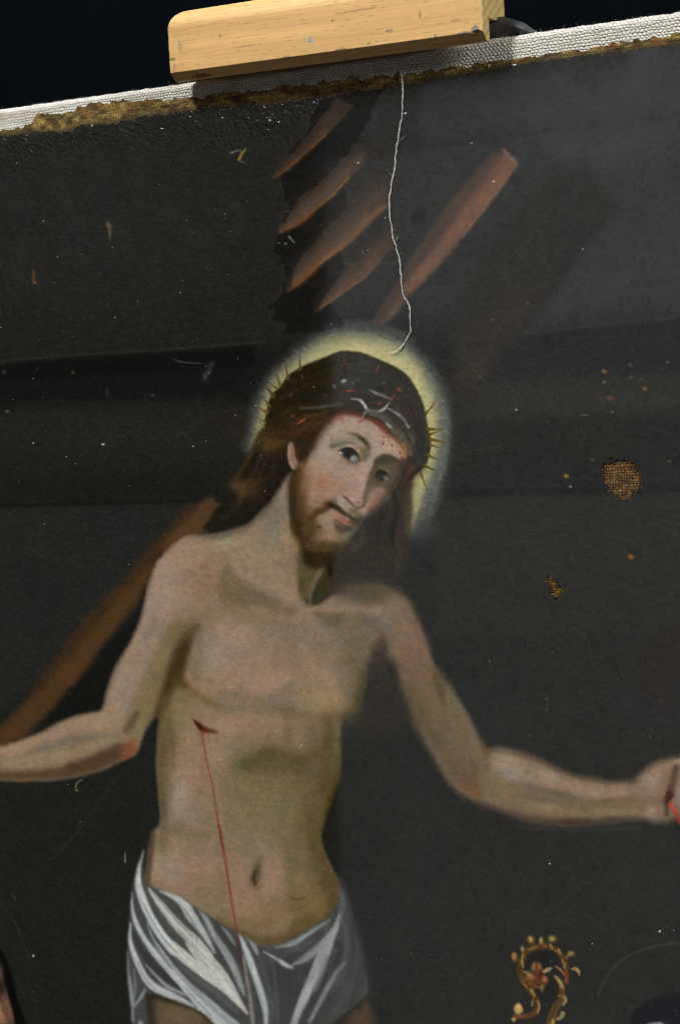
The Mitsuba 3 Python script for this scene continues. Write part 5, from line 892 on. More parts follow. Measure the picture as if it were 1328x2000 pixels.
(2,[-8.13,13.71],[6.68,0.85],[-0.45,2.01],[73,57,35],0.8,0),
(2,[-13.74,9.23],[2.67,0.43],[-1.28,4.81],[67,51,30],0.75,0),
(2,[-2.48,13.71],[3.15,0],[-0.11,1.62],[77,61,38],0.7,0),
(2,[-15.14,2.91],[1.83,0.01],[-0.28,4.07],[71,54,32],0.6,0),
(2,[-10.68,4.36],[1.82,0.01],[-0.12,1.83],[91,71,47],0.5,0),
(2,[-10.81,19.82],[4.56,-0.02],[-0.19,2.86],[41,31,20],0.7,0),
(2,[-17.46,-3.22],[1.6,0.02],[-0.42,6.1],[67,51,31],0.6,0),
(1,[-13.26,2.11,-11.98,3.54,-11.21,5.58],[0.65,0.65,0.43],[67,50,29],1.08,0.6,0,0),
(1,[31.12,-20.92,28.24,-15.88,24.46,-10.64,20.45,-5.36,16.01,-0.84,11.83,2.71,8.88,7.29,5.52,11.3],[0.83,1.04,1.04,1.04,1.04,1.04,1.25,1.67],[46,40,33],1.67,0.85,0,0),
(1,[2.68,13.71,-3.12,16.55,-1.91,22.22],[1.71,1.71,1.71],[46,40,27],2.56,0.7,0,0),
(2,[24.7,-14.58],[2.39,0.86],[-1.88,4.04],[79,67,55],0.5,0),
(2,[20.62,-18.61],[3.04,0.07],[-0.12,1.97],[68,58,44],0.5,0),
(1,[10.86,-2.89,13.19,-4.86,14.7,-7.82],[0.42,0.42,0.42],[95,74,60],1.05,0.4,0,0),
(0,[-30.35,-33.41,-28.81,-41.89,-26.11,-47.25,-21.97,-50.3,-18.49,-54.17,-13.29,-56.93,-9.11,-58.53,-2.7,-60.39,1.85,-61.75,7.41,-62.25,13.3,-61.55,17.98,-59.75,22.82,-57.55,28.46,-54.75,31.73,-52.27,34.3,-49.06,36.79,-44.49,38.6,-39.19,39.53,-33.54,40.34,-29.25,40.5,-24.77,39.17,-20.14,37.28,-16.87,33.94,-14.39,30.55,-11.52,28.52,-13.52,31.02,-19.35,30.52,-21.72,28.2,-25.89,23.07,-30.16,18.96,-33.83,13.67,-36.57,8.27,-38.14,3.41,-38.31,-0.72,-36.46,-6.41,-35.26,-14.55,-32.11,-21.52,-30.7],[33,26,11],0.83,0.99,'painted_man__crown_of_thorns',0,'crown',1),
(0,[2.1,-62.13,13.32,-61.94,24.73,-57.07,32.96,-51.44,38.68,-40.55,40.62,-26.91,39.11,-19.17,30.67,-13.48,30.56,-22.3,23.07,-30.16,13.71,-37.16,3.44,-38.71,0.63,-40],[48,45,39],1.44,0.95,0,'crown',0,0),
(2,[-11.93,-37.25],[12.33,-1.87],[0.61,3.56],[50,38,26],0.8,'crown'),
(2,[-17.68,-52.73],[2.32,1.91],[-3.14,2.93],[37,31,24],0.5,'crown'),
(2,[-6.79,-46.26],[8.98,0.36],[-0.4,5.97],[32,28,23],0.5,'crown'),
(2,[-2.45,-44.1],[4.46,0.18],[-0.13,1.99],[39,33,26],0.5,'crown'),
(2,[11.59,-55.36],[8.75,0.41],[-0.32,4.9],[53,51,43],0.6,'crown'),
(2,[24.35,-50.86],[6.45,0.29],[-0.3,4.86],[40,38,33],0.6,'crown'),
(2,[32.2,-38.85],[3.68,-1.06],[1.86,5.56],[51,37,33],0.6,'crown'),
(2,[35.76,-27.05],[2.97,0.08],[-0.46,7.78],[38,34,29],0.7,'crown'),
(2,[15.64,-50.26],[8.7,0.38],[-0.25,3.91],[48,48,44],0.5,'crown'),
(2,[7.59,-44.69],[5.51,0.22],[-0.19,2.96],[53,50,44],0.6,'crown'),
(1,[-1.17,-36.48,3.41,-38.31,8.29,-38.34,13.67,-36.57,17.93,-34.84,20.63,-32.79,22.64,-30.17],[0.83,1.04,1.04,1.04,1.04,1.25,0.83],[95,45,30],1.25,0.7,0,0),
(1,[18.57,-34.63,21.05,-32.58,22.65,-30.37],[0.62,0.83,0.62],[129,55,30],0.83,0.6,0,0),
(1,[24.09,-29.15,28.21,-26.09,30.57,-22.5],[0.82,1.03,0.82],[118,74,47],0.82,0.8,0,0),
(1,[23.24,-32.9,26.95,-30.04,29.76,-26.83,31.85,-22.47],[0.82,1.44,1.64,1.23],[93,81,67],1.03,0.85,0,0),
(1,[-2.79,-38.93,-11.91,-37.45,-17.8,-34.63],[1.06,1.28,1.28],[76,52,28],1.49,0.6,0,0),
(2,[-22.58,-31.95],[7.8,-0.72],[0.21,2.41],[47,37,24],0.85,0),
(2,[-12.71,-32.45],[7.92,-1.99],[0.63,2.12],[50,37,24],0.85,0),
(2,[-5.25,-35.82],[4.6,-1.7],[0.58,1.29],[56,41,30],0.75,0),
(2,[-27.8,-33.33],[2.78,0.09],[-0.2,2.84],[54,41,23],0.7,0),
(1,[-26.06,-31.65,-17.97,-32.21,-9.88,-33.97,-2.95,-36.54],[1.07,1.28,1.28,0.86],[63,43,27],1.5,0.5,0,0),
(1,[-16.94,-30.57,-12.15,-34.04,-6.23,-37.85],[0.43,0.64,0.43],[76,47,32],0.85,0.5,0,0),
(1,[-27.25,-41.02,-20.41,-46.41,-9.92,-49.99,2.5,-51.43],[0.32,0.53,0.53,0.32],[52,45,37],0.75,0.36,'crown',0),
(1,[-28.03,-36.58,-18.52,-40.7,-7.01,-43.08,3.75,-43.46],[0.32,0.64,0.64,0.43],[56,50,40],0.75,0.36,'crown',0),
(1,[-23.02,-48.53,-13.17,-52.13,-1.73,-54.8,9.4,-55.46],[0.21,0.42,0.42,0.21],[47,42,35],0.74,0.36,'crown',0),
(1,[9.4,-55.46,20.16,-53,29.47,-46.74,35.33,-37.76],[0.31,0.41,0.51,0.31],[65,63,56],0.72,0.36,'crown',0),
(1,[11.08,-47.51,21.77,-44.13,30.96,-35.97,36.12,-26.06],[0.31,0.51,0.51,0.31],[70,66,59],0.72,0.36,'crown',0),
(1,[24.59,-54.74,32.76,-48.15,37.72,-38.65],[0.2,0.41,0.31],[29,26,22],0.71,0.36,'crown',0),
(1,[19.3,-39.32,28.7,-34.09,33.94,-25.15,35.23,-18.28],[0.41,0.61,0.61,0.41],[68,63,54],0.72,0.36,'crown',0),
(1,[-20.67,-42.8,-9.11,-45.36,-0.11,-45.59],[0.42,0.53,0.32],[28,24,20],0.74,0.36,'crown',0),
(1,[-10.82,-53.42,0.67,-57.46,11.79,-58.49],[0.21,0.42,0.21],[8,8,8],0.73,0.36,'crown',0),
(1,[38.39,-35.71,39.26,-28.89,37.96,-21.14],[0.41,0.61,0.41],[65,61,54],0.71,0.36,'crown',0),
(1,[5.07,-39.84,14.8,-37.12,23.17,-31.73],[0.42,0.52,0.42],[58,50,39],0.73,0.36,'crown',0),
(1,[32.43,-42.73,35.04,-32.91,35.21,-25.11],[0.41,0.61,0.41],[26,21,16],0.71,0.36,'crown',0),
(2,[20.87,-47.1],[1.3,0.05],[-0.05,0.78],[15,8,8],0.5,'crown'),
(2,[11.31,-51.04],[1.75,0.08],[-0.06,0.98],[70,70,66],0.5,'crown'),
(2,[35.04,-43.6],[1.22,-0.35],[0.99,2.96],[58,45,39],0.5,'crown'),
(2,[28.82,-18.42],[1.63,0.44],[-0.94,2.63],[56,37,27],0.6,0),
(1,[8.42,-43.98,12.25,-43.25,13.84,-41.26,15.01,-39.48,18.79,-38.46,21.82,-39.42,24.3,-41.82],[0.31,0.62,0.66,0.62,0.62,0.62,0.21],[131,131,127],0.33,0.9,0,0),
(1,[12.23,-43.06,13.63,-41.46,14.62,-40.07],[0.42,0.5,0.42],[179,179,179],0.33,0.9,0,0),
(1,[15.01,-39.48,13.4,-37.8,12.18,-35.52],[0.42,0.42,0.21],[118,111,108],0.33,0.9,0,0),
(1,[19.64,-38.54,21.82,-39.42,23.17,-40.71],[0.25,0.33,0.21],[161,161,159],0.33,0.9,0,0),
(1,[16.76,-46.92,19.24,-45.66,22.55,-44.38,25.43,-43.04],[0.41,0.62,0.62,0.21],[102,102,98],0.33,0.9,0,0),
(1,[17.99,-46.1,19.23,-45.47],[0.41,0.41],[131,131,128],0.33,0.9,0,0),
(1,[23.54,-39.74,27.21,-37.7,30,-35.3,31.59,-32.39],[0.41,0.61,0.61,0.41],[100,100,97],0.33,0.9,0,0),
(1,[26.8,-37.9,28.42,-36.89],[0.31,0.41],[126,126,124],0.33,0.9,0,0),
(1,[31.14,-33.36,31.91,-32.19],[0.41,0.51],[124,124,121],0.33,0.9,0,0),
(1,[22.77,-34.21,24.36,-32.62],[0.51,0.62],[144,144,139],0.33,0.9,0,0),
(1,[16.2,-38.09,19.56,-37.2,22.38,-34.8],[0.62,0.83,0.62],[86,81,74],0.62,0.9,0,0),
(1,[15.42,-39.27,19.61,-37.97,22.88,-35.93,26.06,-32.76,29.24,-29.59],[0.41,0.82,0.82,0.82,0.62],[79,74,65],0.82,0.7,0,0),
(1,[32.17,-29.5,33.33,-27.94,33.19,-25.65],[0.61,0.82,0.61],[86,84,79],0.82,0.6,0,0),
(1,[-13.78,-41.06,-6.1,-41.23,0.01,-41.81,4.56,-42.18],[0.42,0.63,0.63,0.42],[80,76,63],0.63,0.8,0,0),
(2,[5.57,-50.9],[1.19,-0.54],[0.35,0.61],[159,164,163],0.8,0),
(2,[1.44,-48.9],[0.89,0.04],[-0.05,0.79],[100,104,106],0.7,0),
(2,[9.71,-50.13],[0.73,0.43],[-0.3,0.41],[118,121,122],0.7,0),
(2,[7.67,-49.23],[3.08,0.13],[-0.1,1.57],[65,67,67],0.5,0),
(2,[1.04,-49.52],[0.44,0.02],[-0.03,0.4],[126,131,131],0.4,0),
(1,[6.2,-57.19,6.31,-52.05],[0.25,0.25],[22,19,11],0.42,0.7,0,0),
(1,[6.17,-60.15,6.3,-58.76,6.42,-57.18],[0.21,0.27,0.15],[159,60,44],0.31,0.75,0,0),
(1,[20.8,-56.29,20.28,-54.95,19.76,-53.6],[0.22,0.3,0.18],[159,60,44],0.31,0.75,0,0),
(1,[-12.78,-54.51,-11.99,-52.87],[0.18,0.24],[161,67,54],0.32,0.75,0,0),
(1,[6.21,-47.12,8.19,-47.04,10.38,-46.95],[0.23,0.39,0.18],[159,60,44],0.31,0.75,0,0),
(1,[24.7,-42.64,25.85,-43.77,26.77,-44.71],[0.18,0.27,0.18],[159,60,44],0.31,0.75,0,0),
(1,[-15.48,-35.16,-13.82,-36.11,-11.94,-37.05],[0.23,0.37,0.18],[161,67,54],0.32,0.75,0,0),
(2,[20.11,-41.84],[0.87,0.03],[-0.03,0.55],[146,50,36],0.8,0),
(2,[28.83,-46.76],[0.75,0.03],[-0.04,0.58],[159,72,57],0.85,0),
(2,[-17.55,-38.25],[0.91,0.03],[-0.04,0.6],[127,67,43],0.7,0),
(2,[-17.89,-46.51],[1.23,-0.55],[0.31,0.53],[103,50,43],0.6,0),
(2,[-2.34,-45.68],[1.79,0.07],[-0.04,0.6],[78,43,37],0.6,0),
(2,[22.54,-49.57],[0.83,-0.23],[0.16,0.47],[98,81,50],0.8,0),
(2,[33.09,-46.59],[0.36,0.21],[-0.7,0.98],[86,58,50],0.6,0),
(1,[1.27,-36.2,3.28,-36.33,4.85,-36.47],[0.24,0.39,0.24],[159,86,74],0.31,0.75,0,0),
(1,[3.7,-35.92,4.26,-34.31],[0.19,0.19],[159,86,74],0.31,0.75,0,0),
(1,[10.71,-34.89,12.04,-35.04,12.76,-36],[0.39,0.47,0.31],[159,86,74],0.31,0.75,0,0),
(1,[7.08,-36.79,7.02,-35.8],[0.16,0.16],[159,86,74],0.31,0.75,0,0),
(1,[-1.1,-30.69,-1.22,-28.9,-0.87,-27.49],[0.16,0.29,0.16],[159,86,74],0.32,0.75,0,0),
(1,[20.63,-29.25,21.69,-28.82,22.56,-28.99],[0.31,0.39,0.31],[159,86,74],0.31,0.75,0,0),
(1,[21.01,-28.45,20.67,-26.49],[0.19,0.19],[159,86,74],0.31,0.75,0,0),
(1,[23.45,-29.36,23.14,-27.8,24.31,-25.8],[0.23,0.22,0.19],[159,86,74],0.31,0.75,0,0),
(1,[26.71,-26.13,26.6,-24.37],[0.22,0.18],[159,86,74],0.31,0.75,0,0),
(1,[27.63,-23.55,27.79,-22.76],[0.23,0.23],[159,86,74],0.31,0.75,0,0),
(1,[28.38,-21.77,28.32,-20.79],[0.22,0.22],[159,86,74],0.31,0.75,0,0),
(2,[20.66,-26.29],[0.43,0.01],[-0.03,0.51],[95,40,24],0.85,0),
(2,[24.51,-25.4],[0.43,0.01],[-0.03,0.51],[95,40,24],0.85,0),
(2,[27.78,-22.57],[0.43,0.01],[-0.03,0.51],[95,40,24],0.85,0),
(2,[28.32,-20.79],[0.43,0.01],[-0.03,0.51],[95,40,24],0.85,0),
(2,[30.39,-23.09],[0.43,0.01],[-0.03,0.51],[95,40,24],0.85,0),
(2,[23.74,-30.53],[0.43,0.01],[-0.03,0.51],[95,40,24],0.85,0),
(1,[29.26,-25.67,30,-23.69,29.4,-20.96],[0.61,0.61,0.61],[148,102,52],0.61,0.7,0,0),
(1,[32.85,-17.75,31.45,-15.82,30.05,-13.88,29.07,-11.94],[0.41,0.82,0.7,0.51],[95,42,32],1.03,0.7,0,0),
(1,[31.19,-11.5,30.08,-7.2,29,-3.67],[0.62,0.82,0.62],[61,42,32],1.23,0.5,0,0),
(1,[-13.11,-56.32,-13.05,-58.25,-12.94,-62.1],[0.69,0.47,0.13],[91,78,32],0.32,0.92,0,0),
(1,[-18.81,-52.98,-19.04,-55.06,-19.51,-59.23],[0.7,0.47,0.13],[91,78,32],0.32,0.92,0,0),
(1,[-22.42,-50.52,-23.04,-52.57,-24.28,-56.65],[0.75,0.51,0.13],[91,78,32],0.32,0.92,0,0),
(1,[-23.88,-49.38,-24.91,-50.03,-26.97,-51.33],[0.54,0.37,0.13],[91,78,32],0.32,0.92,0,0),
(1,[-25.7,-46.42,-26.91,-47.89,-29.32,-50.82],[0.86,0.59,0.13],[91,78,32],0.32,0.92,0,0),
(1,[-28.05,-42.67,-29.03,-44.19,-30.97,-47.24],[0.7,0.48,0.13],[91,78,32],0.32,0.92,0,0),
(1,[-29.18,-39.87,-30.74,-40.88,-33.85,-42.89],[0.81,0.55,0.13],[91,78,32],0.33,0.92,0,0),
(1,[-29.94,-35.84,-31.33,-36.9,-34.13,-39.03],[0.49,0.33,0.13],[91,78,32],0.33,0.92,0,0),
(1,[-30.55,-33.82,-31.54,-35.07,-33.54,-37.58],[0.41,0.28,0.13],[91,78,32],0.33,0.92,0,0),
(1,[39.32,-37.04,40.07,-37.85,41.57,-39.47],[0.56,0.38,0.12],[86,72,11],0.3,0.92,0,0),
(1,[41.56,-39.28,42.09,-40.03,43.16,-41.54],[0.4,0.27,0.12],[86,72,11],0.3,0.92,0,0),
(1,[39.82,-31.2,42.35,-31.12,47.38,-30.97],[0.71,0.48,0.12],[86,72,11],0.3,0.92,0,0),
(1,[40.55,-29.24,41.84,-29.59,44.4,-30.28],[0.61,0.41,0.12],[86,72,11],0.3,0.92,0,0),
(1,[40.44,-27.3,42.87,-26.84,47.72,-25.93],[0.76,0.51,0.12],[86,72,11],0.3,0.92,0,0),
(1,[40.32,-25.36,41.7,-24.87,44.45,-23.89],[0.56,0.38,0.12],[86,72,11],0.3,0.92,0,0),
(1,[39.25,-21.5,40.61,-20.69,43.33,-19.07],[0.66,0.45,0.12],[86,72,11],0.3,0.92,0,0),
(1,[37.53,-17.45,38.97,-16.77,41.85,-15.41],[0.66,0.45,0.12],[86,72,11],0.3,0.92,0,0),
(1,[35.85,-14.36,36.59,-12.39,38.06,-8.45],[0.51,0.35,0.12],[86,72,11],0.31,0.92,0,0),
(1,[-29.14,-40.48,-30.93,-41.36],[0.52,0.35],[129,71,39],0.43,0.6,0,0),
(1,[-13.15,-55.73,-13.05,-60.51],[0.34,0.17],[60,50,28],0.25,0.7,0,0),
(1,[-25.7,-46.42,-28.04,-49.35],[0.43,0.22],[56,47,26],0.32,0.7,0,0),
(2,[74.96,171.8],[7.04,-0.79],[-0.24,4.85],[21,19,16],0.8,0),
(2,[75.68,184.73],[4.56,-0.55],[-0.34,6.9],[24,25,24],0.7,0),
(1,[72.02,192.89,72.19,189.51,70.84,185.65,68.57,182.91,66.49,179.8,65.96,176.5,67.02,172.69,68.91,169.47,71.76,167.49,75.92,166.2,79.3,166.5,82.26,168.17,83.81,171.14,84.56,175.03,84.42,179.35],[1.02,1.23,1.31,1.43,1.43,1.31,1.27,1.23,1.14,1.14,1.14,1.19,1.27,1.02,0.49],[84,56,11],0.45,0.95,0,'painted_crozier'),
(1,[80.11,177.53,82.18,180.28,82.36,183.59,81.34,187.04,79.67,189.92,78.12,193.79,77.42,197.73],[0.53,1.14,1.22,1.22,1.43,1.63,1.83],[93,67,30],0.45,0.95,0,'painted_crozier'),
(1,[72.07,191.88,69.72,194.02,66.2,195.32,62.89,195.57],[0.93,0.93,0.93,0.83],[95,60,27],0.5,0.95,0,'painted_crozier'),
(1,[69.07,179.83,71.04,181.61,73.78,181.62,75.93,179.69],[1.23,1.43,1.43,1.02],[109,70,24],0.51,0.9,0,'painted_crozier'),
(0,[71.45,173.53,73.53,172.96,75.15,174.78,75.36,177.42,76.66,178.6,76.56,180.62,73.75,182.29,71.06,181.27,71.25,177.56],[102,58,27],0.61,0.92,'painted_crozier',0,0,1),
(2,[73.49,177.31],[1.66,-0.19],[-0.1,2.03],[102,50,24],0.8,0),
(2,[75.94,179.36],[1.04,-0.12],[-0.06,1.22],[170,111,72],0.85,0),
(2,[73.79,174.6],[0.83,-0.09],[-0.07,1.32],[155,102,72],0.8,0),
(2,[73.97,177.92],[0.83,-0.1],[-0.09,1.82],[65,28,8],0.7,0),
(2,[72.16,179.8],[1.04,-0.12],[-0.03,0.61],[70,37,8],0.6,0),
(2,[75.41,176.42],[0.52,-0.06],[-0.05,1.01],[56,31,8],0.6,0),
(2,[71.38,174.87],[0.71,0.04],[-0.37,1.63],[148,131,81],0.8,0),
(2,[69.83,178.4],[1.38,1.01],[-0.71,0.86],[175,142,90],0.85,0),
(2,[70.47,179.33],[1.4,0.64],[-0.57,0.94],[159,95,55],0.6,0),
(2,[74.59,182.52],[0.73,-0.09],[-0.09,1.83],[135,113,60],0.8,0),
(1,[75.75,176.38,77.16,175.38,78.74,174.53],[0.61,0.71,0.31],[159,146,113],0.37,0.92,0,0),
(1,[80.3,173.69,82.28,174.79,83.55,176.47],[0.3,0.61,0.41],[148,100,65],0.36,0.92,0,0),
(1,[84.58,176.02,84.4,179.69],[0.81,0.61],[126,58,27],0.49,0.8,0,0),
(1,[70.35,168.31,73.16,166.84],[0.29,0.22],[170,148,102],0.45,0.78,0,'painted_crozier'),
(1,[67.48,170.63,66.99,173.36,67.23,175.35],[0.44,0.44,0.37],[170,148,102],0.45,0.78,0,'painted_crozier'),
(1,[66.19,178.82,66.92,181.42,68.55,183.24],[0.3,0.45,0.3],[170,148,102],0.45,0.78,0,'painted_crozier'),
(1,[70.06,184.07,71.31,186.43],[0.44,0.37],[170,148,102],0.45,0.78,0,'painted_crozier'),
(1,[72.43,188.14,73,190.42,72.19,192.87],[0.3,0.44,0.3],[170,148,102],0.45,0.78,0,'painted_crozier'),
(1,[70.34,188.74,70.08,190.45],[0.3,0.3],[170,148,102],0.45,0.78,0,'painted_crozier'),
(1,[83.14,170.88,84.01,173.77],[0.44,0.44],[170,148,102],0.44,0.78,0,'painted_crozier'),
(1,[81.98,167.04,82.41,168.65],[0.51,0.44],[170,148,102],0.45,0.78,0,'painted_crozier'),
(1,[79.29,166.67,78.68,165.41],[0.51,0.37],[170,148,102],0.45,0.78,0,'painted_crozier'),
(1,[80.1,177.87,81.72,179.34,82.79,181.54],[0.44,0.73,0.58],[170,148,102],0.45,0.78,0,'painted_crozier'),
(1,[83.45,185.45,83.72,186.75,82.62,188.55],[0.73,0.73,0.51],[170,148,102],0.45,0.78,0,'painted_crozier'),
(1,[82.46,191.9,81.35,193.71,79.96,194.56],[0.88,0.73,0.44],[170,148,102],0.45,0.78,0,'painted_crozier'),
(1,[78.4,195.09,77.77,197.52],[0.59,0.59],[170,148,102],0.45,0.78,0,'painted_crozier'),
(0,[72.84,164.21,72.24,165.47,70.97,166.13,69.75,165.74,69.28,164.59,69.88,163.32,71.15,162.67,72.36,163.05],[91,65,20],0.61,0.9,'painted_crozier',0,0,1),
(0,[81.57,162.78,80.99,163.9,79.74,164.49,78.53,164.17,78.06,163.15,78.64,162.03,79.89,161.44,81.1,161.77],[91,65,20],0.61,0.9,'painted_crozier',0,0,1),
(0,[88.52,167.87,88.02,168.85,86.92,169.37,85.85,169.1,85.43,168.21,85.94,167.23,87.04,166.71,88.11,166.99],[91,65,20],0.6,0.9,'painted_crozier',0,0,1),
(0,[65.52,171.85,65.02,173.39,64.01,174.14,63.06,173.61,62.72,172.16,63.22,170.63,64.23,169.88,65.18,170.41],[91,65,20],0.62,0.9,'painted_crozier',0,0,1),
(0,[68.47,168.51,68.15,169.62,67.5,170.15,66.9,169.76,66.68,168.71,67.01,167.6,67.66,167.07,68.26,167.46],[91,65,20],0.62,0.9,'painted_crozier',0,0,1),
(0,[76.13,164.52,75.78,165.62,75.07,166.16,74.41,165.77,74.17,164.73,74.51,163.62,75.23,163.09,75.89,163.48],[91,65,20],0.61,0.9,'painted_crozier',0,0,1),
(2,[70.9,164.25],[0.8,-0.36],[0.34,1],[198,161,108],0.9,0),
(2,[79.48,163],[1.23,-0.13],[-0.05,1.01],[170,159,104],0.85,0),
(2,[86.81,167.99],[1.02,-0.11],[-0.04,0.9],[177,159,102],0.9,0),
(2,[63.8,171.54],[0.84,-0.09],[-0.07,1.43],[179,150,95],0.9,0),
(2,[64.1,172.51],[0.84,-0.09],[-0.05,1.02],[148,86,55],0.6,0),
(2,[67.32,168.3],[0.61,-0.22],[0.26,1.14],[179,159,113],0.9,0),
(2,[75,164.14],[0.62,-0.07],[-0.06,1.11],[170,155,104],0.9,0),
(2,[75.29,165.27],[0.83,-0.09],[-0.03,0.61],[170,104,76],0.7,0),
(1,[85.05,169.68,85.78,168.6],[0.5,0.4],[126,111,69],0.36,0.92,0,0),
(1,[86.69,174.12,88.38,173.76,89.5,174.79,89.61,176.1],[0.3,0.81,0.7,0.3],[168,135,95],0.36,0.9,0,'painted_crozier'),
(0,[64.57,190.12,66.06,191.29,66.31,193.28,64.51,194.52,62.97,194.04,62.73,192.04],[181,148,90],0.62,0.95,'painted_crozier',0,0,1),
(2,[64.63,192.14],[1.05,-0.13],[-0.1,1.85],[211,179,117],0.85,0),
(2,[62.3,196.9],[0.85,-0.11],[-0.04,0.82],[181,153,95],0.9,0),
(2,[65.51,195.23],[2.11,-0.27],[-0.04,0.72],[137,81,44],0.7,0),
(2,[68.23,182.78],[0.31,-0.04],[-0.02,0.31],[213,203,170],0.8,0),
(1,[66.36,175.45,65.74,177.53,66.62,180.45,68.9,183.2],[0.31,0.41,0.41,0.25],[56,31,8],0.37,0.7,0,0),
(1,[67.72,172.61,68.88,170.14,71.72,168.16],[0.25,0.29,0.21],[58,34,8],0.37,0.7,0,0),
(1,[81.88,169.04,83.1,171.88,83.78,175.12],[0.2,0.26,0.2],[58,34,8],0.36,0.7,0,0),
(1,[71.82,186.54,71.67,189.58,71.2,191.99],[0.31,0.31,0.21],[53,28,8],0.37,0.7,0,0),
(1,[81.88,182.98,80.66,187.12,78.77,191.03,77.22,194.91],[0.24,0.37,0.41,0.41],[58,34,8],0.37,0.7,0,0),
(1,[71.11,180.26,73.09,181.7,75.53,180.74],[0.25,0.31,0.2],[63,31,8],0.37,0.7,0,0),
(1,[69.73,193.85,66.18,195.82,63.74,195.97],[0.21,0.25,0.21],[56,28,8],0.37,0.7,0,0),
(2,[67.65,177.31],[0.46,-0.05],[-0.02,0.37],[183,161,113],0.7,0),
(2,[68.01,180.29],[0.46,-0.05],[-0.02,0.37],[183,161,113],0.7,0),
(2,[70.2,184.72],[0.46,-0.06],[-0.02,0.37],[183,161,113],0.7,0),
(2,[76.6,166.3],[0.45,-0.05],[-0.02,0.36],[183,161,113],0.7,0),
(2,[80.94,167.65],[0.45,-0.05],[-0.02,0.36],[183,161,113],0.7,0),
(2,[84.43,172.06],[0.45,-0.05],[-0.02,0.36],[183,161,113],0.7,0),
(2,[82.3,181.27],[0.45,-0.05],[-0.02,0.36],[183,161,113],0.7,0),
(2,[81.44,185.03],[0.45,-0.06],[-0.02,0.36],[183,161,113],0.7,0),
(0,[107.24,195.25,110.12,187.96,115.03,183.02,121.56,179.87,130.26,178.23,147.19,178.47,146.19,205.55,106.54,211.24],[19,17,24],0.97,0.95,'painted_cowled_head',0,0,0),
(0,[112.63,193.36,115.84,191.36,120.16,190.22,123.59,191.53,127.61,196.47,112.02,198.57],[148,149,152],0.59,0.95,0,0,0,0),
(1,[96.44,183.72,99.12,177.45,104.4,170.32,111.51,165.2,120.41,161.31,131.03,159],[0.16,0.2,0.24,0.29,0.35,0.35],[65,64,59],0.59,0.75,0,0),
(0,[-213.41,193.77,-184.28,194.48,-180.44,199.29,-178,206.62,-176.33,215.93,-173.89,223.24,-170.73,231.88,-166.8,250.42,-219.98,258.04],[13,12,11],1.06,0.97,'painted_bearded_head',0,0,0),
(0,[-202.21,199.79,-184.88,200.74,-183.27,204.84,-182.52,211.91,-180.27,218.32,-178.34,228.1,-178.91,252.15,-207.87,256.3],[78,63,50],1.06,0.95,0,0,0,0),
(2,[-184.84,206.22],[2.91,-0.34],[-0.42,4.34],[91,80,71],0.6,0),
(2,[-184.67,213.36],[2.62,-0.31],[-0.33,3.38],[43,37,32],0.85,0),
(2,[-181.36,223.71],[2.02,-0.6],[0.83,5.04],[136,93,76],0.8,0),
(2,[-185.78,227.86],[2.47,-1.23],[1.63,3.27],[185,138,103],0.85,0),
(2,[-187.06,223.23],[2.34,-0.29],[-0.24,2.43],[161,151,97],0.6,0),
(2,[-183.33,220.37],[2.04,-0.25],[-0.23,2.42],[108,78,63],0.6,0),
(1,[-184.99,172.26,-180.88,174.23,-175.95,179.18,-171.59,186.98,-168.84,193.76,-167.06,198.74],[0.26,0.26,0.31,0.31,0.31,0.21],[56,55,51],0.78,0.7,0,0),
(1,[-109.45,108.61,-125.47,126.45,-132.91,134.92,-140.32,142.33,-150.75,151.91],[0.2,0.25,0.37,0.42,0.25],[50,47,43],0.62,0.7,0,0),
(1,[-131.11,114.63,-133.93,116.17,-135.23,118.74],[0.2,0.3,0.3],[138,129,99],0.37,0.8,0,0),
(2,[-134.77,119.62],[1.08,-0.07],[-0.04,0.41],[140,125,71],0.8,0),
(1,[-173.87,169.33,-172.41,171.77],[0.31,0.52],[91,86,80],0.52,0.6,0,0),
(1,[-111.78,145.47,-112.13,149.55],[0.24,0.34],[151,151,146],0.39,0.8,0,0),
(2,[-164.91,196.86],[0.62,-0.07],[-0.05,0.52],[204,204,200],0.9,0),
(1,[-148.85,170.22,-149.15,173.49],[0.2,0.2],[56,56,54],0.51,0.5,0,0),
(1,[-147.89,17.45,-131.76,17.42,-107.03,19.32],[0.19,0.19,0.19],[50,49,45],0.48,0.5,0,0),
(1,[1.01,-95.8,21.71,-94.85,33.39,-93.78],[0.16,0.16,0.16],[75,74,74],0.33,0.5,0,0),
(1,[0.79,-92.49,6.29,-92.1],[0.17,0.17],[72,72,72],0.33,0.5,0,0),
(1,[-16.85,-97.13,1.01,-95.8],[0.15,0.15],[56,54,50],0.34,0.5,0,0),
(1,[49.07,-20.29,55.41,-22.06,60.63,-23.27,68.84,-23.82],[0.18,0.18,0.18,0.18],[65,64,60],0.5,0.45,0,0),
(1,[100.53,-34.5,102.65,-34.42],[0.17,0.17],[115,115,113],0.23,0.8,0,0),
(1,[96.48,-27.18,98.89,-28.6],[0.17,0.17],[58,58,55],0.38,0.5,0,0),
(1,[-38.41,-142.05,-34.18,-142.8,-33.29,-142.31],[0.19,0.19,0.19],[121,121,121],0.34,0.8,0,0),
(1,[-34.44,-139.26,-33.13,-141.31,-31.15,-143.08],[0.64,0.64,0.26],[131,112,47],0.53,0.9,0,0),
(1,[-34.02,-138.63,-32.23,-137.85],[0.26,0.26],[103,103,99],0.34,0.7,0,0),
(2,[-14.3,-107.6],[0.67,0.05],[-0.03,0.43],[181,183,183],0.9,0),
(1,[-14.3,-107.6,-13.05,-106.12,-12.2,-105.26],[0.32,0.32,0.21],[161,163,163],0.29,0.8,0,0),
(2,[-16.05,-105.17],[0.59,0.05],[-0.03,0.39],[172,174,174],0.9,0),
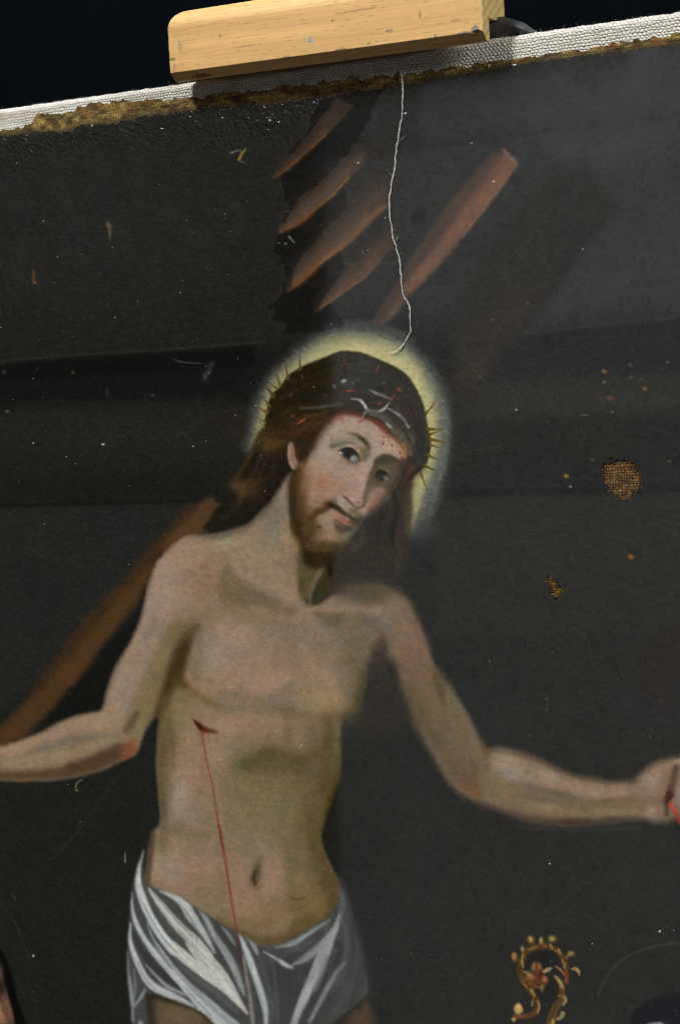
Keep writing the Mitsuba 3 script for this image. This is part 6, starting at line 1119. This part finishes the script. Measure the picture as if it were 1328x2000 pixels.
(1,[17.07,-100.03,16.97,-98.49],[0.16,0.16],[115,115,115],0.29,0.7,0,0),
(1,[-15.41,-117.53,-13.84,-117.4],[0.29,0.29],[99,99,97],0.32,0.7,0,0),
(1,[-97.65,-119.57,-97.11,-117.04,-97.36,-114.15],[0.68,0.68,0.34],[106,93,71],0.68,0.7,0,0),
(2,[-97.43,-119.14],[1.6,0.63],[-0.41,0.75],[93,80,63],0.6,0),
(1,[-136.62,-103.24,-137.02,-98.98],[0.59,0.83],[95,63,43],0.71,0.8,0,0),
(2,[-136.53,-98.52],[0.79,0.06],[-0.04,0.43],[133,91,65],0.7,0),
(2,[-120.57,-60.1],[0.68,0.03],[-0.06,0.68],[121,101,54],0.85,0),
(2,[-156.16,-61.75],[1.09,0.05],[-0.08,0.87],[71,71,69],0.7,0),
(2,[-156.14,-87.29],[0.81,0.05],[-0.08,0.87],[103,80,52],0.7,0),
(1,[-53.13,-60.06,-54.77,-57.47,-56.65,-54.88],[1.11,1.11,1.11],[63,65,65],1.33,0.6,0,0),
(1,[-71.26,-63.42,-66.51,-61.74,-56.92,-60.65],[0.18,0.18,0.18],[91,93,91],0.45,0.6,0,0),
(2,[-55.8,-59.57],[0.48,0.02],[-0.03,0.41],[118,121,121],0.7,0),
(2,[-54.34,-56.83],[0.48,0.02],[-0.03,0.41],[112,114,114],0.7,0),
(2,[-56.36,-55.48],[0.48,0.02],[-0.03,0.41],[108,110,110],0.7,0),
(2,[-103.79,-51.26],[0.51,0.02],[-0.22,2.54],[56,54,52],0.7,0),
(2,[-107.97,-29.64],[0.77,0.02],[-0.03,0.38],[183,183,178],0.9,0),
(2,[-156.12,-45.07],[1.22,0.04],[-0.06,0.66],[91,91,88],0.7,0),
(2,[-81.81,-48.89],[0.99,0.04],[-0.04,0.52],[80,80,76],0.7,0),
(2,[-138.56,-62.45],[0.53,0.03],[-0.04,0.43],[91,91,88],0.6,0),
(2,[109.7,-49.8],[0.79,0.32],[-0.26,0.61],[122,93,57],0.9,0),
(2,[109.53,-45.96],[0.71,0.28],[-0.23,0.54],[111,100,81],0.9,0),
(2,[111.36,-40.18],[1.06,0.42],[-0.35,0.82],[109,67,42],0.9,0),
(2,[119.64,-51.71],[0.78,0.32],[-0.26,0.6],[82,81,81],0.9,0),
(2,[119.44,-47.16],[0.7,0.28],[-0.23,0.54],[89,79,62],0.9,0),
(2,[124.32,-42.95],[0.69,0.28],[-0.23,0.54],[133,93,52],0.9,0),
(2,[112.09,-35.19],[0.53,0.21],[-0.17,0.41],[104,79,55],0.9,0),
(2,[93.62,-12.47],[0.91,0.34],[-0.3,0.7],[144,115,44],0.9,0),
(2,[95,-8.5],[0.54,0.2],[-0.18,0.42],[146,146,144],0.9,0),
(2,[133.06,-51.96],[0.51,0.21],[-0.17,0.4],[118,95,52],0.9,0),
(2,[123.54,-46.43],[0.52,0.21],[-0.17,0.4],[89,77,55],0.9,0),
(2,[132.35,-16.83],[0.69,0.27],[-0.23,0.54],[79,67,52],0.9,0),
(2,[116.62,17.28],[0.97,0.35],[-0.32,0.77],[142,81,27],0.9,0),
(2,[75.6,-37.26],[0.46,0.18],[-0.16,0.35],[159,159,155],0.9,0),
(2,[62.11,-50.31],[0.38,0.15],[-0.13,0.28],[126,100,65],0.9,0),
(2,[68.1,-70.78],[0.41,0.17],[-0.14,0.3],[100,88,76],0.9,0),
(2,[129.4,36.7],[0.52,0.18],[-0.17,0.42],[70,60,47],0.9,0),
(2,[82.17,-75.69],[0.36,0.15],[-0.12,0.27],[93,93,93],0.9,0),
(2,[103.83,-18.23],[0.71,0.27],[-0.24,0.55],[70,67,60],0.9,0),
(2,[81.98,70.72],[0.56,0.18],[-0.19,0.45],[72,72,69],0.9,0),
(2,[32.85,-95.35],[0.39,0.16],[-0.13,0.28],[104,104,104],0.9,0),
(2,[33.2,-97.62],[0.35,0.14],[-0.12,0.25],[126,126,124],0.9,0),
(2,[81.98,74.81],[0.56,0.18],[-0.19,0.45],[65,65,62],0.9,0),
]
def lattice(segments):
    out = [segments[0][0]]
    for a, b, step in segments:
        k = max(1, int(round((b - a) / step)))
        out += list(a + (b - a) * (np.arange(k) + 1) / k)
    return np.array(out)
fx0, fx1, fy0, fy1 = -42.9, 53.2, -75.8, 34.5
XS = lattice([(-215, -190, 2.5), (-190, fx0, .40), (fx0, fx1, .20), (fx1, 146, .36), (146, 166, 2.5)])
YS = lattice([(-171, fy0, .40), (fy0, fy1, .21), (fy1, 236, .42), (236, 262, 2.5)])
paint = Paint(XS, YS, (32, 32, 29))
rs = np.random.default_rng(17)
def scratches(n, x0, x1, y0, y1, gain):
    for _ in range(n):
        x, y = rs.uniform(x0, x1), rs.uniform(y0, y1); a = rs.choice([0, math.pi / 2, rs.uniform(0, 3.1)]) + rs.normal(0, .25); L = rs.uniform(.4, 1.8) * (1 + 3 * rs.random() ** 6)
        d = np.array([math.cos(a), math.sin(a)]) * L; k = rs.normal(0, .25, 2)
        v = rs.uniform(46, 84) * gain
        paint.stroke(np.array([[x, y] - d / 2, [x, y] + k, [x, y] + d / 2]), [.05, .10, .04], (v, v, v * .96), .18, rs.uniform(.15, .6), 0, 0)
for o in OPS:
    k = o[0]
    if k == 0: paint.area(np.reshape(o[1], (-1, 2)), *o[2:])
    elif k == 1: paint.stroke(np.reshape(o[1], (-1, 2)), *o[2:])
    else: paint.dab(*o[1:])

scratches(320, -185, -20, -160, 20, 1.0); scratches(160, -175, 120, 20, 232, .85); scratches(120, 20, 140, -165, 60, .8); scratches(60, -45, 30, -150, -70, 1.25)
for _ in range(260):                                                   # dark pits in the paint
    x, y = rs.uniform(-130, 140), rs.uniform(-80, 230); r_ = .12 + .22 * rs.random() ** 3
    paint.dab((x, y), (r_, 0), (0, r_ * .8), (44, 36, 28), rs.uniform(.4, .85), 0)
hc, hx, hy = (7.29, -29.84), 43.78, 41.81
for _ in range(1100):                                                  # dry brush marks in the rim of the halo
    a = rs.uniform(-3.5, .9); k = rs.normal(.97, .07); r_ = rs.uniform(.15, .5)
    x, y = hc[0] + k * hx * math.cos(a), hc[1] + k * hy * math.sin(a); v = rs.uniform(26, 60) if k > .95 else rs.uniform(110, 160)
    if math.hypot((x - hc[0]) / hx, (y - hc[1]) / hy) > .84: paint.dab((x, y), (r_ * 1.5, r_ * .4), (-r_ * .3, r_ * .8), (v, v, v * .9), rs.uniform(.1, .4), 0)
XX, YY = np.meshgrid(XS, YS)
Q3 = np.stack([XX, YY, 0 * XX], -1)
col, lab, names = paint.col, paint.lab, paint.names
# grain of brush and canvas: irregular, the size of the weave and of the bristles
lum = col.mean(-1, keepdims=True)
g1 = meshkit.fbm(Q3 * [.55, 1.6, 1], 3, 11) - .5
g2 = meshkit.noise(Q3 * [2.1, 2.4, 1], 23) - .5
g3 = meshkit.fbm(Q3 * [.16, .10, 1], 3, 31) - .5
weave = (np.sin(XX * 5.1 + 2 * g1) * np.sin(YY * 5.8 + 2 * g3))
amt = .15 + .31 * np.clip((58 - lum[..., 0]) / 26, 0, 1)
col *= (1 + amt * (.9 * g1 + .9 * g2 + .14 * weave) + .10 * g3)[..., None]
warm = meshkit.fbm(Q3 * .07, 2, 41) - .5
col *= 1 + warm[..., None] * np.array([.05, 0, -.06]) * np.where(lum > 60, .35, 1.0)
mott = meshkit.fbm(Q3 * [.22, .22, 1], 4, 43) - .5
mot2 = meshkit.fbm(Q3 * [.5, .7, 1], 2, 44) - .5
flesh = ((lum > 60) & (col[..., :1] > col[..., 2:] * 1.12))
col *= 1 + flesh * (mott[..., None] * np.array([.10, .01, -.07]) + mot2[..., None] * np.array([.09, .09, .11]))
# the ground left of the ragged edge has lost its varnish
ragged = np.asarray([[84.98,-254.5],[60.96,-176.04],[5.22,-158.7],[0.6,-155.39],[-4.45,-146.31],[-11.63,-139.3],[-17.85,-131.12],[-15.16,-121.05],[-15.78,-112.25],[-21.99,-104.85],[-18.02,-96.62],[-17.44,-88.64],[-24.83,-81.16],[-18.56,-72.79],[-22.82,-61],[-24.83,-49.01],[-30.46,-35.04],[-44.14,-8.7],[-78.77,-0.75],[-284.19,-0.31],[-460.21,6.18]])
rx = np.interp(YY, ragged[:, 1], ragged[:, 0]) + (meshkit.fbm(Q3 * .35, 3, 51) - .5) * 6
dull = (XX < rx)
names.append('dull_ground')
lab[(lab == 0) & dull] = len(names) - 1
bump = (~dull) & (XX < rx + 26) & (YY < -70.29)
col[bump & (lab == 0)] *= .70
# the upper edge of the paint is broken
top = np.asarray([[-234.55,-162.19],[-149.76,-161.57],[-144.52,-160.37],[-133.89,-160.7],[-114.55,-158.82],[-108,-160.59],[-90.45,-159.68],[-73.11,-161],[-44.51,-160.16],[-26.07,-159.23],[5.22,-158.7],[39.46,-159.36],[70.13,-160.24],[91.42,-161.56],[101.19,-161.04],[115.9,-160.94],[121.46,-160.75],[141.68,-160.58],[171.83,-160.87]])
ty = np.interp(XX, top[:, 0], top[:, 1]) + (meshkit.fbm(Q3 * [.5, .3, 1], 3, 61) - .5) * 2.6
alive = YY > ty
# two losses where the bare canvas shows, and the flakes round them
losses = []
def inside(poly, X, Y):
    e = np.vstack([poly, poly[:1]]); r = np.zeros(X.shape, bool)
    for (ax, ay), (bx, by) in zip(e[:-1], e[1:]):
        if ay != by: r ^= ((ay <= Y) != (by <= Y)) & (X < ax + (Y - ay) / (by - ay) * (bx - ax))
    return r
jit = np.stack([meshkit.noise(Q3 * 1.3, 71) - .5, meshkit.noise(Q3 * 1.3, 72) - .5], -1) * 2.6
for poly in [[108.35,-16.09,110.94,-18.07,114.73,-17.61,118.5,-16.97,121.18,-13.6,121.34,-8.44,118.95,-5.71,114.15,-4.48,110.77,-6.01,109.19,-9.2,107.43,-12.76],[84.08,24.43,85.86,24.8,88.32,27.45,90.94,30.66,87.1,32.05,85.88,28.43]]:
    poly = np.reshape(poly, (-1, 2))
    gone = inside(poly, XX + jit[..., 0], YY + jit[..., 1])
    alive &= ~gone
    losses.append(poly)
def lin(c):
    c = np.clip(c / 255.0, 0, 1)
    return np.where(c < .04045, c / 12.92, ((c + .055) / 1.055) ** 2.4)
# relief: the canvas hangs a little wavy, the bristles leave ridges in the light paint
hang = .10 * (meshkit.fbm(Q3 * .02, 2, 81) - .5) + .012 * (meshkit.fbm(Q3 * .06, 2, 82) - .5)
ridge = .11 * np.clip((lum[..., 0] - 70) / 120, 0, 1) * (g1 + .4 * g2)
roll = -2.2 * np.clip((-157 - YY) / 15, 0, 1) ** 2
press = np.clip((-140 - YY - 14 * meshkit.noise(Q3 * [.05, .08, 1], 90)) / 10 + .6, 0, 1) * dull
nub = .30 * (meshkit.noise(Q3 * [1.1, 1.5, 1], 91) - .5) + .32 * (meshkit.noise(Q3 * [1.8, 2.2, 1] + XX[..., None] * [0, .5, 0], 92) - .5)
NN = 1.15 + hang + ridge + roll + press * nub
V = W(np.stack([XX, -YY, NN], -1).reshape(-1, 3))
C3 = lin(col).reshape(-1, 3)
UV = np.stack([XX, YY], -1).reshape(-1, 2) * .001
ny, nx = lab.shape
ok = alive[:-1, :-1] & alive[1:, :-1] & alive[:-1, 1:] & alive[1:, 1:]
idx = np.arange(ny * nx).reshape(ny, nx)
def patch(key, sel, bsdf):
    i, j = np.nonzero(sel & ok)
    if len(i) < 4: return
    q = np.stack([idx[i, j], idx[i + 1, j], idx[i + 1, j + 1], idx[i, j + 1]], 1)
    f = np.vstack([q[:, [0, 1, 2]], q[:, [0, 2, 3]]])
    u, inv = np.unique(f, return_inverse=True)
    scene[key] = mikit.ply((V[u], inv.reshape(-1, 3)), bsdf, smooth=True, uv=UV[u], color=C3[u])
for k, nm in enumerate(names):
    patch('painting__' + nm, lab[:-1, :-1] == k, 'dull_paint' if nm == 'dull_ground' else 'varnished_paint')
labels['painting'] = {'label': 'old oil painting of a wounded haloed man in a white loincloth, on an easel', 'category': 'painting'}
PART = {'painted_ground': 'varnished dark brown ground of the painting', 'dull_ground': 'dull dark ground left of the ragged varnish edge, with glinting weave',
    'painted_streak': 'uppermost short brown streak left of the thread', 'painted_streak_001': 'second brown streak from the top, with a yellow lower edge',
    'painted_streak_002': 'third and widest brown streak left of the thread', 'painted_streak_003': 'lowest faint brown streak above the halo',
    'painted_beam': 'reddish brown slanting beam right of the thread', 'painted_beam_001': 'orange brown slanting beam behind the left shoulder',
    'painted_halo': 'pale yellow halo fading to grey', 'painted_man': 'painted bare chested man with outstretched arms and bleeding side',
    'painted_man__hair': 'dark brown hair falling on the shoulders', 'painted_man__loincloth': 'white draped loincloth with grey folds', 'painted_man__face': 'pale bearded face tilted to the right',
    'painted_man__beard': 'brown beard and moustache', 'painted_man__crown_of_thorns': 'dark crown of thorns with pale twigs', 'painted_crozier': 'golden scrolled crozier head at the lower right',
    'painted_cowled_head': 'dark cowled head cut off at the lower right corner', 'painted_bearded_head': 'dark head with a reddish face cut off at the lower left corner'}
for nm, s in PART.items(): labels['painting__' + nm] = {'label': s}

# the canvases below the paint: lining linen and the brown edge of the old canvas
def linen(x0, x1, y0, y1, step, px, py, amp, seed, brick=False):
    xs, ys = np.arange(x0, x1, step[0]), np.arange(y0, y1, step[1])
    X, Y = np.meshgrid(xs, ys); q = np.stack([X, Y, 0 * X], -1)
    a = X + .35 * px * (meshkit.noise(q * [.5, .9, 1], seed) - .5) * 2; b = Y + .30 * py * (meshkit.noise(q * [.35, 1.2, 1], seed + 1) - .5) * 2
    i, j = np.floor(a / px), np.floor(b / py)
    over = ((i + j) % 2 == 0)
    u, v = a / px - i - .5, b / py - j - .5
    thick = .75 + .5 * meshkit.noise(np.stack([i, j, 0 * X], -1) + .5, seed + 2)
    if brick:                                                          # the weft floats show as short rounded knots, row over row
        a = a + .5 * px * (j % 2); i = np.floor(a / px); u = a / px - i - .5
        thick = .75 + .5 * meshkit.noise(np.stack([i, j, 0 * X], -1) + .5, seed + 2)
        h = np.sqrt(np.clip(1 - 3.9 * v * v, 0, 1)) * np.cos(2.9 * u) ** .8 * thick
    else:
        h = np.where(over, np.sqrt(np.clip(1 - 3.4 * v * v, 0, 1)) * np.cos(2.6 * u), .8 * np.sqrt(np.clip(1 - 3.4 * u * u, 0, 1)) * np.cos(2.6 * v)) * thick
    return X, Y, q, np.clip(h, 0, None) * amp, over
def grid_faces(sel):
    id2 = np.arange(sel.size).reshape(sel.shape)
    k = sel[:-1, :-1] & sel[1:, 1:] & sel[1:, :-1] & sel[:-1, 1:]
    i, j = np.nonzero(k)
    return np.stack([id2[i, j], id2[i + 1, j], id2[i + 1, j + 1], id2[i, j + 1]], 1)
def put(key, X, Y, N, c, sel, bsdf='linen'):
    f = grid_faces(sel); u, inv = np.unique(f, return_inverse=True)
    P = W(np.stack([X, -Y, N], -1).reshape(-1, 3))
    scene[key] = mikit.ply((P[u], inv.reshape(-1, 4)), bsdf, smooth=True, color=lin(c).reshape(-1, 3)[u])
CT = -171.97
X, Y, q, h, over = linen(-205, 166, CT - 3.0, -150, (.20, .13), 1.50, 1.06, .42, 101, True)
n0 = meshkit.fbm(q * [.25, .5, 1], 3, 104) - .5
edge = CT + .5 * (meshkit.fbm(q[:1] * [.4, 0, 1], 3, 105) - .5)
c = np.array([208, 205, 195.]) * (1 + .16 * n0 + .10 * (meshkit.noise(q * 2.2, 106) - .5))[..., None]
stain = np.clip(meshkit.fbm(q * [.08, .25, 1], 3, 107) * 3 - 1.75, 0, 1)[..., None] * .5
c = c + stain * (np.array([168, 152, 118.]) - c)
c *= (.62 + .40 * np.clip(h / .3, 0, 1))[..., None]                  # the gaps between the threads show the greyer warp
t = np.clip((edge + 2.6 - Y) / 2.6, 0, 1)
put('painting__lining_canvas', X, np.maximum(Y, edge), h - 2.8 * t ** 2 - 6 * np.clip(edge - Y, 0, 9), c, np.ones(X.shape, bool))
labels['painting__lining_canvas'] = {'label': 'pale new linen of the lining along the upper edge'}
brim = np.asarray([[-234.25,-164.85],[-149.54,-163.88],[-137.65,-162.79],[-131.42,-164.63],[-129.07,-167.3],[-110.01,-166.6],[-107.27,-168.77],[-87.23,-168.29],[-52.35,-165.43],[-41.79,-165.19],[5.6,-164.39],[39.71,-163.44],[72.49,-163.41],[95.57,-163.55],[117.15,-163.95],[134.8,-164.25],[141.84,-164.53],[171.97,-164.89]])
X, Y, q, h, over = linen(-205, 166, CT + .5, -145, (.26, .20), 1.05, .98, .26, 111)
by = np.interp(X, brim[:, 0], brim[:, 1]) + (meshkit.fbm(q * [.45, .4, 1], 4, 112) - .5) * 3.4
n0 = meshkit.fbm(q * [.3, .6, 1], 4, 113)
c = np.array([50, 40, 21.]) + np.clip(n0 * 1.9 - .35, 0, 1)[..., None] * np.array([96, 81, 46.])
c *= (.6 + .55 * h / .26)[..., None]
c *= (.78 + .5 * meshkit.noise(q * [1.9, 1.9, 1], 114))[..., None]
rust = np.clip(meshkit.fbm(q * [.12, .3, 1], 3, 115) * 4 - 2.5, 0, 1)[..., None]
c = c + rust * (np.array([112, 66, 34.]) - c) * .8
grime = np.clip(1 - (np.interp(X, top[:, 0], top[:, 1]) - Y) / 2.2, 0, 1)[..., None]
c = c + grime * (np.array([44, 38, 28.]) - c) * (.35 + .9 * (n0[..., None] - .3))
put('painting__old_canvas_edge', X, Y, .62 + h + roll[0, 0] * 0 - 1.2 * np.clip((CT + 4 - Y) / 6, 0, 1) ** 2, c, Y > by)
labels['painting__old_canvas_edge'] = {'label': 'frayed yellowish brown edge of the old canvas'}
for k, poly in enumerate(losses):
    X, Y, q, h, over = linen(poly[:, 0].min() - 2, poly[:, 0].max() + 2, poly[:, 1].min() - 2, poly[:, 1].max() + 2, (.16, .16), 1.12, 1.0, .30, 121 + k)
    c = np.array([44, 34, 20.]) + (h / .30)[..., None] * np.array([[78, 56, 30.], [84, 62, 18.]][k]) * (.7 + .6 * meshkit.noise(q * 1.5, 125)[..., None])
    c *= (.45 + 1.0 * meshkit.fbm(q * .6, 3, 127))[..., None]
    put('painting__bare_canvas' + ('_%03d' % k if k else ''), X, Y, .40 + h, c, np.ones(X.shape, bool))
    labels['painting__bare_canvas' + ('_%03d' % k if k else '')] = {'label': ['larger round paint loss with the brown weave showing', 'small wedge shaped paint loss with the yellow brown weave showing'][k]}
# the wooden strainer behind
st = trimesh.util.concatenate([box([-215, -CT - 45, -19], [166, -CT - .6, -3.2]), box([-215, -262, -19], [-175, -CT - 45, -3.2])])
scene['painting__stretcher'] = mikit.ply(canvas_mesh(st), 'bare_frame_wood')

rng = np.random.default_rng(5)
def tube(pts, r, sides=5):
    pts = np.asarray(pts, float); r = np.broadcast_to(r, len(pts))
    t = np.gradient(pts, axis=0); t /= np.linalg.norm(t, axis=1, keepdims=True)
    a = np.cross(t, [.3, .2, .9]); a /= np.linalg.norm(a, axis=1, keepdims=True); b = np.cross(t, a)
    an = np.arange(sides) * 2 * np.pi / sides
    v = (pts[:, None] + r[:, None, None] * (np.cos(an)[None, :, None] * a[:, None] + np.sin(an)[None, :, None] * b[:, None])).reshape(-1, 3)
    f = [[i * sides + k, i * sides + (k + 1) % sides, (i + 1) * sides + (k + 1) % sides, (i + 1) * sides + k] for i in range(len(pts) - 1) for k in range(sides)]
    return trimesh.Trimesh(v, np.array(f)[:, [0, 1, 2, 0, 2, 3]].reshape(-1, 3), process=False)
# loose fibres of the linen along its edge
fib = []
for x in rng.uniform(-195, 150, 420):
    a = rng.uniform(-1.2, 1.2); L = rng.uniform(.25, .9)
    s = np.linspace(0, 1, 5)[:, None]
    p0 = np.array([x, -CT + rng.uniform(-.7, .1), rng.uniform(-2.6, -.8)])
    fib.append(tube(p0 + s * L * np.array([math.sin(a), math.cos(a), rng.uniform(-.1, .5)]) + s ** 2 * rng.normal(0, .3, 3), .03, 3))
m = trimesh.util.concatenate(fib)
scene['painting__loose_fibre'] = mikit.ply(canvas_mesh(m), 'thread_cotton', smooth=True)
labels['painting__loose_fibre'] = {'kind': 'stuff'}
# dust and crumbs lying on the varnish
dust = []
ico = trimesh.creation.icosphere(subdivisions=0)
def crumb(x, y, r):
    v = ico.vertices * (1 + .35 * rng.uniform(-1, 1, (len(ico.vertices), 1))) * [r * rng.uniform(.7, 1.5), r * rng.uniform(.7, 1.5), r * .45]
    a = rng.uniform(0, 6.3); R = np.array([[math.cos(a), -math.sin(a), 0], [math.sin(a), math.cos(a), 0], [0, 0, 1]])
    n_ = 1.15 + .1 + r * .2
    dust.append(trimesh.Trimesh(v @ R.T + [x, -y, n_ - .1], ico.faces, process=False))
for _ in range(260):
    x = rng.uniform(-190, 145); y = rng.uniform(-155, 232)
    if rng.random() < .45: x = rng.uniform(-170, -20); y = rng.uniform(-150, 20)
    crumb(x, y, .07 + .17 * rng.random() ** 4)
for x, y, r in [(-7.5,-49.09,0.26),(-107.98,-29.42,0.42),(-143.63,-31.06,0.45),(-101.99,-159.72,0.5),(-19.71,-152.64,0.5),(126.63,154.84,0.2),(80.06,133.81,0.3),(121.41,155.77,0.35),(71.61,-161.88,0.5),(19.22,-99.86,0.15),(17.01,-132.91,0.3),(27.02,-111.32,0.2),(37.78,-148.89,0.4),(71.19,-120.65,0.35),(-18.98,-105.6,0.2),(81.26,-161.04,0.55),(95.39,163.22,0.25)]: crumb(x, y, r)
m = trimesh.util.concatenate(dust)
scene['painting__dust_speck'] = mikit.ply(canvas_mesh(m), 'dust_white')
labels['painting__dust_speck'] = {'kind': 'stuff'}

# ------------------------------------------------------------------ the wooden easel clamp above the canvas
BX0, BX1, BY, BT = -57.07, 73.76, 170.50, 27.24
S_ = manifold3d.CrossSection
prof = np.array([[4.5, 0], [7.6, 0], [11, 2.9], [11, 17]] + [[3 + 8 * math.cos(a), 19 + 8 * math.sin(a)] for a in np.linspace(.1, math.pi / 2, 9)] + [[-11, 27.0], [-11, 8.4], [5.0, 8.4]])
prof[:, 1] *= BT / 27.0
cs = S_([prof[:, :2].tolist()]).offset(-.5, manifold3d.JoinType.Round, circular_segments=16).offset(.5, manifold3d.JoinType.Round, circular_segments=16)
body = manifold3d.Manifold.extrude(cs, BX1 - BX0)                      # profile in (N, Y), length along +z
body = body.transform(np.array([[0, 0, 1, BX0], [0, 1, 0, BY], [1, 0, 0, 0.]]))
R = 7.5
el = [[BX0, BY - 5], [BX1, BY - 5], [BX1, BY + BT + 5]] + [[BX1, BY + BT + 5], [BX0 + R + 2, BY + BT + 5]] + [[BX0 + R + R * math.cos(a), BY + BT - R + R * math.sin(a)] for a in np.linspace(math.pi / 2, math.pi, 12)]
out = manifold3d.Manifold.extrude(S_([el]), 60).translate([0, 0, -30])
body = body ^ out
chip = manifold3d.Manifold.sphere(1.0, 16)
for x, y, z, a, b, c_ in [(71.27,172.81,10.6,2.4,1.6,0.9),(68.3,172.49,9.9,5,0.8,1.0),(61.34,172.16,10.2,3,0.5,0.7),(-43.98,171.9,10.3,4,0.5,0.6),(24.48,172.4,10.3,5,0.4,0.5)]: body = body - chip.scale([a, b, c_]).translate([x, y, z])
bm = body.to_mesh(); bv = bm.vert_properties[:, :3]
tilt = math.radians(-0.568); mid = (BX0 + BX1) / 2
bv = np.column_stack([mid + (bv[:, 0] - mid) * math.cos(tilt) - (bv[:, 1] - BY) * math.sin(tilt), BY + (bv[:, 0] - mid) * math.sin(tilt) + (bv[:, 1] - BY) * math.cos(tilt), bv[:, 2]])
scene['easel_clamp__wooden_bar'] = mikit.ply(trimesh.Trimesh(W(bv), bm.tri_verts), 'beech_wood', smooth=28)
labels['easel_clamp'] = {'label': 'pale beech easel clamp with a rounded end, holding the upper edge of the painting', 'category': 'clamp'}
# the dark rubber pad squeezed out of its notch
def pad():
    st = []
    for x, yc, hh, nc, nn in [(68.62,176.32,4.1,-5.5,3.2),(71.2,176.15,3.91,-5.5,3.2),(75.56,175.84,3.81,-5.5,3.2),(79.47,175.4,3.16,-5.5,3.2),(82.35,174.55,2.53,-5.5,3.2),(84.81,173.67,1.63,-5.5,3.2),(87.06,172.73,0.82,-5.5,1.8),(88.38,172.1,0.37,-5.5,1.8)]:
        an = np.linspace(0, 2 * np.pi, 20, endpoint=False)
        r = 1 + .10 * np.sin(3 * an + x * .4)
        st.append(np.column_stack([np.full(20, x), yc + hh * np.sin(an) * r, nc + nn * np.cos(an) * r]))
    k = len(st); v = np.vstack(st + [st[0].mean(0, keepdims=True), st[-1].mean(0, keepdims=True)])
    f = [[i * 20 + a, (i + 1) * 20 + a, (i + 1) * 20 + (a + 1) % 20, i * 20 + (a + 1) % 20] for i in range(k - 1) for a in range(20)]
    f = np.array(f)[:, [0, 1, 2, 0, 2, 3]].reshape(-1, 3)
    caps = [[k * 20, (a + 1) % 20, a] for a in range(20)] + [[k * 20 + 1, (k - 1) * 20 + a, (k - 1) * 20 + (a + 1) % 20] for a in range(20)]
    m = trimesh.Trimesh(v, np.vstack([f, caps]), process=False)
    for _ in range(2): m = m.subdivide()
    q = m.vertices * .35
    m.vertices = m.vertices + .5 * (meshkit.fbm(q, 3, 7) - .5)[:, None] * m.vertex_normals
    return m
scene['easel_clamp__rubber_pad'] = mikit.ply(canvas_mesh(pad()), 'rubber', smooth=60)
labels['easel_clamp__rubber_pad'] = {'label': 'dark grey rubber pad squeezed out at the right end of the wooden bar'}

# ------------------------------------------------------------------ the loose white thread that hangs over the painting
tp = np.asarray([[37.04,-164.33],[37.14,-162.45],[37.34,-158.87],[37.23,-154.95],[36.59,-149.96],[35.74,-146.3],[34.84,-141.88],[34.23,-138.74],[32.9,-134.34],[32.22,-130.06],[30.72,-124.32],[29.46,-117.97],[29.32,-111.88],[29.66,-105.74],[30.49,-101.85],[31.72,-97.74],[32.42,-91.75],[32.31,-86.39],[33,-81.73],[34.61,-78.94],[35.3,-76.21],[35.33,-69.67],[33.53,-65.91],[32.22,-63.86],[30.41,-62.22],[26.88,-60.46]])
s_ = np.linspace(0, len(tp) - 1, 260)
k_ = np.arange(len(tp))
from scipy.interpolate import CubicSpline
tx_, ty_ = CubicSpline(k_, tp[:, 0])(s_), CubicSpline(k_, tp[:, 1])(s_)
wig = np.stack([meshkit.noise(np.stack([s_ * 2.3, 0 * s_, 0 * s_], -1), 3), meshkit.noise(np.stack([s_ * 2.3, 0 * s_ + 9, 0 * s_], -1), 3)], -1) - .5
lift = 1.5 + .5 * np.sin(s_ * .7) ** 2
th = [tube(np.column_stack([tx_ + wig[:, 0] * .5, -(ty_ + wig[:, 1] * .4), lift]), .175 * (1 + .22 * np.sin(s_ * 9.0) + .5 * (meshkit.noise(np.stack([s_ * 1.1, 0 * s_, 0 * s_], -1), 6) - .5)), 8)]
for a, b in [([34.23,-138.74],[37.29,-140.67]),([30.73,-102.4],[32.72,-103.58]),([30.98,-102.96],[31.91,-104.22]),([30.93,-126.39],[29.94,-127.44]),([36.74,-149],[37.76,-148.51])]:
    a, b = np.array([a[0], -a[1], 1.6]), np.array([b[0], -b[1], 2.0]); s = np.linspace(0, 1, 6)[:, None]
    th.append(tube(a + (b - a) * s + np.array([.3, .2, 0]) * np.sin(3 * s), .06, 4))
for _ in range(60):
    k = rng.integers(5, 255); a = np.array([tx_[k], -ty_[k], lift[k]]); d = rng.normal(0, 1, 3) * [.8, .8, .25]; s = np.linspace(0, 1, 4)[:, None]
    th.append(tube(a + d * s * rng.uniform(.4, 1.2), .028, 3))
m = trimesh.util.concatenate(th)
scene['loose_thread'] = mikit.ply(canvas_mesh(m), 'thread_cotton', smooth=True)
labels['loose_thread'] = {'label': 'loose white thread hanging from the clamp down to the halo', 'category': 'thread'}
